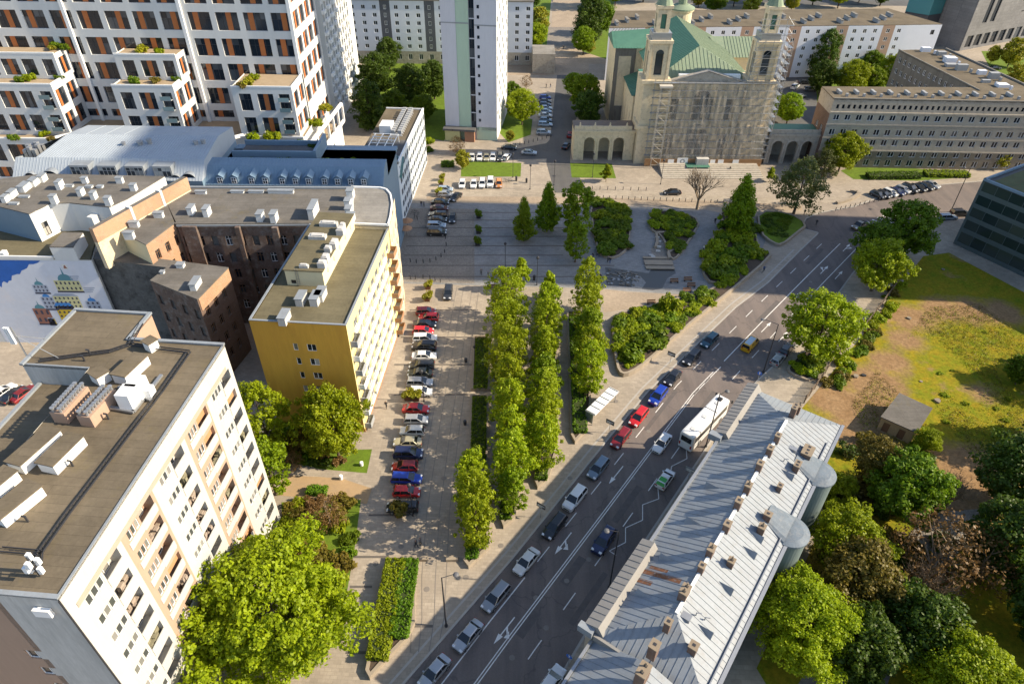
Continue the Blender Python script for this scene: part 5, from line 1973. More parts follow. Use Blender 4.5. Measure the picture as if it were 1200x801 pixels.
# local: y along the long front, outwards is +x
ringp = [(-GD_, 0), (0, 0), (0, GLn), (-GD_, GLn)]
for (A, B) in [(ringp[k], ringp[(k + 1) % 4]) for k in range(4)]:
    L = math.dist(A, B)
    b.facade(wl, A, B, 0, .9, mi=1)
    b.facade(wl, A, B, .9, 3.6, even(L, 3.05, 2.95), [(1.0, 3.5)], .06, 1, back=0)
    for k in range(4):
        z = 3.6 + k * 3.1
        b.facade(wl, A, B, z, z + .9, mi=1)
        b.facade(wl, A, B, z + .9, z + 3.1, even(L, 3.05, 2.95), [(z + .95, z + 3.05)], .06, 1, back=0)
b.part('curtain_wall', wl, [MATS['curtain_glass'], MATS['spandrel_glass']])
m = MB()
m.prism([(p[0], p[1]) for p in ringp], GH + .05, GH + .2, 0)
m.prism([(1.6 - GD_, 1.6), (-1.6, 1.6), (-1.6, GLn - 2), (1.6 - GD_, GLn - 2)], GH + .2, GH + .32, 1)
m.lathe((-6, 14, GH + .3), [(1.1, 0), (1.1, .6), (.8, 1.0), (0, 1.2)], 12, 2)
rf = b.part('roof', m, [MATS['dark_metal'], mat('sedum', (.10, .11, .05), .95, .35, .4, dirt=(.13, .09, .05)), MATS['white_trim']])
m = MB()
for (A, B) in [(ringp[k], ringp[(k + 1) % 4]) for k in (0, 1, 3)]:
    m.obox(A, B, .4, GH + .2, GH + .75, c=.22)
b.part('coping', m, MATS['zinc_blue'], parent=rf)
b.flush()

# ---- high-rise beyond the right edge; its shade crosses the plaza
b = Bld('high_rise', 'tall glass high rise standing beyond the glass building', 166, 113.5, 0)
wl = MB()
for (A, B) in (((0, 0), (34, 0)), ((34, 0), (34, 35)), ((34, 35), (0, 35)), ((0, 35), (0, 0))):
    b.facade(wl, A, B, 0, 185, even(math.dist(A, B), 4.2, 3.7), [(1 + 3.7 * k, 4.2 + 3.7 * k) for k in range(49)], .1, 1, back=0)
b.part('curtain_wall', wl, [MATS['curtain_glass'], MATS['mid_grey']])
b.part('roof', flat_roof([(0, 0), (34, 0), (34, 35), (0, 35)], 185.1), MATS['felt_grey'])

# ---- long metal roofed building along the street, lower right
RA = 35.4
ox, oy = 35.6, 74.4
b = Bld('townhouse', 'long old townhouse with ribbed zinc roof and brick chimneys beside the street', ox, oy, RA)
# local y negative = towards the camera; x from the street eave (0) to the garden eave
EH, RH = 14.2, 17.0
RX, GX = 6.45, 12.7
S1 = -46.5
wl = MB()
mat('teal_wall', (.13, .165, .16), .85, .12, .4, streak=True)
mat('street_wall', (.40, .36, .30), .85, .12, .4)
rw = rows_down(12.6, 3.7, 2.0, 3)
b.facade(wl, (0, 0), (0, S1), 0, EH, even(-S1, 3.1, 1.2), rw, .2, 1, OLDWH)
b.facade(wl, (0, S1), (GX, S1), 0, EH)
b.facade(wl, (GX, S1), (GX, 0), 0, EH, even(-S1, 3.1, 1.2), rw, .2, 0, OLDWH)
b.facade(wl, (GX, 0), (0, 0), 0, EH, even(12.7, 3.4, 1.2), rw, .2, 0, OLDWH)
b.facade(wl, (.6, S1 - .05), (.6, S1 - 34), 0, EH - .9, even(34, 3.1, 1.2), rw[:2], .2, 1, OLDWH)
b.facade(wl, (GX + .5, S1 - 34), (GX + .5, S1 - .05), 0, EH - .9, even(34, 3.1, 1.2), rw[:2], .2, 0, OLDWH)
b.part('wall', wl, [MATS['teal_wall'], MATS['street_wall']])
m = MB()
# main roof: street slope with hip at the north end, garden slope
NR = -6.8                                   # ridge starts here (north)
SR = -41.0
q = [(0, S1 + 1.5, EH), (0, 0, EH), (RX, NR, RH), (RX, SR, RH)]
mz = MB()


def zroof(mb, q, n):
    mb.face(q if q[2] != q[3] else q[:3])
    par_ribs(mb, q[0], q[1], q[3], q[2], n, 0, .045, .05)


def slope_strips(mb, e0, e1, r0, r1, n):
    """roof slope between eave line e0-e1 and ridge r0-r1 with ribs running up the slope"""
    zroof(mb, [e0, e1, r1, r0], n)


slope_strips(mz, (0, S1, EH), (0, 0, EH), (RX, SR, RH), (RX, NR, RH), 62)
slope_strips(mz, (GX, 0, EH), (GX, S1, EH), (RX, NR, RH), (RX, SR, RH), 62)
zroof(mz, [(0, 0, EH), (GX, 0, EH), (RX, NR, RH), (RX, NR, RH)], 18)
zroof(mz, [(GX, S1, EH), (0, S1, EH), (RX, SR, RH), (RX, SR, RH)], 18)
# second, slightly lower roof to the south
slope_strips(mz, (.4, S1 - 34, EH - .9), (.4, S1 - .02, EH - .9), (RX, S1 - 34, RH - 1.4), (RX, S1 - .02, RH - 1.4), 44)
slope_strips(mz, (GX + .6, S1 - .02, EH - .9), (GX + .6, S1 - 34, EH - .9), (RX, S1 - .02, RH - 1.4), (RX, S1 - 34, RH - 1.4), 44)
rf = b.part('roof', mz, MATS['zinc'])
m = MB()
m.obox((RX, NR, 0), (RX, SR, 0), .35, RH - .02, RH + .12)
m.obox((RX, S1 - .2, 0), (RX, S1 - 34, 0), .35, RH - 1.42, RH - 1.28)
b.part('ridge_cap', m, MATS['white_trim'], parent=rf)
m = MB()
m.obox((-.15, -13, 0), (-.15, -33.5, 0), .35, EH - .05, EH + .35)
m.obox((GX + .1, 0, 0), (GX + .1, S1, 0), .4, EH - .12, EH + .16)
m.obox((GX - .7, -5, 0), (GX - .7, S1, 0), .12, EH + .2, EH + .6)
m.obox((.2, S1 - .3, 0), (.2, S1 - 34, 0), .3, EH - 1.0, EH - .6)
b.part('gutter', m, MATS['grey_metal'], parent=rf)
# raised attic walls over the projecting bays on the street side
mat('attic_stone', (.24, .23, .215), .8, .12, .5)
for y0, y1, zt in ((-.1, -12.2, EH + .7), (-33.6, -46.2, EH + .8)):
    m = MB()
    m.box(-.8, .9, y1, y0, 0, EH + .2, 1)
    m.hexa([(-1.0, y1 - .1, EH + .2), (1.2, y1 - .1, EH + .2), (1.2, y0 + .1, EH + .2), (-1.0, y0 + .1, EH + .2),
            (-1.0, y1 - .1, zt), (.5, y1 - .1, zt + .5), (.5, y0 + .1, zt + .5), (-1.0, y0 + .1, zt)], 0)
    n_ = int((y0 - y1) / .8)
    ribbed(m, [(-1.0, y1 - .1, zt), (-1.0, y0 + .1, zt), (.5, y0 + .1, zt + .5), (.5, y1 - .1, zt + .5)], n_, 0)
    b.part('attic', m, [MATS['attic_stone'], MATS['street_wall']])
for y0, y1 in ((-13.2, -12.25), (-47.0, -46.25)):
    m = MB()
    m.box(-1.5, .2, y0, y1, EH - .2, EH + .8)
    b.part('corner_pier', m, MATS['zinc'])
m = MB()
m.obox((.3, S1 - .1, 0), (GX, S1 - .1, 0), .3, EH - 1, EH + .2)
b.part('gable_wall', m, MATS['attic_stone'])
# rounded garden bays
for yb in (-10.8, -21.8):
    m = MB()
    m.lathe((GX - .3, yb, 0), [(2.2, 0), (2.2, EH - .1)], 18, 0, -math.pi / 2, math.pi / 2)
    b.part('bay', m, MATS['teal_wall'])
    m = MB()
    m.lathe((GX - .3, yb, EH - .1), [(2.4, 0), (2.4, .3), (1.6, .55), (0, .75)], 18, 0, -math.pi / 2, math.pi / 2)
    n_ = 8
    for k in range(n_):                      # low barrel roof running back into the slope
        t0, t1 = math.pi * k / n_, math.pi * (k + 1) / n_
        f = lambda t, x, w_, h_, z_: (x, yb - w_ * math.cos(t), z_ + h_ * math.sin(t))
        m.face([f(t0, GX - .25, 2.35, .7, EH + .1), f(t1, GX - .25, 2.35, .7, EH + .1), f(t1, GX - 3.2, 1.5, .3, EH + 1.3), f(t0, GX - 3.2, 1.5, .3, EH + 1.3)])
    b.part('bay_roof', m, mat('bay_tin', (.13, .16, .19), .5, .3, .8, dirt=(.2, .21, .22)), parent=rf)
zat = lambda x: EH + (RH - EH) * (x / RX if x < RX else (GX - x) / (GX - RX))


def chimney(px, py, sx, sy, h, pot=False, zg=None):
    sx, sy, h = sx * .7, sy * .75, h * .8
    p = b.loc(px, py, 17.6)
    z = zat(min(max(p.x, .2), GX - .2))
    m = MB()
    m.box(p.x - sx, p.x + sx, p.y - sy, p.y + sy, z - .6, z + h)
    m.box(p.x - sx - .05, p.x + sx + .05, p.y - sy - .05, p.y + sy + .05, z + h, z + h + .14, 1)
    n_ = max(1, int(sy * 2 / .55))
    for k in range(n_):
        y = p.y - sy + (k + .5) * 2 * sy / n_
        m.box(p.x - .16, p.x + .16, y - .15, y + .15, z + h + .165, z + h + .175, 2)
        if pot:
            m.tube((p.x, y, z + h + .16), (p.x, y, z + h + .8), .1, .1, 6, 1)
    b.part('chimney', m, [MATS['brick_red'], mat('chimney_cap', (.24, .19, .135), .9, .2, 1.5), MATS['dark_metal']], parent=rf)


for a in ((911, 513, .45, .55, 1.5), (902, 528, .5, .6, 1.5), (890, 546, .5, .6, 1.5), (876, 572, .5, .6, 1.6, True), (865, 590, .5, .6, 1.5), (852, 616, .5, .65, 1.4), (833, 645, .5, .7, 1.4, True), (822, 665, .45, .5, 1.3),
          (802, 694, .6, .9, 1.6, True), (783, 730, .45, .5, 1.2), (766, 760, .6, .7, 1.8), (753, 789, .7, 1.0, 1.8, True), (815, 751, .6, .6, 1.3), (859, 652, .5, .5, 1.1, True), (896, 610, .55, .55, 1.3, True), (903, 595, .6, .5, 1.2),
          (917, 562, .4, .5, 1.1), (938, 536, .5, .8, 1.3), (931, 479, .5, .8, 1.4), (937, 475, .4, .5, 1.0, True), (951, 518, .9, 1.3, 1.0), (848, 812, .5, .6, 1.3)):
    chimney(*a)
for px, py in ((884, 490), (862, 524), (834, 567), (811, 609), (781, 651), (754, 693), (924, 555), (880, 645), (852, 688), (828, 738), (888, 627)):
    p = b.loc(px, py, 15.8)
    z = zat(min(max(p.x, .4), GX - .4))
    s_ = 1 if p.x < RX else -1
    d = MB()
    v = [(p.x - .7 * s_, p.y - .5, z - .3 - .05), (p.x - .7 * s_, p.y + .5, z - .3 - .05), (p.x - .7 * s_, p.y, z + .55), (p.x + 1.1 * s_, p.y, z + .46)]
    d.face([v[0], v[1], v[2]], 1)
    d.face([v[1], v[3], v[2]])
    d.face([v[0], v[2], v[3]])
    b.part('roof_vent', d, [MATS['zinc'], MATS['dark_metal']], parent=rf)
m = MB()
for y, x0, x1, w_ in ((-37.0, .9, 5.2, .7), (-36.2, 1.4, 3.4, .5), (-38.4, 1.0, 2.6, .6)):
    m.face([(x0, y - w_ / 2, zat(x0) + .02), (x1, y - w_ / 2, zat(x1) + .02), (x1, y + w_ / 2, zat(x1) + .02), (x0, y + w_ / 2, zat(x0) + .02)])
b.part('rust_patch', m, MATS['rust'], parent=rf)
m = MB()
for px, py in ((815, 722), (826, 725), (918, 541)):
    p = b.loc(px, py, 16)
    z = zat(p.x)
    m.tube((p.x, p.y, z - .1), (p.x, p.y, z + .5), .06)
    m.tube((p.x, p.y, z + .5), (p.x + .45, p.y + .2, z + .52), .06)
p = b.loc(803, 726, 16)
m.box(p.x - .5, p.x + .5, p.y - .4, p.y + .4, zat(p.x) - .2, zat(p.x) + .25)
p = b.loc(929, 526, 16)
m.box(p.x - .5, p.x + .5, p.y - .35, p.y + .35, zat(p.x) - .2, zat(p.x) + .25)
b.part('roof_hatch', m, MATS['grey_metal'], parent=rf)
b.flush(95)

# ---- small shed on the waste ground
q = [P2(x, y, 3.0) for x, y in ((1032, 488), (1075, 507), (1093, 478), (1054, 460))]
c = (sum(p[0] for p in q) / 4, sum(p[1] for p in q) / 4)
b = Bld('shed', 'small flat roofed shed standing alone on the waste ground', c[0], c[1], 0, cat='shed')
lp = [(p[0] - c[0], p[1] - c[1]) for p in q]
wl = MB()
body(b, wl, [(p[0] * .93, p[1] * .93) for p in lp], 0, 2.85, {0: dict(cols=[(.6, 1.6), (3.0, 4.0)], rows=[(.05, 2.1)], back=1, rec=.12)})
b.part('wall', wl, [mat('shed_wall', (.42, .30, .16), .9, .2, .6), MATS['brown_wood']])
b.part('roof', flat_roof(lp, 3.02, .16), MATS['felt_grey'])

# ------------------------------------------------------------------ trees and plants
mat('bark', (0.10, 0.075, 0.055), .95, .3, 2.0)
mat('bark_pale', (0.24, 0.18, 0.12), .95, .3, 2.0)
mat_leaf('leaf_fresh', (0.215, 0.285, 0.006), (0.385, 0.445, 0.011), .46)
mat_leaf('leaf_green', (0.155, 0.25, 0.006), (0.29, 0.40, 0.009), .44)
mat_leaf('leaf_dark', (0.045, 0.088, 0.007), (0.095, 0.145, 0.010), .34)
mat_leaf('leaf_mid', (0.095, 0.165, 0.006), (0.18, 0.25, 0.009), .40)
mat_leaf('leaf_yellow', (0.25, 0.26, 0.012), (0.36, 0.32, 0.02), .35)
mat_leaf('leaf_olive', (0.13, 0.11, 0.015), (0.20, 0.15, 0.02), .3)
mat_leaf('leaf_brown', (0.13, 0.075, 0.025), (0.22, 0.125, 0.04), .25)
mat_leaf('leaf_willow', (0.085, 0.105, 0.025), (0.13, 0.15, 0.035), .3)
mat_leaf('hedge_yellow', (0.22, 0.30, 0.006), (0.34, 0.40, 0.010), .35)
mat_leaf('hedge_green', (0.08, 0.17, 0.006), (0.16, 0.27, 0.010), .35)


def leaf_mesh(name, centres, radii, per, size, material, seed, flat=0.0, core=None):
    """leaf quads spread through clumps; orientation leans outwards from each clump"""
    rg = np.random.default_rng(seed)
    C = np.asarray(centres, float)
    Rr = np.asarray(radii, float)
    n = len(C) * per
    ci = np.repeat(np.arange(len(C)), per)
    d = rg.normal(size=(n, 3))
    d /= np.linalg.norm(d, axis=1)[:, None]
    rad = Rr[ci] * rg.uniform(.35, 1.05, n) ** .6
    p = C[ci] + d * rad[:, None] * np.array([1, 1, .8])
    nr = d * .9 + rg.normal(size=(n, 3)) * .55 + np.array([0, 0, .45])
    nr /= np.linalg.norm(nr, axis=1)[:, None]
    a = np.cross(nr, rg.normal(size=(n, 3)))
    a /= np.linalg.norm(a, axis=1)[:, None]
    b_ = np.cross(nr, a)
    s = size * rg.uniform(.55, 1.25, n)[:, None]
    a, b_ = a * s * .62, b_ * s * .42
    V = np.stack([p - a - b_ * .3, p - b_, p + a, p + b_], 1).reshape(-1, 3)
    me = bpy.data.meshes.new(name)
    me.vertices.add(n * 4)
    me.vertices.foreach_set('co', V.ravel())
    me.loops.add(n * 4)
    me.loops.foreach_set('vertex_index', np.arange(n * 4, dtype=np.int32))
    me.polygons.add(n)
    me.polygons.foreach_set('loop_start', np.arange(0, n * 4, 4, dtype=np.int32))
    me.materials.append(MATS[material])
    me.update(calc_edges=True)
    return me


def trunk_mesh(h, r, tips, material, seed, base_frac=.35):
    rg = random.Random(seed)
    m = MB()
    pts = [Vector((0, 0, -.1))]
    k = 5
    for i in range(1, k + 1):
        t = i / k
        pts.append(Vector((rg.uniform(-.12, .12) * h * .08, rg.uniform(-.12, .12) * h * .08, h * t)))
    for i in range(k):
        m.tube(pts[i], pts[i + 1], r * (1 - .16 * i) * (1.25 if i == 0 else 1), r * (1 - .16 * (i + 1)), 7, cap=False)
    for tp in tips:
        tp = Vector(tp)
        z = min(h * .95, max(h * base_frac, tp.z - (tp.xy.length) * .8))
        i = min(k - 1, int(z / h * k))
        f = z / h * k - i
        s0 = pts[i].lerp(pts[i + 1], f)
        mid = s0.lerp(tp, .5) + Vector((rg.uniform(-.2, .2), rg.uniform(-.2, .2), .25))
        m.tube(s0, mid, r * .36, r * .22, 5, cap=False)
        m.tube(mid, tp, r * .22, r * .06, 5, cap=False)
    return m.mesh('trunk', MATS[material], True)


TREES = {}


def proto_tree(kind, H, Rad, z0, nclump, per, leaf, lsize, shape='round', bark='bark', seed=1, crad=.3, tr=.18):
    """crown between z0 and H with radius Rad"""
    rg = random.Random(seed)
    cs, rs = [], []
    hc = (H - z0)
    tries = 0
    while len(cs) < nclump and tries < 20000:
        tries += 1
        t = rg.random()
        if shape == 'round':
            env = math.sqrt(max(0, 1 - (2 * t - 1) ** 2)) * (1.05 - .15 * t)
        elif shape == 'column':
            env = min(1.0, 1.9 * math.sqrt(max(0, t + .03))) * (1 - max(0, (t - .4) / .6) ** 2.6) ** .6
        elif shape == 'cone':
            env = (1 - t) ** .75 * min(1, t * 8 + .3)
        else:
            env = math.sqrt(max(0, 1 - (1.25 * t - .25) ** 2)) if t < .98 else .1
        a = rg.uniform(0, 2 * math.pi)
        env *= 1 + .24 * math.sin(a * 3 + seed + t * 6) + .16 * math.sin(a * 7 + t * 11 + seed)
        rr_ = Rad * env * math.sqrt(rg.uniform(.22, 1.0))
        p = (rr_ * math.cos(a), rr_ * math.sin(a), z0 + hc * t)
        cr = Rad * crad * rg.uniform(.6, 1.4)
        if all((p[0] - q[0]) ** 2 + (p[1] - q[1]) ** 2 + (p[2] - q[2]) ** 2 > (cr * .75) ** 2 for q in cs):
            cs.append(p)
            rs.append(cr)
    crown = leaf_mesh('crown', cs, rs, per, lsize, leaf, seed)
    tips = cs[::max(1, len(cs) // 14)]
    TREES[kind] = (trunk_mesh(H * .82, tr, tips, bark, seed), crown, H)


proto_tree('row_a', 11.5, 2.85, 1.8, 150, 42, 'leaf_fresh', .33, 'column', seed=1, crad=.21)
proto_tree('row_b', 12.5, 3.05, 1.8, 165, 42, 'leaf_fresh', .33, 'column', seed=2, crad=.21)
proto_tree('row_c', 10.5, 2.6, 1.6, 140, 42, 'leaf_green', .33, 'column', seed=3, crad=.21)
proto_tree('row_yellow', 12.0, 4.2, 2.0, 210, 42, 'leaf_fresh', .33, 'round', seed=4, crad=.17)
proto_tree('broad_a', 14, 6.4, 3.0, 330, 62, 'leaf_fresh', .40, 'round', seed=5, crad=.15, tr=.3)
proto_tree('broad_b', 13, 5.6, 2.6, 300, 60, 'leaf_green', .40, 'round', seed=6, crad=.16, tr=.28)
proto_tree('broad_c', 12, 5.2, 2.2, 280, 60, 'leaf_mid', .40, 'round', seed=7, crad=.16, tr=.28)
proto_tree('near_big', 16, 9.4, 2.0, 760, 85, 'leaf_fresh', .36, 'round', seed=18, crad=.10, tr=.4)
proto_tree('near_a', 15, 6.8, 2.5, 440, 90, 'leaf_fresh', .33, 'round', seed=8, crad=.155, tr=.32)
proto_tree('near_b', 15, 6.6, 2.5, 420, 90, 'leaf_fresh', .33, 'round', seed=9, crad=.16, tr=.32)
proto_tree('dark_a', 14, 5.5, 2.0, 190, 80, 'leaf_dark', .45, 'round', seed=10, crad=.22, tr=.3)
proto_tree('dark_b', 17, 4.6, 1.5, 180, 80, 'leaf_dark', .45, 'column', seed=11, crad=.24, tr=.3)
proto_tree('cone', 13, 3.6, 1.0, 170, 70, 'leaf_green', .38, 'cone', seed=12, crad=.24, tr=.25)
proto_tree('olive', 12, 5.2, 2.2, 240, 80, 'leaf_olive', .34, 'round', seed=13, crad=.19)
proto_tree('willow', 15, 6.0, 3.5, 150, 60, 'leaf_willow', .40, 'dome', seed=14, tr=.35, crad=.19)
proto_tree('young', 6.0, 1.7, 1.6, 40, 60, 'leaf_fresh', .42, 'cone', seed=15, tr=.09)
proto_tree('yellow', 8.0, 3.0, 1.5, 70, 60, 'leaf_yellow', .5, 'round', seed=16, tr=.16)
proto_tree('brown', 9, 4.2, 1.8, 120, 20, 'leaf_brown', .28, 'round', seed=17, tr=.22, crad=.2, bark='bark_pale')


def bare_mesh(seed, h, spread, n0=7, material='bark_pale'):
    rg = random.Random(seed)
    m = MB()

    def grow(p, d, L, r, lev):
        e = p + d * L
        m.tube(p, e, r, r * .65, 5 if lev < 2 else 4, cap=False)
        if lev >= 5:
            return
        for _ in range(3 if lev < 4 else 2):
            nd = (d + Vector((rg.uniform(-1, 1), rg.uniform(-1, 1), rg.uniform(-.25, .7))) * spread).normalized()
            grow(p.lerp(e, rg.uniform(.55, 1)), nd, L * rg.uniform(.6, .85), r * .58, lev + 1)
    m.tube((0, 0, -.1), (0, 0, h * .2), h * .028, h * .022, 7, cap=False)
    for k in range(n0):
        a = 2 * math.pi * k / n0 + rg.uniform(-.3, .3)
        grow(Vector((0, 0, h * .19)), Vector((math.cos(a) * .5, math.sin(a) * .5, 1)).normalized(), h * .26, h * .014, 1)
    return m.mesh('trunk', MATS[material], True)


def put_tree(kind, px, py, zc, label, s=1.0, group=None, rot=None, sz=None, name='tree', cat='tree'):
    """px, py: photo pixel of the crown centre at height zc (its own middle height)"""
    p = P(px, py, zc)
    t = thing(name, label, cat, (p.x, p.y, 0), random.uniform(0, 6.28) if rot is None else rot, group, (s, s, sz or s))
    tr, cr, H = TREES[kind]
    link('trunk', tr, t)
    if cr:
        link('crown', cr, t)
    return t


G = 'trees growing in the plaza planting strips'
# near trees beside the white block
put_tree('near_big', 316, 716, 8.5, 'very large broad light green tree in front of the white block', 1.0)
put_tree('broad_a', 389, 497, 7.5, 'bright green tree against the ochre end wall at the corner', .76, sz=1.0)
put_tree('row_b', 306, 490, 7.5, 'narrow green tree squeezed between white block and ochre block, upper one', 1.15)
put_tree('row_c', 314, 548, 6, 'narrow green tree beside the far corner of the white block, lower one', 1.1)
put_tree('brown', 384, 600, 3, 'small reddish brown tree by the sand path', .62)
put_tree('olive', 352, 515, 2.5, 'low dark bush like tree under the ochre wall', .38)
put_tree('brown', 342, 540, 2, 'bare brownish shrub tree under the bright green tree', .4)
# planting strips on the plaza
row = [('row_yellow', 594.0, 350, 'first tree from the top in the long left planting strip', 0.95),
       ('row_yellow', 594.9, 385, 'second tree from the top in the long left planting strip', 0.9),
       ('row_yellow', 595.7, 420, 'third tree from the top in the long left planting strip', 0.95),
       ('row_a', 596.6, 455, 'fourth tree from the top in the long left planting strip', 1),
       ('row_b', 597.4, 487, 'fifth tree from the top in the long left planting strip', 0.95),
       ('row_a', 598.3, 518, 'sixth tree from the top in the long left planting strip', 1),
       ('row_b', 599.1, 548, 'seventh tree from the top in the long left planting strip', 0.95),
       ('row_c', 600.0, 575, 'eighth tree from the top in the long left planting strip', 0.85),
       ('row_a', 641.0, 362, 'first tree from the top in the middle planting strip', 0.9),
       ('row_b', 640.2, 390, 'second tree from the top in the middle planting strip', 0.95),
       ('row_a', 639.3, 418, 'third tree from the top in the middle planting strip', 0.9),
       ('row_c', 638.5, 446, 'fourth tree from the top in the middle planting strip', 1),
       ('row_b', 637.7, 473, 'fifth tree from the top in the middle planting strip', 0.93),
       ('row_a', 636.8, 500, 'sixth tree from the top in the middle planting strip', 0.95),
       ('row_b', 636.0, 526, 'seventh tree from the top in the middle planting strip', 0.88),
       ('row_b', 687.0, 340, 'first tree from the top in the right planting strip behind the bus shelter', 0.92),
       ('row_a', 688.2, 366, 'second tree from the top in the right planting strip behind the bus shelter', 0.95),
       ('row_c', 689.5, 392, 'third tree from the top in the right planting strip behind the bus shelter', 1.05),
       ('row_a', 690.8, 417, 'fourth tree from the top in the right planting strip behind the bus shelter', 0.95),
       ('row_b', 692.0, 438, 'fifth tree from the top in the right planting strip behind the bus shelter', 0.9),
       ('row_a', 555.0, 562, 'first tree from the top in the short strip nearest the parked cars', 0.9),
       ('row_b', 556.5, 590, 'second tree from the top in the short strip nearest the parked cars', 0.85),
       ('row_a', 558.0, 616, 'third tree from the top in the short strip nearest the parked cars', 0.85),
       ('young', 611, 306, 'small bright tree at the top edge of the plaza strips', 1.25),
       ('young', 644, 322, 'little round headed bright tree right of the small pointed one', 1.15)]
for k, px, py, lab, s in row:
    put_tree(k, px, py, 6 * s, lab, s * .94, G, sz=s * 1.1)
put_tree('cone', 614, 262, 4.5, 'dark conical tree left of the shaded group on the plaza', .72, sz=.85)
put_tree('cone', 642, 244, 6, 'dark tree standing left in the shaded plaza group', .85, sz=.95)
put_tree('row_c', 676, 248, 7.5, 'tall dark tree in the middle of the shaded plaza group', 1.4)
put_tree('row_c', 676, 282, 5.5, 'dark tree nearest the camera in the shaded plaza group', .95)
put_tree('cone', 868, 244, 6, 'broad dark conical tree by the pond garden and the street', 1.1, sz=1.1)
put_tree('willow', 940, 216, 8, 'loose crowned leaning tree at the crossroads', .95)
put_tree('broad_a', 990, 178, 6, 'bright green round tree in front of the grey stone office', .8)
put_tree('willow', 968, 190, 5, 'grey green tree behind the loose crowned tree', .55)
put_tree('young', 711, 203, 2.5, 'thin young bright tree on the lawn before the left arcade', .85)
put_tree('young', 904, 203, 2.5, 'thin young tree before the right arcade', .7)
TREES['bare'] = (bare_mesh(3, 9.5, .62, 8, 'bark_pale'), None, 9.5)
put_tree('bare', 821, 222, 5.5, 'leafless tree standing on the shaded garden bed before the church', 1.4)
# right side
put_tree('broad_a', 964, 383, 7.5, 'big light green tree beside the street, nearest to the zinc roofed building', .98)
put_tree('broad_a', 1034, 308, 7, 'bright green tree on the fence line of the waste ground', .85)
put_tree('broad_c', 1066, 268, 7.5, 'darker green tree standing behind the bright one at the fence', 1.12)
put_tree('broad_c', 1030, 285, 6, 'dark green tree between the two trees at the fence', .85)
put_tree('near_a', 950, 722, 8.5, 'huge yellow green tree at the bottom right beside the zinc roof', .82)
put_tree('olive', 1012, 672, 8, 'olive brown tree behind the huge yellow green tree', .95)
put_tree('broad_a', 1000, 622, 8, 'fresh green tree by the rounded bay of the zinc roofed building', .75)
put_tree('broad_b', 1040, 692, 6, 'fresh green tree right of the olive brown tree', .62)
put_tree('broad_c', 1065, 572, 6, 'mid green tree below the shed', .95)
put_tree('olive', 1035, 545, 5, 'sparse olive tree touching the shed', .72)
put_tree('broad_a', 985, 565, 5, 'light green small tree between the zinc roof corner and the shed', .42)
put_tree('broad_a', 1088, 515, 2.5, 'low bright bush tree at the shed corner', .32)
put_tree('brown', 1105, 645, 7, 'brown barely leafed tree in the middle of the dark garden', 1.35)
put_tree('brown', 1160, 650, 6, 'smaller brown barely leafed tree at the right edge', 1.0)
TREES['bare2'] = (bare_mesh(8, 11, .75, 9, 'bark_pale'), None, 11)
put_tree('bare2', 1120, 575, 4, 'leafless tree at the end of the waste ground track', .75)
put_tree('bare2', 1090, 680, 6, 'leafless tree in the dark garden left of the brown tree', .9)
put_tree('near_b', 1140, 785, 8, 'bright green tree at the bottom right corner', .78)
put_tree('dark_a', 1195, 560, 6, 'dark green tree at the right edge by the waste ground', .95)
put_tree('dark_a', 1190, 640, 6, 'dark green tree at the right edge beside the brown trees', .9)
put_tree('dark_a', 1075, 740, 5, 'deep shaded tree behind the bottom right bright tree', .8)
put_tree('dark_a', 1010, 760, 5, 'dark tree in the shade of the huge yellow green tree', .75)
put_tree('broad_c', 1205, 425, 5, 'green tree cut by the right edge beside the waste ground', .5)
for x, y, k, s in ((104, 91, 'broad_a', .95), (112, 80, 'dark_a', 1.0), (96, 64, 'broad_c', 1.0), (86, 50, 'dark_a', 1.1), (78, 36, 'broad_b', 1.1), (70, 24, 'dark_a', 1.1), (66, 44, 'dark_a', .9), (88, 76, 'dark_a', .9), (58, 14, 'dark_a', 1.0)):
    t = thing('tree', 'tree at the right border of the garden outside the view', 'tree', (x, y, 0), x, 'trees along the right border', (s, s, s))
    link('trunk', TREES[k][0], t)
    link('crown', TREES[k][1], t)
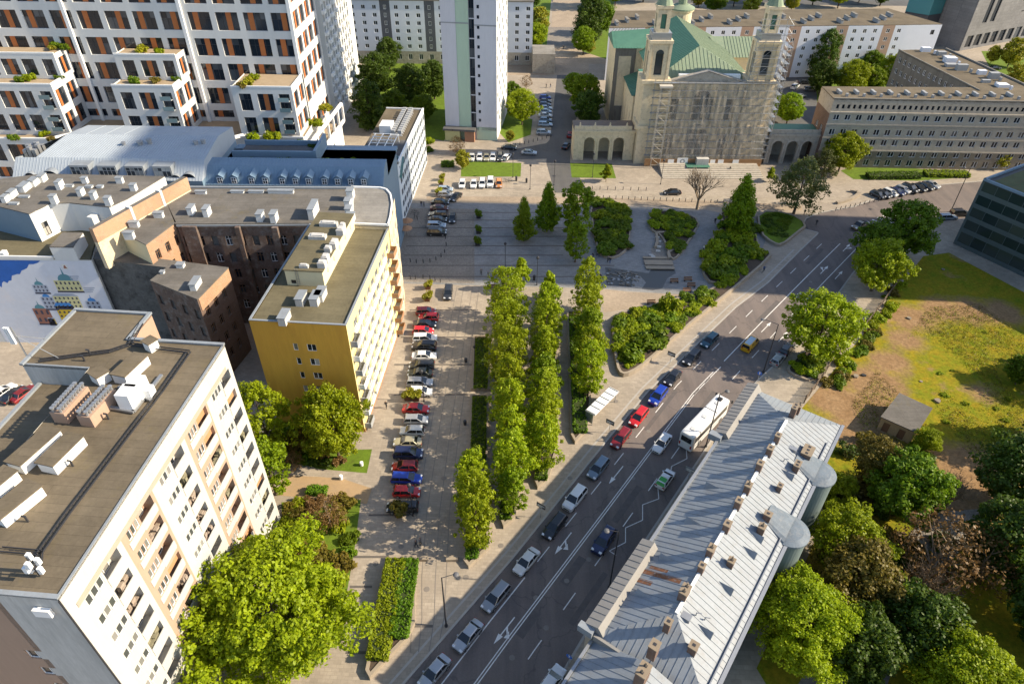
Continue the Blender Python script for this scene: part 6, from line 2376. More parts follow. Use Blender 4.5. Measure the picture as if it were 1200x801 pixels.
# background trees
bgk = [('dark_a', 442, 88, 7, 1.0, 'dark tree beside the balcony tower'), ('dark_b', 432, 130, 6, .9, 'dark narrow tree left of the white office roof'), ('dark_a', 480, 100, 7, .95, 'dark round tree in the middle of the clump behind the white office'),
       ('broad_c', 462, 120, 6, .8, 'greyish green tree just behind the white office roof'), ('dark_a', 508, 92, 7, .9, 'dark tree touching the white tower on its left'), ('broad_c', 495, 125, 5, .7, 'green tree at the foot of the white tower'),
       ('dark_a', 455, 65, 5, .8, 'dark tree below the pale slab'), ('broad_b', 430, 122, 4, .5, 'light green bush tree at the white office edge'),
       ('broad_a', 612, 128, 5, .78, 'bright green round tree beside the column of parked cars'), ('broad_c', 600, 108, 4, .6, 'green tree behind the bright round tree'),
       ('broad_b', 686, 112, 6, .95, 'green tree left of the church transept'), ('dark_a', 690, 132, 4, .75, 'dark tree left of the arcade roof'), ('broad_b', 672, 96, 5, .6, 'lighter green tree at the street corner by the church'),
       ('dark_b', 690, 30, 8, 1.2, 'large dark green tree at the far end of the avenue, right side'), ('broad_c', 706, 18, 8, 1.1, 'green tree beside the salmon and white block corner'), ('broad_b', 684, 52, 4, .8, 'green tree at the avenue before the far crossing'),
       ('yellow', 691, 54, 3, .7, 'small yellow tree at the far crossing'), ('yellow', 632, 22, 6, 1.3, 'yellow green tree right of the pale slab'), ('broad_a', 628, 42, 5, .7, 'light green tree at the corner of the pale slab'),
       ('dark_b', 968, 62, 9, 1.0, 'tall dark tree in the courtyard behind the church'), ('dark_a', 965, 90, 6, .8, 'dark courtyard tree below the tall one'), ('broad_a', 1000, 92, 6, .85, 'bright yellow green courtyard tree'),
       ('broad_a', 1048, 88, 6, .9, 'bright green courtyard tree nearest the grey wall'), ('broad_c', 1022, 72, 6, .8, 'mid green courtyard tree between dark and bright ones'), ('broad_b', 1026, 95, 5, .7, 'light courtyard tree beside the roof edge'),
       ('broad_b', 926, 128, 5, .75, 'green tree between church and grey office'), ('broad_c', 912, 118, 5, .6, 'green tree tight behind the right church tower'), ('dark_a', 870, 60, 6, .6, 'dark tree between church roof and pale block'),
       ('yellow', 1186, 66, 4, 1.3, 'yellow tree before the dark tower'), ('yellow', 1166, 62, 4, .8, 'small yellow green tree left of the yellow tree'), ('yellow', 1190, 92, 4, 1.1, 'yellow tree behind the grey office wing'),
       ('yellow', 542, 186, 3, .65, 'small yellow tree at the lawn near the white tower'), ('yellow', 1175, 186, 3, .6, 'yellow bush like tree by the glass building roof'), ('brown', 535, 170, 3, .6, 'bare brownish tree before the white tower'),
       ('brown', 617, 94, 3, .5, 'reddish tree before the pale slab annex'), ('yellow', 598, 158, 2, .4, 'yellow bush at the white tower lawn')]
for k, px, py, zc, s, lab in bgk:
    put_tree(k, px, py, zc, lab, s, 'trees in the background')
rg = random.Random(21)
far = [(722, -6), (755, -10), (820, -4), (838, 3), (862, -5), (886, -3), (905, -8), (930, 0), (955, -6), (985, -3), (1010, -10), (1035, -6), (880, 8), (845, -14), (700, -4), (600, -8), (620, 0)]
for i, (px, py) in enumerate(far):
    put_tree(('broad_b', 'dark_a', 'yellow', 'broad_c', 'broad_a')[i % 5], px, py, 5, 'tree of the far row along the top edge of the picture', rg.uniform(.9, 1.3), 'trees along the top edge')


# shrubs
SHR = {}
for kind, lf, seed, per in (('green', 'leaf_mid', 1, 60), ('fresh', 'leaf_fresh', 2, 60), ('dark', 'leaf_dark', 3, 60), ('yellow', 'leaf_yellow', 4, 55), ('olive', 'leaf_olive', 5, 55), ('brown', 'leaf_brown', 6, 55)):
    rg = random.Random(seed)
    cs = [(rg.uniform(-.75, .75), rg.uniform(-.75, .75), rg.uniform(.2, .75)) for _ in range(14)]
    SHR[kind] = leaf_mesh('shrub', cs, [.42] * 14, per, .26, lf, seed)


def shrub(kind, px, py, s, label, z=0.0, group=None, sz=None, name='shrub', cat='shrub'):
    p = P(px, py, z + s * .4)
    return link(name, SHR[kind], None, (p.x, p.y, z), random.uniform(0, 6), label, cat, group, None, (s, s, sz or s))


# raised beds with low walls
mat('bed_wall', (.30, .25, .19), .9, .18, .8)


def smooth_poly(pts, it=2):
    for _ in range(it):
        q = []
        for a, b_ in zip(pts, pts[1:] + pts[:1]):
            q.append((a[0] * .75 + b_[0] * .25, a[1] * .75 + b_[1] * .25))
            q.append((a[0] * .25 + b_[0] * .75, a[1] * .25 + b_[1] * .75))
        pts = q
    return pts


def bed(label, px, h=.5, w=.4, smooth=0, soil='soil', cat='planter'):
    pts = pp(px, h)
    if smooth:
        pts = smooth_poly(pts, smooth)
    n = len(pts)
    ar = sum(pts[i][0] * pts[(i + 1) % n][1] - pts[(i + 1) % n][0] * pts[i][1] for i in range(n))
    if ar < 0:
        pts = pts[::-1]
    c = (sum(p[0] for p in pts) / n, sum(p[1] for p in pts) / n)
    lp = [(p[0] - c[0], p[1] - c[1]) for p in pts]
    t = thing('planting_bed', label, cat, (c[0], c[1], 0))
    m = MB()
    ins = []
    for i in range(n):
        a, b_, d = Vector(lp[i - 1]), Vector(lp[i]), Vector(lp[(i + 1) % n])
        n1 = (b_ - a).normalized()
        n2 = (d - b_).normalized()
        nn = Vector((-(n1.y + n2.y), n1.x + n2.x))
        nn = nn.normalized() * min(2.5, 1 / max(.35, math.sqrt(max(.01, (1 + n1.dot(n2)) / 2)))) * w
        ins.append((b_.x + nn.x, b_.y + nn.y))
    for i in range(n):
        j = (i + 1) % n
        m.face([(*lp[i], 0), (*lp[j], 0), (*lp[j], h), (*lp[i], h)])
        m.face([(*lp[i], h), (*lp[j], h), (*ins[j], h), (*ins[i], h)])
        m.face([(*ins[j], h - .2), (*ins[i], h - .2), (*ins[i], h), (*ins[j], h)])
    m.build('wall', MATS['bed_wall'], t)
    m = MB()
    m.face([(*p, h - .15) for p in ins])
    m.build('soil', MATS[soil], t)
    return pts


def strip_bed(label, px):
    return bed(label, px, .7, .4)


strip_bed('narrow planting strip nearest the parked cars, short southern piece with pointed tip', [(543, 560), (575, 560), (573, 640), (549, 663), (543, 655)])
strip_bed('narrow hedge strip nearest the parked cars, middle piece', [(551, 461), (573, 461), (571, 545), (549, 545)])
strip_bed('narrow hedge strip nearest the parked cars, upper piece', [(554, 392), (574, 392), (574, 455), (552, 455)])
strip_bed('long left planting strip with a row of yellow green trees', [(586, 330), (606, 330), (612, 560), (604, 604), (590, 616), (586, 606)])
strip_bed('long middle planting strip with dense green trees', [(630, 340), (650, 340), (652, 530), (644, 556), (630, 570), (626, 560)])
strip_bed('right planting strip beside the bus shelter', [(664, 363), (684, 363), (693, 470), (688, 502), (674, 517), (669, 508)])
bed('big raised hedge bed at the bottom of the plaza', [(456, 650), (488, 650), (486, 728), (478, 745), (448, 776), (433, 793), (428, 784)], .8, .4)
bed('long curved garden bed between pond plaza and street', [(717, 388), (722, 428), (728, 438), (740, 436), (758, 424), (800, 386), (850, 346), (905, 300), (902, 292), (880, 296), (842, 335), (805, 345), (760, 358), (720, 366)], .9, .45, 1)
bed('dark garden bed left of the pond', [(690, 234), (716, 231), (738, 245), (740, 262), (737, 290), (722, 302), (704, 300), (698, 285)], .5, .35, 1)
bed('dark garden bed behind the pond', [(762, 246), (800, 247), (822, 258), (812, 275), (796, 300), (786, 304), (782, 290), (775, 275), (761, 268)], .5, .35, 1)
bed('dark garden bed between pond and street under the conical tree', [(842, 244), (880, 246), (884, 270), (890, 285), (892, 300), (870, 318), (850, 334), (825, 328), (822, 300), (832, 280), (848, 265)], .6, .4, 1)
bed('triangular grass bed at the crossroads under the loose crowned tree', [(887, 246), (925, 248), (948, 262), (935, 272), (917, 287), (905, 284), (890, 272)], .7, .45, 1, 'lawn')
bed('corner bed at the fence beside the big light green tree', [(925, 437), (922, 428), (945, 405), (975, 425), (953, 447)], .5, .4, 1)


# hedges: clipped boxes of leaves
def hedge(label, a, b_, w, z0, h, leaf, n, z=0.0, seed=1):
    A, B = Vector(P2(*a, z0 + h * .7)), Vector(P2(*b_, z0 + h * .7))
    L = (B - A).length
    d = (B - A) / L
    t = thing('hedge', label, 'hedge', (A.x, A.y, z0), math.atan2(d.y, d.x))
    m = MB()
    m.box(0.1, L - .1, -w / 2 + .12, w / 2 - .12, 0, h - .12)
    m.build('branches', mat('hedge_core', (.035, .05, .012), .95, .3, 2.0), t)
    rg = random.Random(seed)
    cs = []
    for _ in range(n):
        f = rg.random()
        x = rg.uniform(0.1, L - .1)
        if f < .5:
            cs.append((x, rg.uniform(-w / 2, w / 2), h - rg.uniform(0, .16)))
        else:
            cs.append((x, rg.choice((-1, 1)) * (w / 2 - rg.uniform(0, .12)), rg.uniform(.15, h)))
    for _ in range(n // 12):
        cs.append((rg.choice((.05, L - .05)), rg.uniform(-w / 2, w / 2), rg.uniform(.15, h)))
    link('leaves', leaf_mesh('leaves', cs, [.22] * len(cs), 14, .2, leaf, seed), t)
    return t


hedge('clipped yellow green hedge forming the left half of the bottom bed', (442, 770), (464, 655), 2.5, .6, 1.15, 'hedge_yellow', 900, seed=31)
hedge('clipped darker green hedge forming the right half of the bottom bed', (467, 745), (480, 655), 2.2, .6, 1.1, 'hedge_green', 720, seed=32)
hedge('dark clipped hedge in the upper strip by the parked cars', (563, 453), (565, 396), 2.2, .4, .9, 'leaf_mid', 420, seed=33)
hedge('dark clipped hedge in the middle strip by the parked cars', (560, 543), (562, 465), 2.2, .4, .9, 'leaf_mid', 520, seed=34)
hedge('bright hedge in the short southern strip', (553, 652), (558, 565), 1.6, .5, .9, 'hedge_green', 420, seed=35)
hedge('hedge under the trees of the left planting strip', (592, 606), (596, 345), 1.8, .5, .8, 'hedge_green', 700, seed=36)
hedge('hedge under the trees of the middle planting strip', (634, 560), (640, 350), 1.8, .5, .8, 'hedge_green', 700, seed=37)
hedge('hedge behind the bus shelter in the right planting strip', (680, 505), (674, 370), 2.2, .5, .9, 'hedge_green', 600, seed=38)
hedge('low box hedge beside the sand path', (360, 573), (383, 574), 1.3, .0, 1.0, 'hedge_green', 160, seed=39)
hedge('long hedge under the grey office front, left piece', (1017, 205), (1078, 204), 3.0, 0, 1.2, 'hedge_green', 420, seed=40)
hedge('long hedge under the grey office front, right piece', (1084, 202), (1135, 203), 3.0, 0, 1.2, 'hedge_yellow', 380, seed=41)
hedge('square clipped hedge by the lawn near the white office', (517, 191), (532, 191), 2.2, 0, 1.3, 'hedge_green', 150, seed=42)

# shrubs filling the beds: scattered inside each outline
def inside(p, poly):
    c = False
    n = len(poly)
    for i in range(n):
        a, b_ = poly[i], poly[i - 1]
        if (a[1] > p[1]) != (b_[1] > p[1]) and p[0] < (b_[0] - a[0]) * (p[1] - a[1]) / (b_[1] - a[1]) + a[0]:
            c = not c
    return c


def fill(label, group, px, kinds, n, smin, smax, seed, z=0.3, sz=.8, dmin=.9):
    rg = random.Random(seed)
    poly = pp(px, z)
    xs, ys = [p[0] for p in poly], [p[1] for p in poly]
    got = []
    for _ in range(n * 60):
        if len(got) >= n:
            break
        p = (rg.uniform(min(xs), max(xs)), rg.uniform(min(ys), max(ys)))
        s = rg.uniform(smin, smax)
        if inside(p, poly) and all(math.dist(p, q[:2]) > dmin * (s + q[2]) * .55 for q in got):
            got.append((*p, s))
            link('shrub', SHR[rg.choice(kinds)], None, (p[0], p[1], z), rg.uniform(0, 6), label, 'shrub', group, None, (s, s, s * sz))


fill('low green shrub in the long curved bed beside the street', 'shrubs in the curved street bed', [(722, 390), (727, 428), (737, 431), (800, 378), (850, 338), (893, 300), (880, 300), (840, 338), (800, 350), (760, 364), (724, 370)], ['fresh', 'fresh', 'green', 'fresh'], 62, .9, 1.9, 51, .5, .75)
shrub('fresh', 783, 358, 2.2, 'upright bright bush tallest in the long curved bed', .6, sz=3.0)
shrub('green', 762, 397, 3.4, 'largest round green bush in the curved bed', .6, sz=2.6)
shrub('green', 741, 413, 2.2, 'round bush at the southern tip of the curved bed', .6, sz=2.0)
fill('dark shrub in the bed left of the pond', 'shrubs left of the pond', [(694, 237), (714, 234), (735, 248), (735, 285), (720, 298), (706, 297), (700, 285)], ['green', 'fresh', 'green'], 30, 1.2, 2.2, 52, .4, .7)
fill('dark shrub in the bed behind the pond', 'shrubs behind the pond', [(765, 248), (798, 250), (816, 259), (808, 272), (793, 296), (787, 296), (780, 276), (764, 266)], ['green', 'fresh'], 24, 1.1, 2.0, 53, .4, .6)
fill('dark shrub under the broad conical tree', 'shrubs under the conical tree', [(848, 252), (878, 250), (886, 290), (888, 298), (868, 314), (848, 328), (828, 324), (827, 300), (840, 280)], ['green', 'fresh', 'green'], 30, 1.4, 2.6, 54, .4, .85)
fill('low plant on the triangular grass bed', 'plants on the crossroads bed', [(893, 250), (922, 251), (938, 262), (915, 280), (896, 270)], ['dark', 'green'], 14, .9, 1.5, 55, .5, .5)
fill('shrub in the yard beside the sand path', 'shrubs beside the sand path', [(332, 588), (362, 585), (420, 592), (412, 640), (395, 700), (340, 690)], ['olive', 'brown', 'green', 'fresh'], 30, .9, 1.7, 56, 0, .9)
fill('shrub in the yard under the ochre wall', 'shrubs under the ochre wall', [(325, 500), (345, 498), (400, 540), (390, 550), (335, 545)], ['brown', 'dark', 'green'], 16, .9, 1.6, 57, 0, .9)
fill('undergrowth bush along the waste ground fence', 'bushes along the fence', [(962, 452), (1015, 388), (1040, 345), (1060, 330), (1045, 370), (1020, 400), (985, 455)], ['fresh', 'green', 'olive'], 24, .8, 1.6, 58, 0, .8)
fill('bush in the garden below the shed', 'bushes below the shed', [(990, 530), (1030, 510), (1100, 540), (1120, 600), (1100, 720), (1000, 780), (960, 790), (985, 690), (980, 600)], ['green', 'dark', 'dark', 'olive'], 30, 1.4, 2.8, 59, 0, .9)
fill('bush on the rough grass of the waste ground', 'bushes on the waste ground', [(1085, 380), (1200, 375), (1200, 540), (1110, 520), (1095, 460)], ['fresh'], 9, .3, .7, 60, 0, .7)
fill('bush in the corner bed at the fence', 'bushes in the corner bed', [(930, 434), (945, 410), (970, 425), (952, 442)], ['green', 'fresh', 'dark'], 10, 1.0, 1.7, 61, .3, .8)

# terrace gardens of the white complex and roof bushes
ter = [(66, 52, 30.5, 'green', 1.6, 'green bush on the highest left terrace'), (75, 55, 30.5, 'green', 1.3, 'dense low bush at the corner of the highest left terrace'), (62, 56, 30.5, 'yellow', 1.1, 'yellowish bush on the highest left terrace'), (33, 91, 24.5, 'fresh', 1.5, 'leafy bush on the left middle terrace'), (22, 93, 24.5, 'green', 1.2, 'green bush left of the leafy one on the left middle terrace'), (69, 90, 24.5, 'green', 1.0, 'small bush at the right corner of the left middle terrace'),
       (164, 58, 30.5, 'yellow', 1.7, 'bright yellow bush on the second highest terrace'), (187, 60, 30.5, 'fresh', 1.2, 'small bush on the second highest terrace'), (157, 94, 24.5, 'green', 1.5, 'green bush on the second middle terrace'), (181, 94, 24.5, 'olive', 1.2, 'brownish bush on the second middle terrace'), (206, 92, 24.5, 'green', 1.0, 'green bush at the corner of the second middle terrace'),
       (288, 96, 24.5, 'yellow', 1.8, 'yellow grassy bush on the right terrace'), (299, 90, 24.5, 'fresh', 1.3, 'bright bush at the wall of the right terrace'), (283, 100, 24.5, 'olive', 1.2, 'dry bush at the left corner of the right terrace'),
       (98, 159, 12, 'yellow', 1.8, 'round yellow bush on the lowest terrace'), (52, 156, 12, 'fresh', 1.3, 'tall leafy bush on the lowest left terrace'), (16, 161, 12, 'green', 1.3, 'green bush at the left of the lowest terrace'), (60, 163, 12, 'olive', 1.0, 'low olive bush on the lowest left terrace'), (178, 158, 12, 'olive', 1.5, 'brown bush left of the green one on the lowest terrace'), (190, 158, 12, 'green', 1.5, 'green bush in the middle of the lowest terrace'), (247, 162, 12, 'brown', 1.8, 'reddish brown bush on the lowest terrace'),
       (295, 160, 12, 'fresh', 1.7, 'bright bush in front of the right wing'), (317, 160, 12, 'fresh', 2.0, 'largest bright bush in front of the right wing'), (370, 144, 11, 'fresh', 2.1, 'green bush behind the white frame screen'), (382, 127, 11, 'yellow', 1.8, 'yellow green bush at the far end of the white frame screen'), (355, 168, 11, 'green', 1.4, 'dark green climber bush near the white frame screen'),
       (293, 188, 20.9, 'green', 1.5, 'round bush on the blue grey roof, first from the left'), (334, 188, 20.9, 'green', 1.9, 'spreading bush on the blue grey roof, second from the left'), (343, 186, 20.9, 'dark', 1.6, 'dark bush right of the spreading one on the blue grey roof'), (366, 192, 20.9, 'green', 1.3, 'clipped round bush on the blue grey roof, first of four'), (381, 190, 20.9, 'green', 1.4, 'clipped round bush on the blue grey roof, second of four'), (396, 191, 20.9, 'fresh', 1.3, 'clipped round bush on the blue grey roof, third of four'), (413, 192, 20.9, 'green', 1.5, 'clipped round bush on the blue grey roof, fourth of four'),
       (366, 172, 20.9, 'dark', 1.2, 'trailing bush at the wall between roof and screen'), (500, 175, 0, 'green', 1.6, 'green bush at the corner of the white office'), (502, 165, 0, 'fresh', 1.8, 'bright bush beside the white office')]
for px, py, z, k, s, lab in ter:
    shrub(k, px, py, s, lab, z)

# rough grass on the waste ground
rg = np.random.default_rng(4)
poly = pp([(1000, 470), (1090, 360), (1200, 352), (1200, 600), (1120, 600), (1010, 520)])
xs, ys = [p[0] for p in poly], [p[1] for p in poly]
for name_, leaf, cnt, sz_, sd in (('grass', 'leaf_olive', 2600, .16, 77), ('weeds', 'leaf_fresh', 1500, .15, 78)):
    cs = []
    while len(cs) < cnt:
        p = (rg.uniform(min(xs), max(xs)), rg.uniform(min(ys), max(ys)))
        if inside(p, poly) and math.sin(p[0] * .21 + sd) + math.sin(p[1] * .17 + p[0] * .09) + math.sin(p[0] * .6) * .6 > .1:
            cs.append((p[0], p[1], .05))
    link(name_, leaf_mesh(name_, cs, [.45] * len(cs), 8, sz_, leaf, sd), None, (0, 0, 0.02), kind='stuff')

# ------------------------------------------------------------------ vehicles
mat_plain('tyre', (.018, .018, .018), .85)
mat_plain('rim', (.38, .38, .39), .35, .7)
mat_plain('car_glass', (.012, .015, .018), .06, 0, .8)
mat_plain('headlight', (.72, .73, .74), .15, .2)
mat_plain('tail_light', (.32, .012, .01), .25)
mat_plain('black_plastic', (.02, .02, .022), .6)
PAINT = {}
for n_, c_, me_ in (('white', (.72, .72, .71), 0), ('pearl', (.60, .60, .57), 0), ('silver', (.42, .43, .44), .5), ('light_grey', (.30, .31, .32), .5), ('steel_blue', (.17, .22, .27), .4), ('black', (.010, .010, .012), 0),
                    ('graphite', (.035, .037, .04), .3), ('navy', (.012, .02, .075), .2), ('blue', (.010, .045, .36), .2), ('red', (.50, .012, .012), 0), ('dark_red', (.22, .012, .014), .2), ('maroon', (.09, .012, .014), .2),
                    ('beige', (.42, .38, .25), .3), ('dark_green', (.05, .055, .04), .3), ('teal', (.015, .07, .10), .3), ('yellow', (.62, .33, .008), 0), ('orange', (.55, .20, .04), 0), ('gold', (.20, .16, .11), .4), ('pale_blue', (.36, .44, .52), .3)):
    m_, nt, bs = _new('paint_' + n_)
    lw = N(nt, 'ShaderNodeTexNoise')
    lw.inputs['Scale'].default_value = 3.0
    nt.links.new(mixcol(nt, lw.outputs['Fac'], tuple(x * .9 for x in c_), tuple(x * 1.06 for x in c_)), bs.inputs['Base Color'])
    bs.inputs['Roughness'].default_value = .32
    bs.inputs['Metallic'].default_value = me_
    bs.inputs['Coat Weight'].default_value = .7
    bs.inputs['Coat Roughness'].default_value = .06
    PAINT[n_] = m_

CARS = {}
# L, W, H, belt, [(x share, half width share, top z)], cabin: base rear, base front, roof rear, roof front (shares of L)
SPEC = {
    'sedan': (4.6, 1.8, 1.45, .95, [(-.5, .80, .72), (-.485, .90, .90), (-.36, .97, .98), (-.2, 1, .97), (.18, 1, .97), (.27, .98, .92), (.42, .92, .80), (.485, .82, .68), (.5, .72, .55)], (-.36, .25, -.24, .06)),
    'hatchback': (4.1, 1.75, 1.48, .95, [(-.5, .82, .75), (-.485, .93, .95), (-.3, 1, .98), (.18, 1, .97), (.29, .98, .92), (.43, .92, .80), (.485, .82, .68), (.5, .72, .55)], (-.485, .27, -.40, .06)),
    'estate': (4.7, 1.82, 1.48, .95, [(-.5, .82, .75), (-.485, .93, .95), (-.3, 1, .98), (.2, 1, .97), (.28, .98, .92), (.43, .92, .80), (.485, .82, .68), (.5, .72, .55)], (-.488, .26, -.43, .06)),
    'suv': (4.7, 1.92, 1.75, 1.12, [(-.5, .84, .85), (-.485, .95, 1.12), (-.3, 1, 1.15), (.2, 1, 1.14), (.28, .98, 1.08), (.43, .94, 1.0), (.485, .86, .85), (.5, .76, .65)], (-.488, .27, -.42, .08)),
    'van': (4.7, 1.85, 1.85, 1.12, [(-.5, .9, .85), (-.49, .97, 1.12), (-.3, 1, 1.14), (.25, 1, 1.13), (.36, .97, 1.05), (.46, .90, .92), (.49, .82, .75), (.5, .74, .6)], (-.492, .36, -.475, .22)),
    'pickup': (5.0, 1.85, 1.75, 1.05, [(-.5, .9, .7), (-.49, .97, 1.0), (-.12, 1, 1.03), (.2, 1, 1.03), (.28, .98, 1.0), (.43, .94, .95), (.49, .86, .8), (.5, .76, .6)], (-.13, .26, -.08, .12)),
}


def wheel_mesh(r, w):
    m = MB()
    n = 14
    for s_, (ra, rb, mi) in ((0, (r, r * .62, 0)),):
        pass
    def ring(rad, y):
        return [(rad * math.cos(2 * math.pi * k / n), y, rad * math.sin(2 * math.pi * k / n)) for k in range(n)]
    A, B, C, D = ring(r, -w / 2), ring(r, w / 2), ring(r * .62, -w / 2 - .012), ring(r * .62, w / 2 + .012)
    for k in range(n):
        j = (k + 1) % n
        m.face([A[k], A[j], B[j], B[k]])
        m.face([C[k], C[j], A[j], A[k]])
        m.face([B[k], B[j], D[j], D[k]])
    m.face(C[::-1], 1)
    m.face(D, 1)
    return m.mesh('wheel', [MATS['tyre'], MATS['rim']])


def car_proto(kind):
    L, W, H, belt, st, cab = SPEC[kind]
    hw = W / 2
    b_ = MB()
    rings = []
    for xs_, ws, zt in st:
        w = hw * ws
        rings.append([(xs_ * L, s * a, z) for s, a, z in ((1, w * .90, .24), (1, w, .42), (1, w * .995, zt - .2), (1, w * .90, zt - .03), (1, w * .5, zt + .015), (-1, w * .5, zt + .015), (-1, w * .90, zt - .03), (-1, w * .995, zt - .2), (-1, w, .42), (-1, w * .90, .24))])
    for r0, r1 in zip(rings[:-1], rings[1:]):
        for k in range(9):
            b_.face([r0[k], r1[k], r1[k + 1], r0[k + 1]])
        b_.face([r0[9], r1[9], r1[0], r0[0]])
    b_.face(rings[0][::-1])
    b_.face(rings[-1])
    br, bf, rr_, rf_ = [c * L for c in cab]
    wb, wr = hw * .915, hw * .72
    zb, zt = belt - .01, H - .05
    # roof panel and pillars in body colour
    ro = MB()
    z1 = H
    q = [(rr_ - .06, -wr, zt), (rf_ + .06, -wr, zt), (rf_ + .06, wr, zt), (rr_ - .06, wr, zt)]
    c_ = [(rr_ + .12, -wr * .82, z1), (rf_ - .1, -wr * .82, z1), (rf_ - .1, wr * .82, z1), (rr_ + .12, wr * .82, z1)]
    ro.face(c_)
    for k in range(4):
        ro.face([q[k], q[(k + 1) % 4], c_[(k + 1) % 4], c_[k]])
    for (xb, xr) in ((br, rr_), (bf, rf_)):
        for s_ in (-1, 1):
            ro.tube((xb, s_ * wb, zb), (xr, s_ * wr, zt + .01), .055, .05, 5)
    xm = (rr_ + rf_) / 2 - .1
    for s_ in (-1, 1):
        ro.tube((xm, s_ * (wb + .005), zb), (xm + .02, s_ * (wr + .01), zt), .045, .04, 4)
    for s_ in (-1, 1):
        ro.box(bf - .35, bf - .18, s_ * (hw + .02) - .09, s_ * (hw + .02) + .09, belt - .02, belt + .14)
    parts = [('body', b_.mesh('body', [PAINT['white']], True), 1), ('roof', ro.mesh('roof', [PAINT['white']]), 1)]
    G_ = MATS['car_glass']
    def quad(name, pts, mt=G_, pnt=0):
        m = MB()
        m.face(pts)
        parts.append((name, m.mesh(name, [mt]), pnt))
    quad('windscreen', [(bf, -wb, zb), (bf, wb, zb), (rf_, wr, zt), (rf_, -wr, zt)])
    quad('rear_window', [(br, wb, zb), (br, -wb, zb), (rr_, -wr, zt), (rr_, wr, zt)])
    if kind == 'van':
        fx = .18 * L
        t_ = (fx - br) / (bf - br)
        for s_ in (-1, 1):
            k0 = (br, s_ * wb, zb)
            k1 = (fx - .35, s_ * wb, zb)
            k2 = (fx - .45, s_ * wr, zt)
            k3 = (rr_, s_ * wr, zt)
            pts = [k0, k1, k2, k3]
            quad('side_panel', pts if s_ < 0 else pts[::-1], PAINT['white'], 1)
            pts = [k1, (bf, s_ * wb, zb), (rf_, s_ * wr, zt), k2]
            quad('side_window', pts if s_ < 0 else pts[::-1])
    else:
        quad('side_window', [(br, -wb, zb), (bf, -wb, zb), (rf_, -wr, zt), (rr_, -wr, zt)])
        quad('side_window', [(bf, wb, zb), (br, wb, zb), (rr_, wr, zt), (rf_, wr, zt)])
    if kind == 'pickup':
        m = MB()
        m.box(-.48 * L, -.15 * L, -hw * .8, hw * .8, 1.0, 1.05)
        parts.append(('cargo_bed', m.mesh('cargo_bed', [MATS['black_plastic']]), 0))
    r = .36 if kind in ('suv', 'pickup') else .32
    wm = wheel_mesh(r, .24)
    for x in (-.30, .31):
        for s_ in (-1, 1):
            parts.append(('wheel', wm, 0, (x * L, s_ * (hw - .11), r)))
    for s_ in (-1, 1):
        m = MB()
        z = st[-3][2]
        m.hexa([(L * .44, s_ * hw * .62 - .2, z - .22), (L * .488, s_ * hw * .60 - .2, z - .26), (L * .488, s_ * hw * .60 + .2, z - .26), (L * .44, s_ * hw * .68 + .2, z - .22),
                (L * .43, s_ * hw * .62 - .2, z + .02), (L * .487, s_ * hw * .60 - .2, z - .08), (L * .487, s_ * hw * .60 + .2, z - .08), (L * .43, s_ * hw * .66 + .2, z + .0)])
        parts.append(('headlight', m.mesh('headlight', [MATS['headlight']]), 0))
        m = MB()
        z = st[1][2]
        m.box(-L * .503, -L * .47, s_ * hw * .68 - .18, s_ * hw * .68 + .18, z - .26, z - .06)
        parts.append(('tail_light', m.mesh('tail_light', [MATS['tail_light']]), 0))
    m = MB()
    m.box(L * .478, L * .503, -hw * .5, hw * .5, .36, .56)
    parts.append(('grille', m.mesh('grille', [MATS['black_plastic']]), 0))
    CARS[kind] = parts


for k_ in SPEC:
    car_proto(k_)


def car(kind, paint, px, py, az, label, z=0.0, group=None, extra=None):
    """az: compass heading of the car's front (0 = away from the camera, 90 = right)"""
    p = P(px, py, z + .75)
    t = thing('car' if kind not in ('van', 'pickup') else kind, label, kind if kind in ('van', 'pickup') else 'car', (p.x, p.y, z), R(90 - az), group)
    for q in CARS[kind]:
        o = link(q[0], q[1], t, q[3] if len(q) > 3 else (0, 0, 0))
        if q[2]:
            o.material_slots[0].link = 'OBJECT'
            o.material_slots[0].material = PAINT[extra[1]] if extra and q[0] == extra[0] else PAINT[paint]
    return t


GP = 'cars parked side by side in the plaza row'
prow = [('hatchback', 'dark_red', 499, 364, 'dull red car at the far end of the plaza row'), ('hatchback', 'red', 502, 371, 'bright red car with dark roof glass, second in the plaza row'), ('sedan', 'black', 498, 379, 'black car third in the plaza row between two red ones'),
        ('hatchback', 'red', 496, 387, 'red car fourth in the plaza row above the white one'), ('estate', 'white', 498, 395, 'white car fifth in the plaza row under a red one'), ('suv', 'black', 497, 405, 'long black car between the two white ones in the plaza row'),
        ('sedan', 'white', 497, 416, 'white saloon with a sunlit gap below it in the plaza row'), ('estate', 'graphite', 494, 427, 'dark car with red tail just below the gap in the plaza row'), ('sedan', 'dark_green', 492, 436, 'dark olive car in the plaza row above the silver estate'),
        ('estate', 'silver', 492, 447, 'silver estate car beside the lamp pole in the plaza row'), ('hatchback', 'white', 493, 458, 'white car half behind two yellow potted shrubs'), ('sedan', 'red', 487.5, 478, 'red saloon just below the yellow potted shrubs'),
        ('hatchback', 'silver', 487.5, 491, 'silver car below the red saloon in the plaza row'), ('hatchback', 'pearl', 483, 504, 'white silver car above the beige one in the plaza row'), ('sedan', 'beige', 477.5, 517, 'beige saloon in the plaza row'),
        ('suv', 'navy', 478.5, 530.5, 'large dark navy car below the beige saloon'), ('hatchback', 'dark_red', 474, 545.5, 'red car between navy and blue cars in the plaza row'), ('estate', 'blue', 476.5, 559.5, 'bright blue estate in the plaza row'),
        ('hatchback', 'red', 476.5, 575, 'red car below the blue estate, last but one in the row'), ('estate', 'black', 471.5, 593, 'black car at the near end of the plaza row behind a potted shrub')]
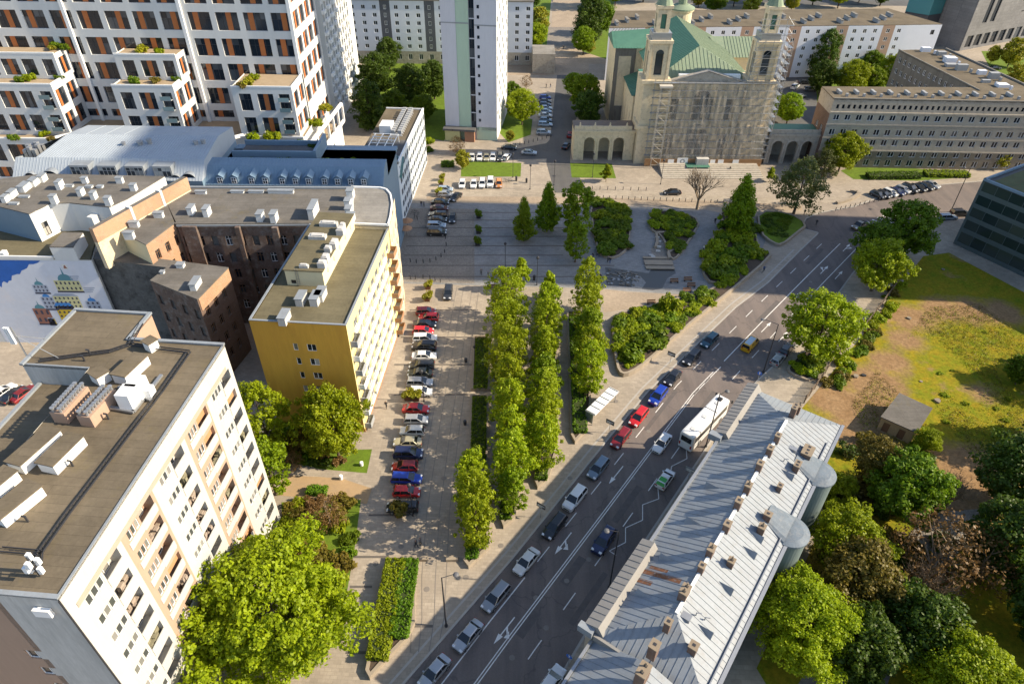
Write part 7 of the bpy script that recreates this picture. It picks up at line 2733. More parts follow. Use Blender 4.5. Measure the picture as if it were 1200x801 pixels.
for i, (k, c, x, y, lab) in enumerate(prow):
    car(k, c, x, y, (86, 270, 90, 91, 88, 272, 88, 270, 268, 90, 91, 92, 89, 270, 269, 91, 270, 92, 90, 269)[i], lab, 0, GP)
GS = 'cars parked in the shaded upper row'
for k, c, x, y, az, lab in (('hatchback', 'pale_blue', 522, 221, 90, 'pale blue car at the sunny top of the shaded row'), ('hatchback', 'silver', 522, 227, 90, 'silver car just above the shade line'), ('sedan', 'black', 516, 236, 90, 'black car topmost in the shade row'), ('sedan', 'maroon', 515, 243, 88, 'dark red car in the shade row'), ('estate', 'graphite', 513, 250.5, 271, 'dark grey car in the middle of the shade row'),
                            ('sedan', 'graphite', 513, 256.5, 90, 'grey car above the pale blue car in the shade row'), ('estate', 'pale_blue', 511.5, 263, 90, 'pale blue estate in the shade row above the black one'), ('suv', 'black', 512, 271.5, 90, 'big black car at the near end of the shade row')):
    car(k, c, x, y, az, lab, 0, GS)
for k, c, x, y, az, lab in (('hatchback', 'white', 541.5, 215, 180, 'white small car alone at the left of the lawn row'), ('sedan', 'white', 555, 214.5, 180, 'white car second in the lawn row'), ('estate', 'white', 565, 214, 180, 'white car third in the lawn row'), ('suv', 'white', 574.5, 213.5, 180, 'tall white car next to the orange one'), ('hatchback', 'orange', 584.5, 214.5, 180, 'orange car at the right end of the lawn row')):
    car(k, c, x, y, az, lab, 0, 'cars parked below the green lawn')
car('sedan', 'black', 534, 230, 205, 'black car driving down at the edge of the shade')
car('sedan', 'graphite', 530, 254.5, 178, 'dark car driving down through the shaded plaza')
car('estate', 'graphite', 525, 342, 180, 'dark car driving just below the shade line towards the row')
cl = [('hatchback', 'blue', 639, 113.5), ('sedan', 'graphite', 638.5, 118), ('hatchback', 'navy', 639, 122), ('sedan', 'silver', 639.5, 126), ('hatchback', 'pale_blue', 639.5, 130), ('sedan', 'pearl', 639, 134.5), ('hatchback', 'steel_blue', 639.5, 140), ('estate', 'pale_blue', 639, 145), ('suv', 'silver', 637, 155)]
ll = ['bright blue car at the far end of the column by the round tree', 'dark car second from the far end of the column', 'navy car third from the far end of the column', 'silver car fourth from the far end of the column', 'pale blue car in the middle of the column', 'whitish car in the column below the pale blue one', 'steel blue car third from the near end of the column', 'pale blue estate second from the near end of the column', 'large silver car at the near end of the column']
for (k, c, x, y), lab in zip(cl, ll):
    car(k, c, x, y, 92, lab, 0, 'cars parked in the column beside the street')
car('sedan', 'silver', 620, 178, 96, 'silver car turning on the street below the parked column')
for k, c, x, az, lab in (('sedan', 'pearl', 553, 182, 'pale car at the left end of the row above the lawn'), ('hatchback', 'white', 562, 180, 'white car second in the row above the lawn'), ('sedan', 'beige', 570, 178, 'beige car third in the row above the lawn'),
                         ('hatchback', 'white', 577.5, 181, 'white car fourth in the row above the lawn'), ('estate', 'graphite', 586, 180, 'dark car next to the corner car in the row above the lawn')):
    car(k, c, x, 183.5, az, lab, 0, 'cars parked above the green lawn')
car('hatchback', 'white', 594, 183, 20, 'white small car at the corner above the lawn')
car('sedan', 'black', 596.5, 172, 96, 'black car by the hedge of the white tower lawn')
car('sedan', 'black', 663.5, 170, 20, 'black car beside the left arcade')
car('hatchback', 'dark_red', 668, 157, 10, 'dark red car half hidden behind the left arcade')
car('sedan', 'black', 720, 141, 100, 'black car in the yard behind the left arcade')
car('sedan', 'black', 788, 224.5, 268, 'black car on the pale street before the church steps')
# street traffic, z of the carriageway
ZC = ZR
for k, c, x, y, az, lab in (('estate', 'teal', 831.5, 398, 221, 'dark teal estate leading into the tree shade'), ('estate', 'black', 810.5, 418, 218, 'long black car in the tree shade'), ('sedan', 'black', 788.5, 441.5, 216, 'black saloon in the sun behind the blue car'),
                            ('suv', 'blue', 771, 463.5, 215, 'blue car in the street queue'), ('estate', 'red', 748.5, 487.5, 215, 'red car behind the blue one'), ('estate', 'dark_red', 727.5, 512.5, 215, 'dark red car at the edge of the building shade'), ('estate', 'steel_blue', 701, 547.5, 215, 'grey blue estate in the left lane'),
                            ('suv', 'white', 673.5, 583, 215, 'white car with black windscreen in the left lane'), ('estate', 'black', 650, 615.5, 215, 'black estate with roof rails in the left lane'), ('sedan', 'pearl', 617, 656.5, 216, 'pale silver saloon in the left lane'),
                            ('estate', 'light_grey', 581, 698, 216, 'grey estate in the left lane near the lamp post'), ('sedan', 'silver', 548.5, 743.5, 216, 'silver saloon in the left lane near the bottom'), ('sedan', 'silver', 509, 786, 217, 'silver saloon lowest in the left lane'),
                            ('sedan', 'white', 776, 518, 215, 'white saloon beside the coach'), ('suv', 'navy', 707.5, 633, 214, 'dark blue off-road car under the street lamp head'), ('sedan', 'white', 646, 798, 36, 'white car cut by the bottom edge of the picture')):
    car(k, c, x, y, az, lab, ZC, 'cars driving along the street')
t = car('hatchback', 'white', 780, 560, 36, 'white taxi with green tail and roof sign', ZC, 'cars driving along the street')
m = MB()
m.box(-1.5, -.62, -.56, .56, 1.475, 1.492)
m.face([(-2.0, -.7, .97), (-1.66, -.6, 1.43), (-1.66, .6, 1.43), (-2.0, .7, .97)][::-1])
m.build('green_panel', mat_plain('taxi_green', (.03, .32, .04), .4), t)
m = MB()
m.box(-.5, -.2, -.35, .35, 1.49, 1.62)
m.build('roof_sign', MATS['pvc_white'], t)
t = car('van', 'yellow', 879.5, 402.5, 40, 'yellow delivery van with a pale roof', ZC)
m = MB()
m.box(-1.95, .75, -.55, .55, 1.855, 1.885)
m.build('roof_cover', mat_plain('roof_pale_blue', (.42, .52, .58), .4), t)
car('hatchback', 'silver', 912, 420, 40, 'silver and black car standing at the right kerb under the tree', ZC)
car('hatchback', 'black', 922, 408, 40, 'black car hidden under the tree at the right kerb', ZC)
car('pickup', 'gold', 1007.5, 263.5, 235, 'bronze pickup truck crossing the shaded junction', ZC)
for k, c, x, y, lab in (('hatchback', 'graphite', 1029, 227.5, 'dark car at the left end of the church side row'), ('hatchback', 'black', 1036, 227, 'black car second in the church side row'), ('hatchback', 'pearl', 1043.5, 225, 'white car third in the church side row'), ('sedan', 'navy', 1051, 223.5, 'navy car fourth in the church side row'), ('hatchback', 'silver', 1058.5, 221.5, 'silver car fifth in the church side row'),
                        ('suv', 'black', 1066.5, 220.5, 'tall black car in the church side row'), ('sedan', 'black', 1076.5, 219, 'black saloon in the church side row'), ('sedan', 'graphite', 1085, 217.5, 'dark grey car in the church side row'), ('sedan', 'silver', 1092, 215.5, 'silver car at the right end of the church side row')):
    car(k, c, x, y, 145, lab, 0, 'cars parked in the church side row')
car('estate', 'pale_blue', 1111, 253.5, 85, 'pale blue car with dark roof by the glass building', ZC)
car('suv', 'black', 1125, 249, 85, 'black car parked by the glass building corner', ZC)
for x, y, c, lab in ((3, 458, 'white', 'white car in the yard left of the white block'), (16, 461, 'black', 'black car in the yard left of the white block'), (27, 460, 'dark_red', 'dark red car in the yard left of the white block')):
    car('sedan', c, x, y, 20, lab, 0)
car('sedan', 'black', 1166, 79, 85, 'black car on the pale yard before the dark tower')
rg = random.Random(4)
yl = ('white van like car in the church yard', 'dark car in the church yard', 'grey car in the church yard below the tall tree', 'silver car nearest the arcade in the church yard')
for i, (x, y) in enumerate(((932, 101), (943, 96), (950, 104), (938, 112))):
    car(('suv', 'sedan', 'estate', 'sedan')[i], ('white', 'graphite', 'light_grey', 'silver')[i], x, y, (40, 95, 95, 60)[i], yl[i], 0)

# coach
p0 = P(851, 468, ZR + 1.7)
p1 = P(801, 521, ZR + 1.7)
pc = P(825.5, 494.5, ZR + 1.8)
bus = thing('coach', 'long white coach standing at the bus stop', 'coach', (pc.x, pc.y, ZR), math.atan2(p0.y - p1.y, p0.x - p1.x))
BL_, BWd, BHt = 12.0, 2.5, 3.55
m = MB()
hw = BWd / 2
ring = lambda x, i, zt: [(x, s * w, z) for s, w, z in ((1, hw - i, .35), (1, hw - i, zt - .35), (1, hw - .12 - i, zt - .08), (1, hw - .4 - i, zt), (-1, hw - .4 - i, zt), (-1, hw - .12 - i, zt - .08), (-1, hw - i, zt - .35), (-1, hw - i, .35))]
rs_ = [ring(-6.0, .14, 3.3), ring(-5.9, .04, 3.48), ring(-5.6, 0, BHt), ring(5.5, 0, BHt), ring(5.85, .05, 3.45), ring(6.0, .16, 3.1)]
for r0, r1 in zip(rs_[:-1], rs_[1:]):
    for k in range(8):
        m.face([r0[k], r1[k], r1[(k + 1) % 8], r0[(k + 1) % 8]])
m.face(rs_[0][::-1])
m.face(rs_[-1])
m.build('body', PAINT['white'], bus, smooth=False)
for s_ in (-1, 1):
    m = MB()
    m.box(-5.3, 5.2, s_ * hw - .012, s_ * hw + .012, 1.75, 2.85)
    m.build('side_window', MATS['car_glass'], bus)
    m = MB()
    m.box(-5.0, 5.0, s_ * hw - .015, s_ * hw + .015, .95, 1.08)
    m.build('stripe', mat_plain('stripe_grey', (.25, .25, .26), .4), bus)
m = MB()
m.box(-6.03, -5.99, -.9, .9, 1.9, 2.95)
m.build('rear_window', MATS['car_glass'], bus)
m = MB()
m.box(5.96, 6.02, -1.0, 1.0, 1.3, 2.9)
m.build('windscreen', MATS['car_glass'], bus)
wm = wheel_mesh(.5, .3)
for x in (-3.4, 3.5):
    for s_ in (-1, 1):
        link('wheel', wm, bus, (x, s_ * (hw - .13), .5))
for x in (-4.3, -.6, 3.6):
    m = MB()
    m.box(x - .35, x + .35, -.35, .35, BHt - .01, BHt + .09)
    m.build('roof_hatch', MATS['light_hatch'] if 'light_hatch' in MATS else mat_plain('light_hatch', (.55, .55, .55), .5), bus)
m = MB()
m.box(4.4, 5.1, -.25, .5, BHt - .01, BHt + .25)
m.box(1.5, 1.6, -1.1, 1.1, BHt - .01, BHt + .03)
m.build('roof_unit', MATS['black_plastic'], bus)
for s_ in (-1, 1):
    m = MB()
    m.box(-6.04, -5.98, s_ * .98 - .12, s_ * .98 + .12, .9, 1.5)
    m.build('tail_light', MATS['tail_light'], bus)
    m = MB()
    m.tube((5.9, s_ * 1.15, 3.1), (6.3, s_ * 1.45, 3.1), .04)
    m.box(6.2, 6.4, s_ * 1.48 - .12, s_ * 1.48 + .12, 2.6, 3.15)
    m.build('mirror', MATS['black_plastic'], bus)

# ------------------------------------------------------------------ street furniture


def lamp(label, base, head_px, h, arm=2.0, az=90, twin=False, z=0.0):
    p = P(*base, z)
    t = thing('street_lamp', label, 'street lamp', (p.x, p.y, z), R(90 - az))
    m = MB()
    m.lathe((0, 0, 0), [(.22, 0), (.22, .25), (.11, .5), (.10, h * .5), (.07, h)], 8)
    m.build('pole', MATS['dark_metal'], t)
    for s_ in ((1, -1) if twin else (1,)):
        m = MB()
        m.tube((0, 0, h - .05), (s_ * arm, 0, h + .15), .05, .045, 6)
        m.build('arm', MATS['dark_metal'], t)
        m = MB()
        m.lathe((s_ * (arm + .3), 0, h - .05), [(0, .22), (.16, .2), (.34, .1), (.38, 0), (.3, -.06), (0, -.1)], 12)
        m.build('lamp_head', mat('lamp_grey', (.12, .12, .125), .5, .1, 1.0), t)
    return t


lamp('street lamp on the plaza pavement beside the lower hedge bed', (523, 733), None, 10.8, 1.4, 75)
lamp('street lamp before the zinc roofed building, its head over the dark blue car', (714, 688), None, 12.2, 1.2, 275)
lamp('street lamp standing beside the coach', (827, 523), None, 11.5, 1.2, 60, z=0)
lamp('tall street lamp at the right kerb near the yellow van', (894.5, 436), None, 11.0, 2.4, 300)
lamp('street lamp rising before the glass building', (1114, 248), None, 12.0, 1.2, 270)
lamp('street lamp near the junction beside the fence trees', (1046, 258), None, 7.0, 1.6, 280)
for x, y, lab in ((592, 317, 'dark mast lamp on the shaded plaza left of the conical tree'), (629, 334, 'dark mast lamp on the shaded plaza between two trees'), (497, 470, 'thin lamp pole between the silver estate and the potted shrubs'), (484, 604, 'thin lamp pole beside the near end of the parked row'), (621, 222, 'lamp pole at the corner of the lawn beside the street'), (649, 217, 'lamp pole on the pale pavement left of the arcade lawn'), (601, 208, 'lamp pole at the right end of the lawn row'), (694, 208, 'lamp pole on the arcade lawn'), (774, 216, 'lamp pole before the church steps')):
    p = P(x, y)
    t = thing('lamp_post', lab, 'lamp post', (p.x, p.y, 0))
    m = MB()
    m.lathe((0, 0, 0), [(.15, 0), (.15, .3), (.07, .4), (.06, 6.5)], 7)
    m.build('pole', MATS['dark_metal'], t)
    m = MB()
    m.lathe((0, 0, 6.5), [(.06, 0), (.3, .15), (.3, .5), (.08, .7), (0, .75)], 8)
    m.build('lamp_head', MATS['dark_metal'], t)


def sign(label, base, h, kind, col, az=215):
    p = P(*base)
    t = thing('road_sign', label, 'road sign', (p.x, p.y, 0), R(90 - az))
    m = MB()
    m.tube((0, 0, 0), (0, 0, h), .045, .045, 6)
    m.build('post', MATS['grey_metal'], t)
    m = MB()
    if kind == 'disc':
        n = 18
        pts = [(.42 * math.cos(2 * math.pi * k / n), h - .35 + .42 * math.sin(2 * math.pi * k / n)) for k in range(n)]
        m.face([(.06, a, z) for a, z in pts])
        m.face([(.05, a, z) for a, z in pts[::-1]], 1)
        m.face([(.066, -.06, h - .6), (.066, .06, h - .6), (.066, .06, h - .2), (.066, -.06, h - .2)], 1)
        m.face([(.066, -.2, h - .25), (.066, .2, h - .25), (.066, 0, h - .05)], 1)
    else:
        m.box(.04, .08, -.75, .75, h - .9, h)
        m.box(.081, .085, -.6, .6, h - .5, h - .35, 1)
        m.box(.081, .085, -.6, .2, h - .75, h - .62, 1)
    m.build('plate', [col, MATS['pvc_white']], t)


BLU = mat_plain('sign_blue', (.02, .13, .55), .5)
DKP = mat_plain('sign_dark', (.06, .06, .06), .6)
sign('dark sign plate on a post near the bus shelter', (713.5, 507), 3.0, 'plate', DKP)
sign('two dark sign plates on a post beside the middle planting strip tip', (633.5, 606), 3.2, 'plate', DKP)
sign('small sign on the pavement beside the curved bed', (785, 425), 2.6, 'plate', DKP)
sign('blue round direction sign at the right kerb by the building corner', (887, 448), 2.6, 'disc', BLU)
sign('blue sign on the pavement at the bottom in front of the lower roof', (666, 779), 2.6, 'disc', BLU, 215)
sign('white sign plate on the right pavement beside the taxi', (806, 562), 2.8, 'plate', MATS['grey_metal'])

# bus shelter
a, c = P(691, 484, 0), P(718, 458, 0)
A_, B_ = P(692, 483, 2.6), P(719, 456.5, 2.6)
d = (B_ - A_)
t = thing('bus_shelter', 'glass bus shelter with white ribbed roof on the pavement', 'bus shelter', (A_.x, A_.y, 0), math.atan2(d.y, d.x))
L = d.length
m = MB()
m.box(-.2, L + .2, -1.0, .9, 2.55, 2.68)
for k in range(6):
    m.box(L * k / 5 - .06 if k else -.2, L * k / 5 + .06, -1.0, .9, 2.68, 2.76, 1)
m.build('roof', [MATS['pvc_white'], MATS['grey_metal']], t)
m = MB()
for k in range(5):
    m.box(L * k / 4 - .05, L * k / 4 + .05, .75, .85, 0, 2.55)
m.box(-.05, .05, -.6, -.5, 0, 2.55)
m.box(L - .05, L + .05, -.6, -.5, 0, 2.55)
m.build('frame', MATS['grey_metal'], t)
m = MB()
m.box(.1, L - .1, .79, .81, .3, 2.4)
m.box(-.01, .01, -.5, .75, .3, 2.4)
m.build('glass_wall', mat_glass('shelter_glass', (.12, .15, .14), (.2, .24, .22), .5), t)
m = MB()
m.box(.8, L - .8, .3, .65, .42, .48)
m.build('bench', MATS['brown_wood'], t)

# plant tubs with shrubs
GT = 'plant tubs along the parked cars'
for x, y, k, s, lab in ((502, 338, 'yellow', 1.0, 'yellow shrub tub just below the shade line'), (501, 352, 'yellow', 1.15, 'yellow shrub tub directly above the dull red car'), (478, 467, 'yellow', 1.1, 'left one of the two yellow shrub tubs in the plaza row'), (488, 468, 'yellow', 1.0, 'right one of the two yellow shrub tubs in the plaza row'), (468, 603, 'olive', 1.2, 'olive shrub tub at the near end of the plaza row'),
                        (518, 211, 'yellow', .9, 'yellow shrub tub at the top left corner of the plaza'), (517, 217, 'yellow', .9, 'yellow shrub tub second from the plaza top'), (514, 228, 'yellow', 1.0, 'yellow shrub tub beside the pale blue car'), (561, 255, 'green', 1.0, 'dark shrub tub farthest of three in the shade'), (561, 273, 'green', .9, 'dark shrub tub middle of three in the shade'), (560, 287, 'green', 1.0, 'dark shrub tub nearest of three in the shade')):
    p = P(x, y)
    t = thing('plant_tub', lab, 'plant tub', (p.x, p.y, 0), 0, GT)
    m = MB()
    m.hexa([(-.5, -.5, 0), (.5, -.5, 0), (.5, .5, 0), (-.5, .5, 0), (-.6, -.6, .9), (.6, -.6, .9), (.6, .6, .9), (-.6, .6, .9)])
    m.build('tub', mat('tub_wood', (.16, .08, .045), .8, .2, 1.5) if k != 'green' else MATS['dark_metal'], t)
    link('shrub', SHR[k], t, (0, 0, .8), 0, scale=(s, s, s * 1.25))

# bollards, all alike
m = MB()
m.lathe((0, 0, 0), [(.09, 0), (.09, .85), (.11, .9), (.06, 1.0), (0, 1.02)], 8)
bm = m.mesh('bollard', MATS['dark_metal'])
bl = []
bl += [(692 + k * 7.4, 232.2 + k * .28) for k in range(24)]
bl += [(979 + k * 5.6, 247 - k * 1.25) for k in range(12)]
bl += [(540 + k * 6, 237 + (k % 2)) for k in range(0)]
bl += [(694 + k * 9, 222 + k * .2) for k in range(8)] + [(481, 307), (488, 308), (496, 308), (504, 307), (511, 305), (517, 301), (521, 296), (523, 288), (522, 280), (481, 327), (487, 327), (496, 326), (504, 327), (510, 329), (516, 331)]
bl += [(604 + k * 5.2, 171.5 - k * 1.3) for k in range(9)]
for x, y in bl:
    p = P(x, y)
    link('bollard', bm, None, p, 0, 'slim dark steel bollard standing in a row along the paving', 'bollard', 'dark bollards along the plaza and street edges')

# stone benches and low walls
for a, c, lab in (((488, 655), (501, 655), 'stone bench block left of the tram rails'), ((523, 655.5), (537, 655), 'stone bench block right of the tram rails')):
    m = MB()
    A, B = P(*a), P(*c)
    d = B - A
    m.box(0, d.length, -.35, .35, 0, .5)
    m.build('stone_bench', MATS['bed_wall'], None, A, math.atan2(d.y, d.x), label=lab, cat='bench')
m = MB()
pts = [P2(x, y) for x, y in ((980, 239), (988, 237), (996, 234.5), (1002, 231.5), (1006, 228.5), (1004, 226), (996, 224.5))]
for a, c in zip(pts[:-1], pts[1:]):
    m.obox(a, c, .8, 0, .65)
m.build('curved_bench', MATS['bed_wall'], label='curved hook shaped stone bench on the pale pavement by the junction', cat='bench')
for x, y, lab in ((763, 356, 'dark bench at the edge of the curved bed'), (728, 282, 'upper dark bench beside the left pond bed'), (730, 289, 'middle dark bench beside the left pond bed'), (733, 293, 'lower dark bench beside the left pond bed'), (790, 331, 'dark wooden bench left of the wooden deck stack'),
                  (806, 329, 'dark bench at the right pond edge, upper'), (810, 336, 'dark bench at the right pond edge, middle'), (805, 342, 'dark bench at the right pond edge, lower'), (576, 338, 'dark bench by the left strip at the shade line')):
    p = P(x, y)
    t = thing('park_bench', lab, 'bench', (p.x, p.y, 0), R(5))
    m = MB()
    for k in range(3):
        m.box(-.9, .9, -.3 + k * .2, -.14 + k * .2, .42, .47)
    m.build('seat', MATS['brown_wood'], t)
    m = MB()
    m.box(-.9, .9, .3, .35, .55, .9)
    m.build('backrest', MATS['brown_wood'], t)
    for s_ in (-.75, .75):
        m = MB()
        m.box(s_ - .05, s_ + .05, -.28, .35, 0, .42)
        m.build('leg', MATS['dark_metal'], t)

# pond with stepping stones, slabs and a plank bridge
mw, nt, bs = _new('pond_water')
bs.inputs['Base Color'].default_value = (.075, .072, .065, 1)
bs.inputs['Roughness'].default_value = .3
bp = N(nt, 'ShaderNodeBump')
bp.inputs['Strength'].default_value = .12
nt.links.new(noise(nt, coord(nt), 2.0, 3), bp.inputs['Height'])
nt.links.new(bp.outputs[0], bs.inputs['Normal'])
MATS['pond_water'] = mw
sheet('pond_water', pp([(709, 313), (745, 318), (760, 320), (765, 313), (790, 313), (792, 320), (782, 326), (776, 338), (765, 340), (735, 336), (711, 334)]), .016, 'pond_water')
sheet('pond_floor', pp([(770, 273), (786, 273), (793, 286), (792, 302), (782, 304), (765, 303), (763, 292), (768, 284)]), .014, 'setts')
sheet('pond_apron', pp([(742, 324), (750, 323), (757, 331), (752, 338), (740, 336)]), .024, 'granite')
for pts, lab in ((((770, 274), (786, 274), (794, 286), (793, 292), (783, 297), (784, 304)), 'low stone wall bending round the pond basin'), (((769, 275), (770, 284), (768, 291)), 'short stone wall left of the pond basin')):
    m = MB()
    q = [P2(x, y) for x, y in pts]
    for a, c in zip(q[:-1], q[1:]):
        m.obox(a, c, .6, 0, .6)
    m.build('pond_wall', MATS['bed_wall'], label=lab, cat='wall')
t = thing('footbridge', 'flat plank footbridge with two dark gaps over the pond', 'footbridge', P(772, 310))
m = MB()
for k, (y0, y1) in enumerate(((-2.2, -1.0), (-.5, 1.5), (2.1, 3.0))):
    m.box(-3.2, 3.2, y0, y1, .2, .34)
m.build('deck', MATS['bed_wall'], t)
m = MB()
for x in (-2.8, 2.8):
    m.box(x - .2, x + .2, -2.2, 3.0, 0, .2)
m.build('beam', MATS['dark_metal'], t)
rg = random.Random(6)
poly = pp([(710, 314), (742, 319), (750, 326), (744, 335), (712, 333)])
for k in range(70):
    while True:
        p = (rg.uniform(poly[0][0] - 2, poly[2][0] + 1), rg.uniform(poly[4][1] - 2, poly[0][1] + 1))
        if inside(p, poly):
            break
    m = MB()
    s = rg.uniform(.18, .4)
    n = 7
    pts = [(s * rg.uniform(.7, 1.1) * math.cos(6.283 * i / n), s * rg.uniform(.6, 1) * math.sin(6.283 * i / n)) for i in range(n)]
    m.prism(pts, 0, s * .6)
    m.build('stone', MATS['mid_grey'] if k % 3 == 0 else MATS['dark_stone'], None, (*p, .01), 0, label='rough dark stone lying in the shallow pond', cat='stone', group='stones lying in the pond')
for k, (x, y) in enumerate(((772, 284), (772, 290), (771, 295), (763, 300), (765, 302), (770, 279), (783, 281), (787, 286), (790, 291))):
    m = MB()
    m.box(-.5, .5, -.25, .25, 0, .4)
    m.build('stone_block', MATS['grey_concrete'], None, P(x, y), rg.uniform(-.3, .3), label='squared stone seat block standing in the pond basin', cat='stone', group='seat blocks in the pond basin')

# fence along the waste ground
t = thing('fence', 'weathered wooden fence between street trees and waste ground', 'fence', P(942, 474))
pts = [P(x, y) - P(942, 474) for x, y in ((942, 472), (962, 445), (975, 424), (1010, 388), (1044, 343), (1062, 318))]
m = MB()
mp_ = MB()
for a, c in zip(pts[:-1], pts[1:]):
    d = c - a
    n = int(d.length / .28)
    for k in range(n):
        p = a + d * ((k + .5) / n)
        q = a + d * ((k + .9) / n)
        m.obox(p, q, .04, .08, 1.75 + .06 * math.sin(k * 2.1))
    for k in range(int(d.length / 2.4) + 1):
        p = a + d * min(1, k * 2.4 / d.length)
        mp_.box(p.x - .07, p.x + .07, p.y - .07, p.y + .07, 0, 1.9)
m.build('boards', mat('fence_wood', (.26, .20, .15), .9, .3, 1.0), t)
mp_.build('post', MATS['bark'], t)

# bins, boxes and cabinets on the plaza
for x, y, h, lab in ((556, 410, .9, 'litter bin beside the upper hedge strip'), (546, 424, .9, 'litter bin on the rails side of the hedge strip'), (545, 497, .9, 'litter bin beside the middle hedge strip'), (400, 561, .9, 'white sign box at the end of the sand path'), (626, 328, 1.2, 'dark cabinet under the mast lamp'), (617, 214, 1.3, 'dark advertising pillar at the lawn corner'), (605, 212, 1.4, 'grey cabinet right of the bicycles'), (424, 545, .8, 'white stone block on the small lawn')):
    m = MB()
    m.lathe((0, 0, 0), [(.26, 0), (.3, h * .9), (.22, h), (0, h)], 10)
    m.build('litter_bin', MATS['pvc_white'] if 'white' in lab else MATS['dark_metal'], None, P(x, y), 0, label=lab, cat='bin')


# bicycles
def bike_mesh():
    m = MB()
    n = 12
    for x in (-.52, .52):
        for k in range(n):
            a, c = 2 * math.pi * k / n, 2 * math.pi * (k + 1) / n
            m.tube((x + .33 * math.cos(a), 0, .34 + .33 * math.sin(a)), (x + .33 * math.cos(c), 0, .34 + .33 * math.sin(c)), .022, .022, 4, 0, False)
    for a, c in (((-.52, 0, .34), (-.15, 0, .82)), ((-.15, 0, .82), (.38, 0, .86)), ((.38, 0, .86), (.52, 0, .34)), ((-.52, 0, .34), (-.05, 0, .33)), ((-.05, 0, .33), (-.15, 0, .95)), ((-.05, 0, .33), (.38, 0, .86)), ((.38, -.26, 1.02), (.38, .26, 1.02)), ((.38, 0, .86), (.38, 0, 1.02))):
        m.tube(a, c, .024, .024, 4, 1)
    m.box(-.28, -.02, -.07, .07, .94, 1.0, 0)
    return m.mesh('bicycle', [MATS['black_plastic'], PAINT['graphite']])


bk = bike_mesh()
for k, (x, y) in enumerate(((484, 250), (487, 251), (490, 253), (486, 255), (489, 257), (592, 213), (595, 213.5), (598, 213))):
    link('bicycle', bk, None, P(x, y), .5 + k * .35, 'dark bicycle parked among others ' + ('by the shaded white office wall' if k < 5 else 'right of the orange car'), 'bicycle', 'bicycles by the white office' if k < 5 else 'bicycles below the lawn')
# parasols / awnings of the cafe at the white office foot
for x, y, lab in ((478, 268, 'dark cafe parasol at the foot of the white office, upper'), (477, 277, 'dark cafe parasol at the foot of the white office, lower')):
    t = thing('parasol', lab, 'parasol', P(x, y))
    m = MB()
    m.tube((0, 0, 0), (0, 0, 2.6), .04)
    m.build('pole', MATS['dark_metal'], t)
    m = MB()
    m.lathe((0, 0, 2.2), [(1.5, 0), (0, .6)], 8)
    m.build('canopy', MATS['brown_balcony'], t)


# ------------------------------------------------------------------ people
SKIN = mat_plain('skin', (.42, .25, .17), .6)
HAIR = mat_plain('hair', (.05, .035, .025), .7)


def person_mesh(name, joints, bones, radii):
    me = bpy.data.meshes.new(name)
    me.from_pydata(joints, bones, [])
    o = bpy.data.objects.new(name, me)
    COL.objects.link(o)
    md = o.modifiers.new('s', 'SKIN')
    for i, r in enumerate(radii):
        me.skin_vertices[0].data[i].radius = (r, r)
        me.skin_vertices[0].data[i].use_root = (i == 0)
    o.modifiers.new('ss', 'SUBSURF').levels = 1
    bpy.context.view_layer.update()
    ev = o.evaluated_get(bpy.context.evaluated_depsgraph_get())
    out = bpy.data.meshes.new_from_object(ev)
    bpy.data.objects.remove(o)
    out.name = name
    return out


def figure(stride, arm, seated=False):
    hz = .92 if not seated else .62
    k = stride
    J = [(0, 0, hz), (0, 0, hz + .28), (0, 0, hz + .5), (.01, 0, hz + .60), (.03, 0, hz + .74),
         (0, .10, hz - .04), (.02 + k * .5, .11, .50), (-.04 + k * .55, .11, .10), (.14 + k * .55, .11, .05),
         (0, -.10, hz - .04), (.04 - k * .4, -.11, .50), (-.10 - k * .7, -.11, .12), (.08 - k * .7, -.11, .05),
         (0, .19, hz + .47), (-.06 - arm, .25, hz + .2), (.04 - arm * 1.4, .25, hz - .04),
         (0, -.19, hz + .47), (.06 + arm, -.25, hz + .2), (.16 + arm * 1.4, -.24, hz - .02)]
    if seated:
        J[6], J[7], J[8] = (.4, .12, .6), (.36, .12, .12), (.52, .12, .08)
        J[10], J[11], J[12] = (.38, -.12, .52), (.3, -.12, .1), (.46, -.12, .06)
        J[14], J[15] = (.22, .24, hz + .25), (.5, .22, hz + .38)
        J[17], J[18] = (.22, -.24, hz + .25), (.5, -.22, hz + .38)
    B_ = [(0, 1), (1, 2), (2, 3), (3, 4), (0, 5), (5, 6), (6, 7), (7, 8), (0, 9), (9, 10), (10, 11), (11, 12), (2, 13), (13, 14), (14, 15), (2, 16), (16, 17), (17, 18)]
    rd_ = [.15, .14, .16, .065, .105, .095, .07, .05, .04, .095, .07, .05, .04, .07, .05, .035, .07, .05, .035]
    me = person_mesh('person', J, B_, rd_)
    # trousers, top, skin, hair by height
    for mm in (PAINT['black'], PAINT['navy'], SKIN, HAIR):
        me.materials.append(mm)
    for f in me.polygons:
        c = f.center
        zt = hz + .56
        if c.z < hz - .02:
            i = 0
        elif c.z < zt:
            i = 1
        elif c.z < hz + .78 and c.x > .02:
            i = 2
        elif c.z < hz + .64:
            i = 2
        else:
            i = 3
        if seated and c.x > .1 and c.z < hz + .12:
            i = 0
        f.material_index = i
        f.use_smooth = True
    return me


FIG = {'walk': figure(.28, .12), 'stand': figure(.04, .02), 'stride': figure(.4, .18), 'ride': figure(0, 0, True)}
for n_, c_ in (('cloth_dark', (.03, .03, .035)), ('cloth_blue', (.05, .09, .2)), ('cloth_white', (.62, .62, .6)), ('cloth_grey', (.16, .16, .17)), ('cloth_red', (.35, .04, .04)), ('cloth_beige', (.40, .32, .22))):
    mat_plain(n_, c_, .85)


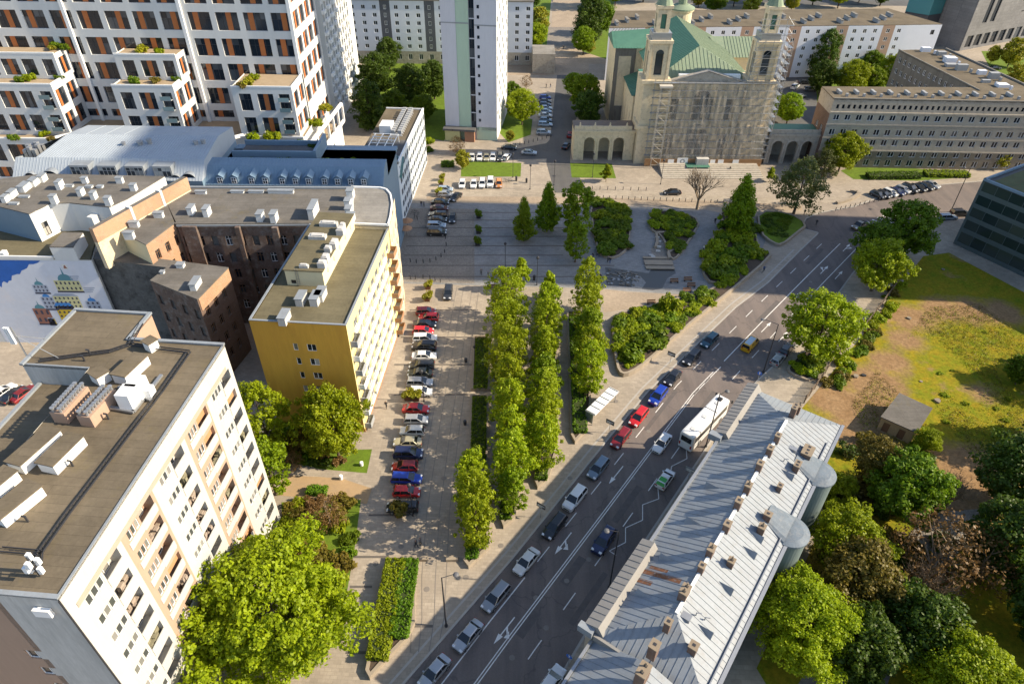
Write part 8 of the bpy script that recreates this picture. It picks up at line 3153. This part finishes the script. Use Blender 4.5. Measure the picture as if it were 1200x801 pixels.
def person(pose, px, py, az, top, legs, label, z=0.0, dz=0.0):
    o = link('person', FIG[pose], None, P(px, py, z), R(90 - az), label, 'person')
    o.location.z += dz
    for i, mm in ((0, legs), (1, top)):
        o.material_slots[i].link = 'OBJECT'
        o.material_slots[i].material = MATS['cloth_' + mm]
    return o


pl_ = [('walk', 453, 478, 10, 'dark', 'dark', 'person in dark clothes walking alone by the ochre block'), ('walk', 494, 242, 170, 'dark', 'blue', 'left person of a pair walking by the white office'), ('stand', 497, 242.5, 170, 'grey', 'dark', 'right person of a pair walking by the white office'),
       ('walk', 694.5, 303, 90, 'dark', 'dark', 'left person in black of a pair left of the pond'), ('walk', 699.5, 303, 90, 'dark', 'grey', 'right person in black of a pair left of the pond'), ('stand', 712, 307, 60, 'grey', 'dark', 'person standing at the pond corner bed'), ('walk', 714.5, 308.5, 200, 'dark', 'blue', 'person close beside the one at the pond corner bed'),
       ('walk', 837.5, 262, 190, 'dark', 'dark', 'person in black walking on the shaded garden path'), ('stand', 824, 294, 270, 'white', 'dark', 'person in white by the garden path edge'), ('walk', 564, 322, 0, 'grey', 'dark', 'person walking on the shaded plaza left of the trees'), ('stand', 572, 325, 90, 'dark', 'dark', 'person in dark clothes standing left of the yellow green tree'),
       ('stride', 585, 319, 270, 'blue', 'dark', 'person in blue striding on the shaded plaza'), ('stand', 695, 313, 0, 'blue', 'blue', 'person in blue on the pond side pavement'), ('stand', 703, 328, 30, 'dark', 'dark', 'person in dark clothes next to the pond edge'), ('walk', 855, 201, 90, 'dark', 'beige', 'person at the church hoarding'),
       ('walk', 488, 641, 300, 'dark', 'dark', 'person in black walking across the tree shade near the hedge bed'), ('stand', 493, 638, 300, 'grey', 'dark', 'second person beside the one near the hedge bed'), ('stand', 571, 640, 200, 'dark', 'blue', 'person standing at the tip of the short planting strip'),
       ('walk', 660, 58, 180, 'dark', 'dark', 'person walking on the far avenue'), ('walk', 648, 57, 180, 'dark', 'grey', 'person left of the other on the far avenue'), ('walk', 640, 103, 90, 'dark', 'dark', 'left person at the far pale pavement crossing'), ('walk', 645, 103, 90, 'dark', 'blue', 'right person at the far pale pavement crossing'), ('stand', 942, 252, 40, 'dark', 'dark', 'person waiting at the junction kerb'), ('stand', 956, 264, 40, 'dark', 'dark', 'person standing at the kerb below the grass bed')]
for q in pl_:
    person(*q)
for x, y, az, lab, lab2 in ((894, 319, 40, 'person cycling on the shaded pavement by the street', 'bicycle under the rider on the shaded pavement'),):
    person('ride', x, y, az, 'blue', 'dark', lab, 0, .38)
    link('bicycle', bk, None, P(x, y), R(90 - az), lab2, 'bicycle')

# rubble and debris on the waste ground
rg = random.Random(12)
for k, (x, y) in enumerate(((1012, 440), (1003, 441), (1065, 373), (1105, 316), (1079, 447), (1098, 470), (1046, 560))):
    m = MB()
    s = rg.uniform(.3, .7)
    pts = [(s * rg.uniform(.6, 1.1) * math.cos(6.283 * i / 8), s * rg.uniform(.6, 1) * math.sin(6.283 * i / 8)) for i in range(8)]
    m.prism(pts, 0, s * .5)
    m.build('rubble', mat('rubble_stone', (.24, .20, .15), .95, .35, 2.0) if k else MATS['black_plastic'], None, P(x, y), 0, label=('dark rubble lump at the dirt track', 'small dark lump beside the larger one at the track', 'pale rubble heap near the fence tree', 'pale rubble in the shade of the glass building', 'pale stone above the shed', 'pale stone right of the shed roof', 'stone in the bushes below the shed')[k], cat='rubble')

# ------------------------------------------------------------------ light
SUN_EL, SUN_AZ = 33.0, 93.2        # azimuth clockwise from +y
w = bpy.data.worlds.new('World')
SC.world = w
w.use_nodes = True
nt = w.node_tree
bg = nt.nodes['Background']
sky = nt.nodes.new('ShaderNodeTexSky')
sky.sky_type = 'NISHITA'
sky.sun_disc = False
sky.sun_elevation = R(SUN_EL)
sky.sun_rotation = R(SUN_AZ)
sky.altitude = 100
nt.links.new(sky.outputs[0], bg.inputs[0])
bg.inputs[1].default_value = 0.125
sl = bpy.data.lights.new('sun', 'SUN')
sl.energy = 4.8
sl.angle = R(0.53)
sl.color = (1.0, 0.86, 0.65)
so = bpy.data.objects.new('sun', sl)
COL.objects.link(so)
dv = Vector((math.sin(R(SUN_AZ)) * math.cos(R(SUN_EL)), math.cos(R(SUN_AZ)) * math.cos(R(SUN_EL)), math.sin(R(SUN_EL))))
so.rotation_euler = dv.to_track_quat('Z', 'Y').to_euler()
SC.view_settings.exposure = 0.93
SC.cycles.max_bounces = 6
SC.cycles.diffuse_bounces = 3
SC.cycles.transparent_max_bounces = 12
SC.cycles.use_denoising = True
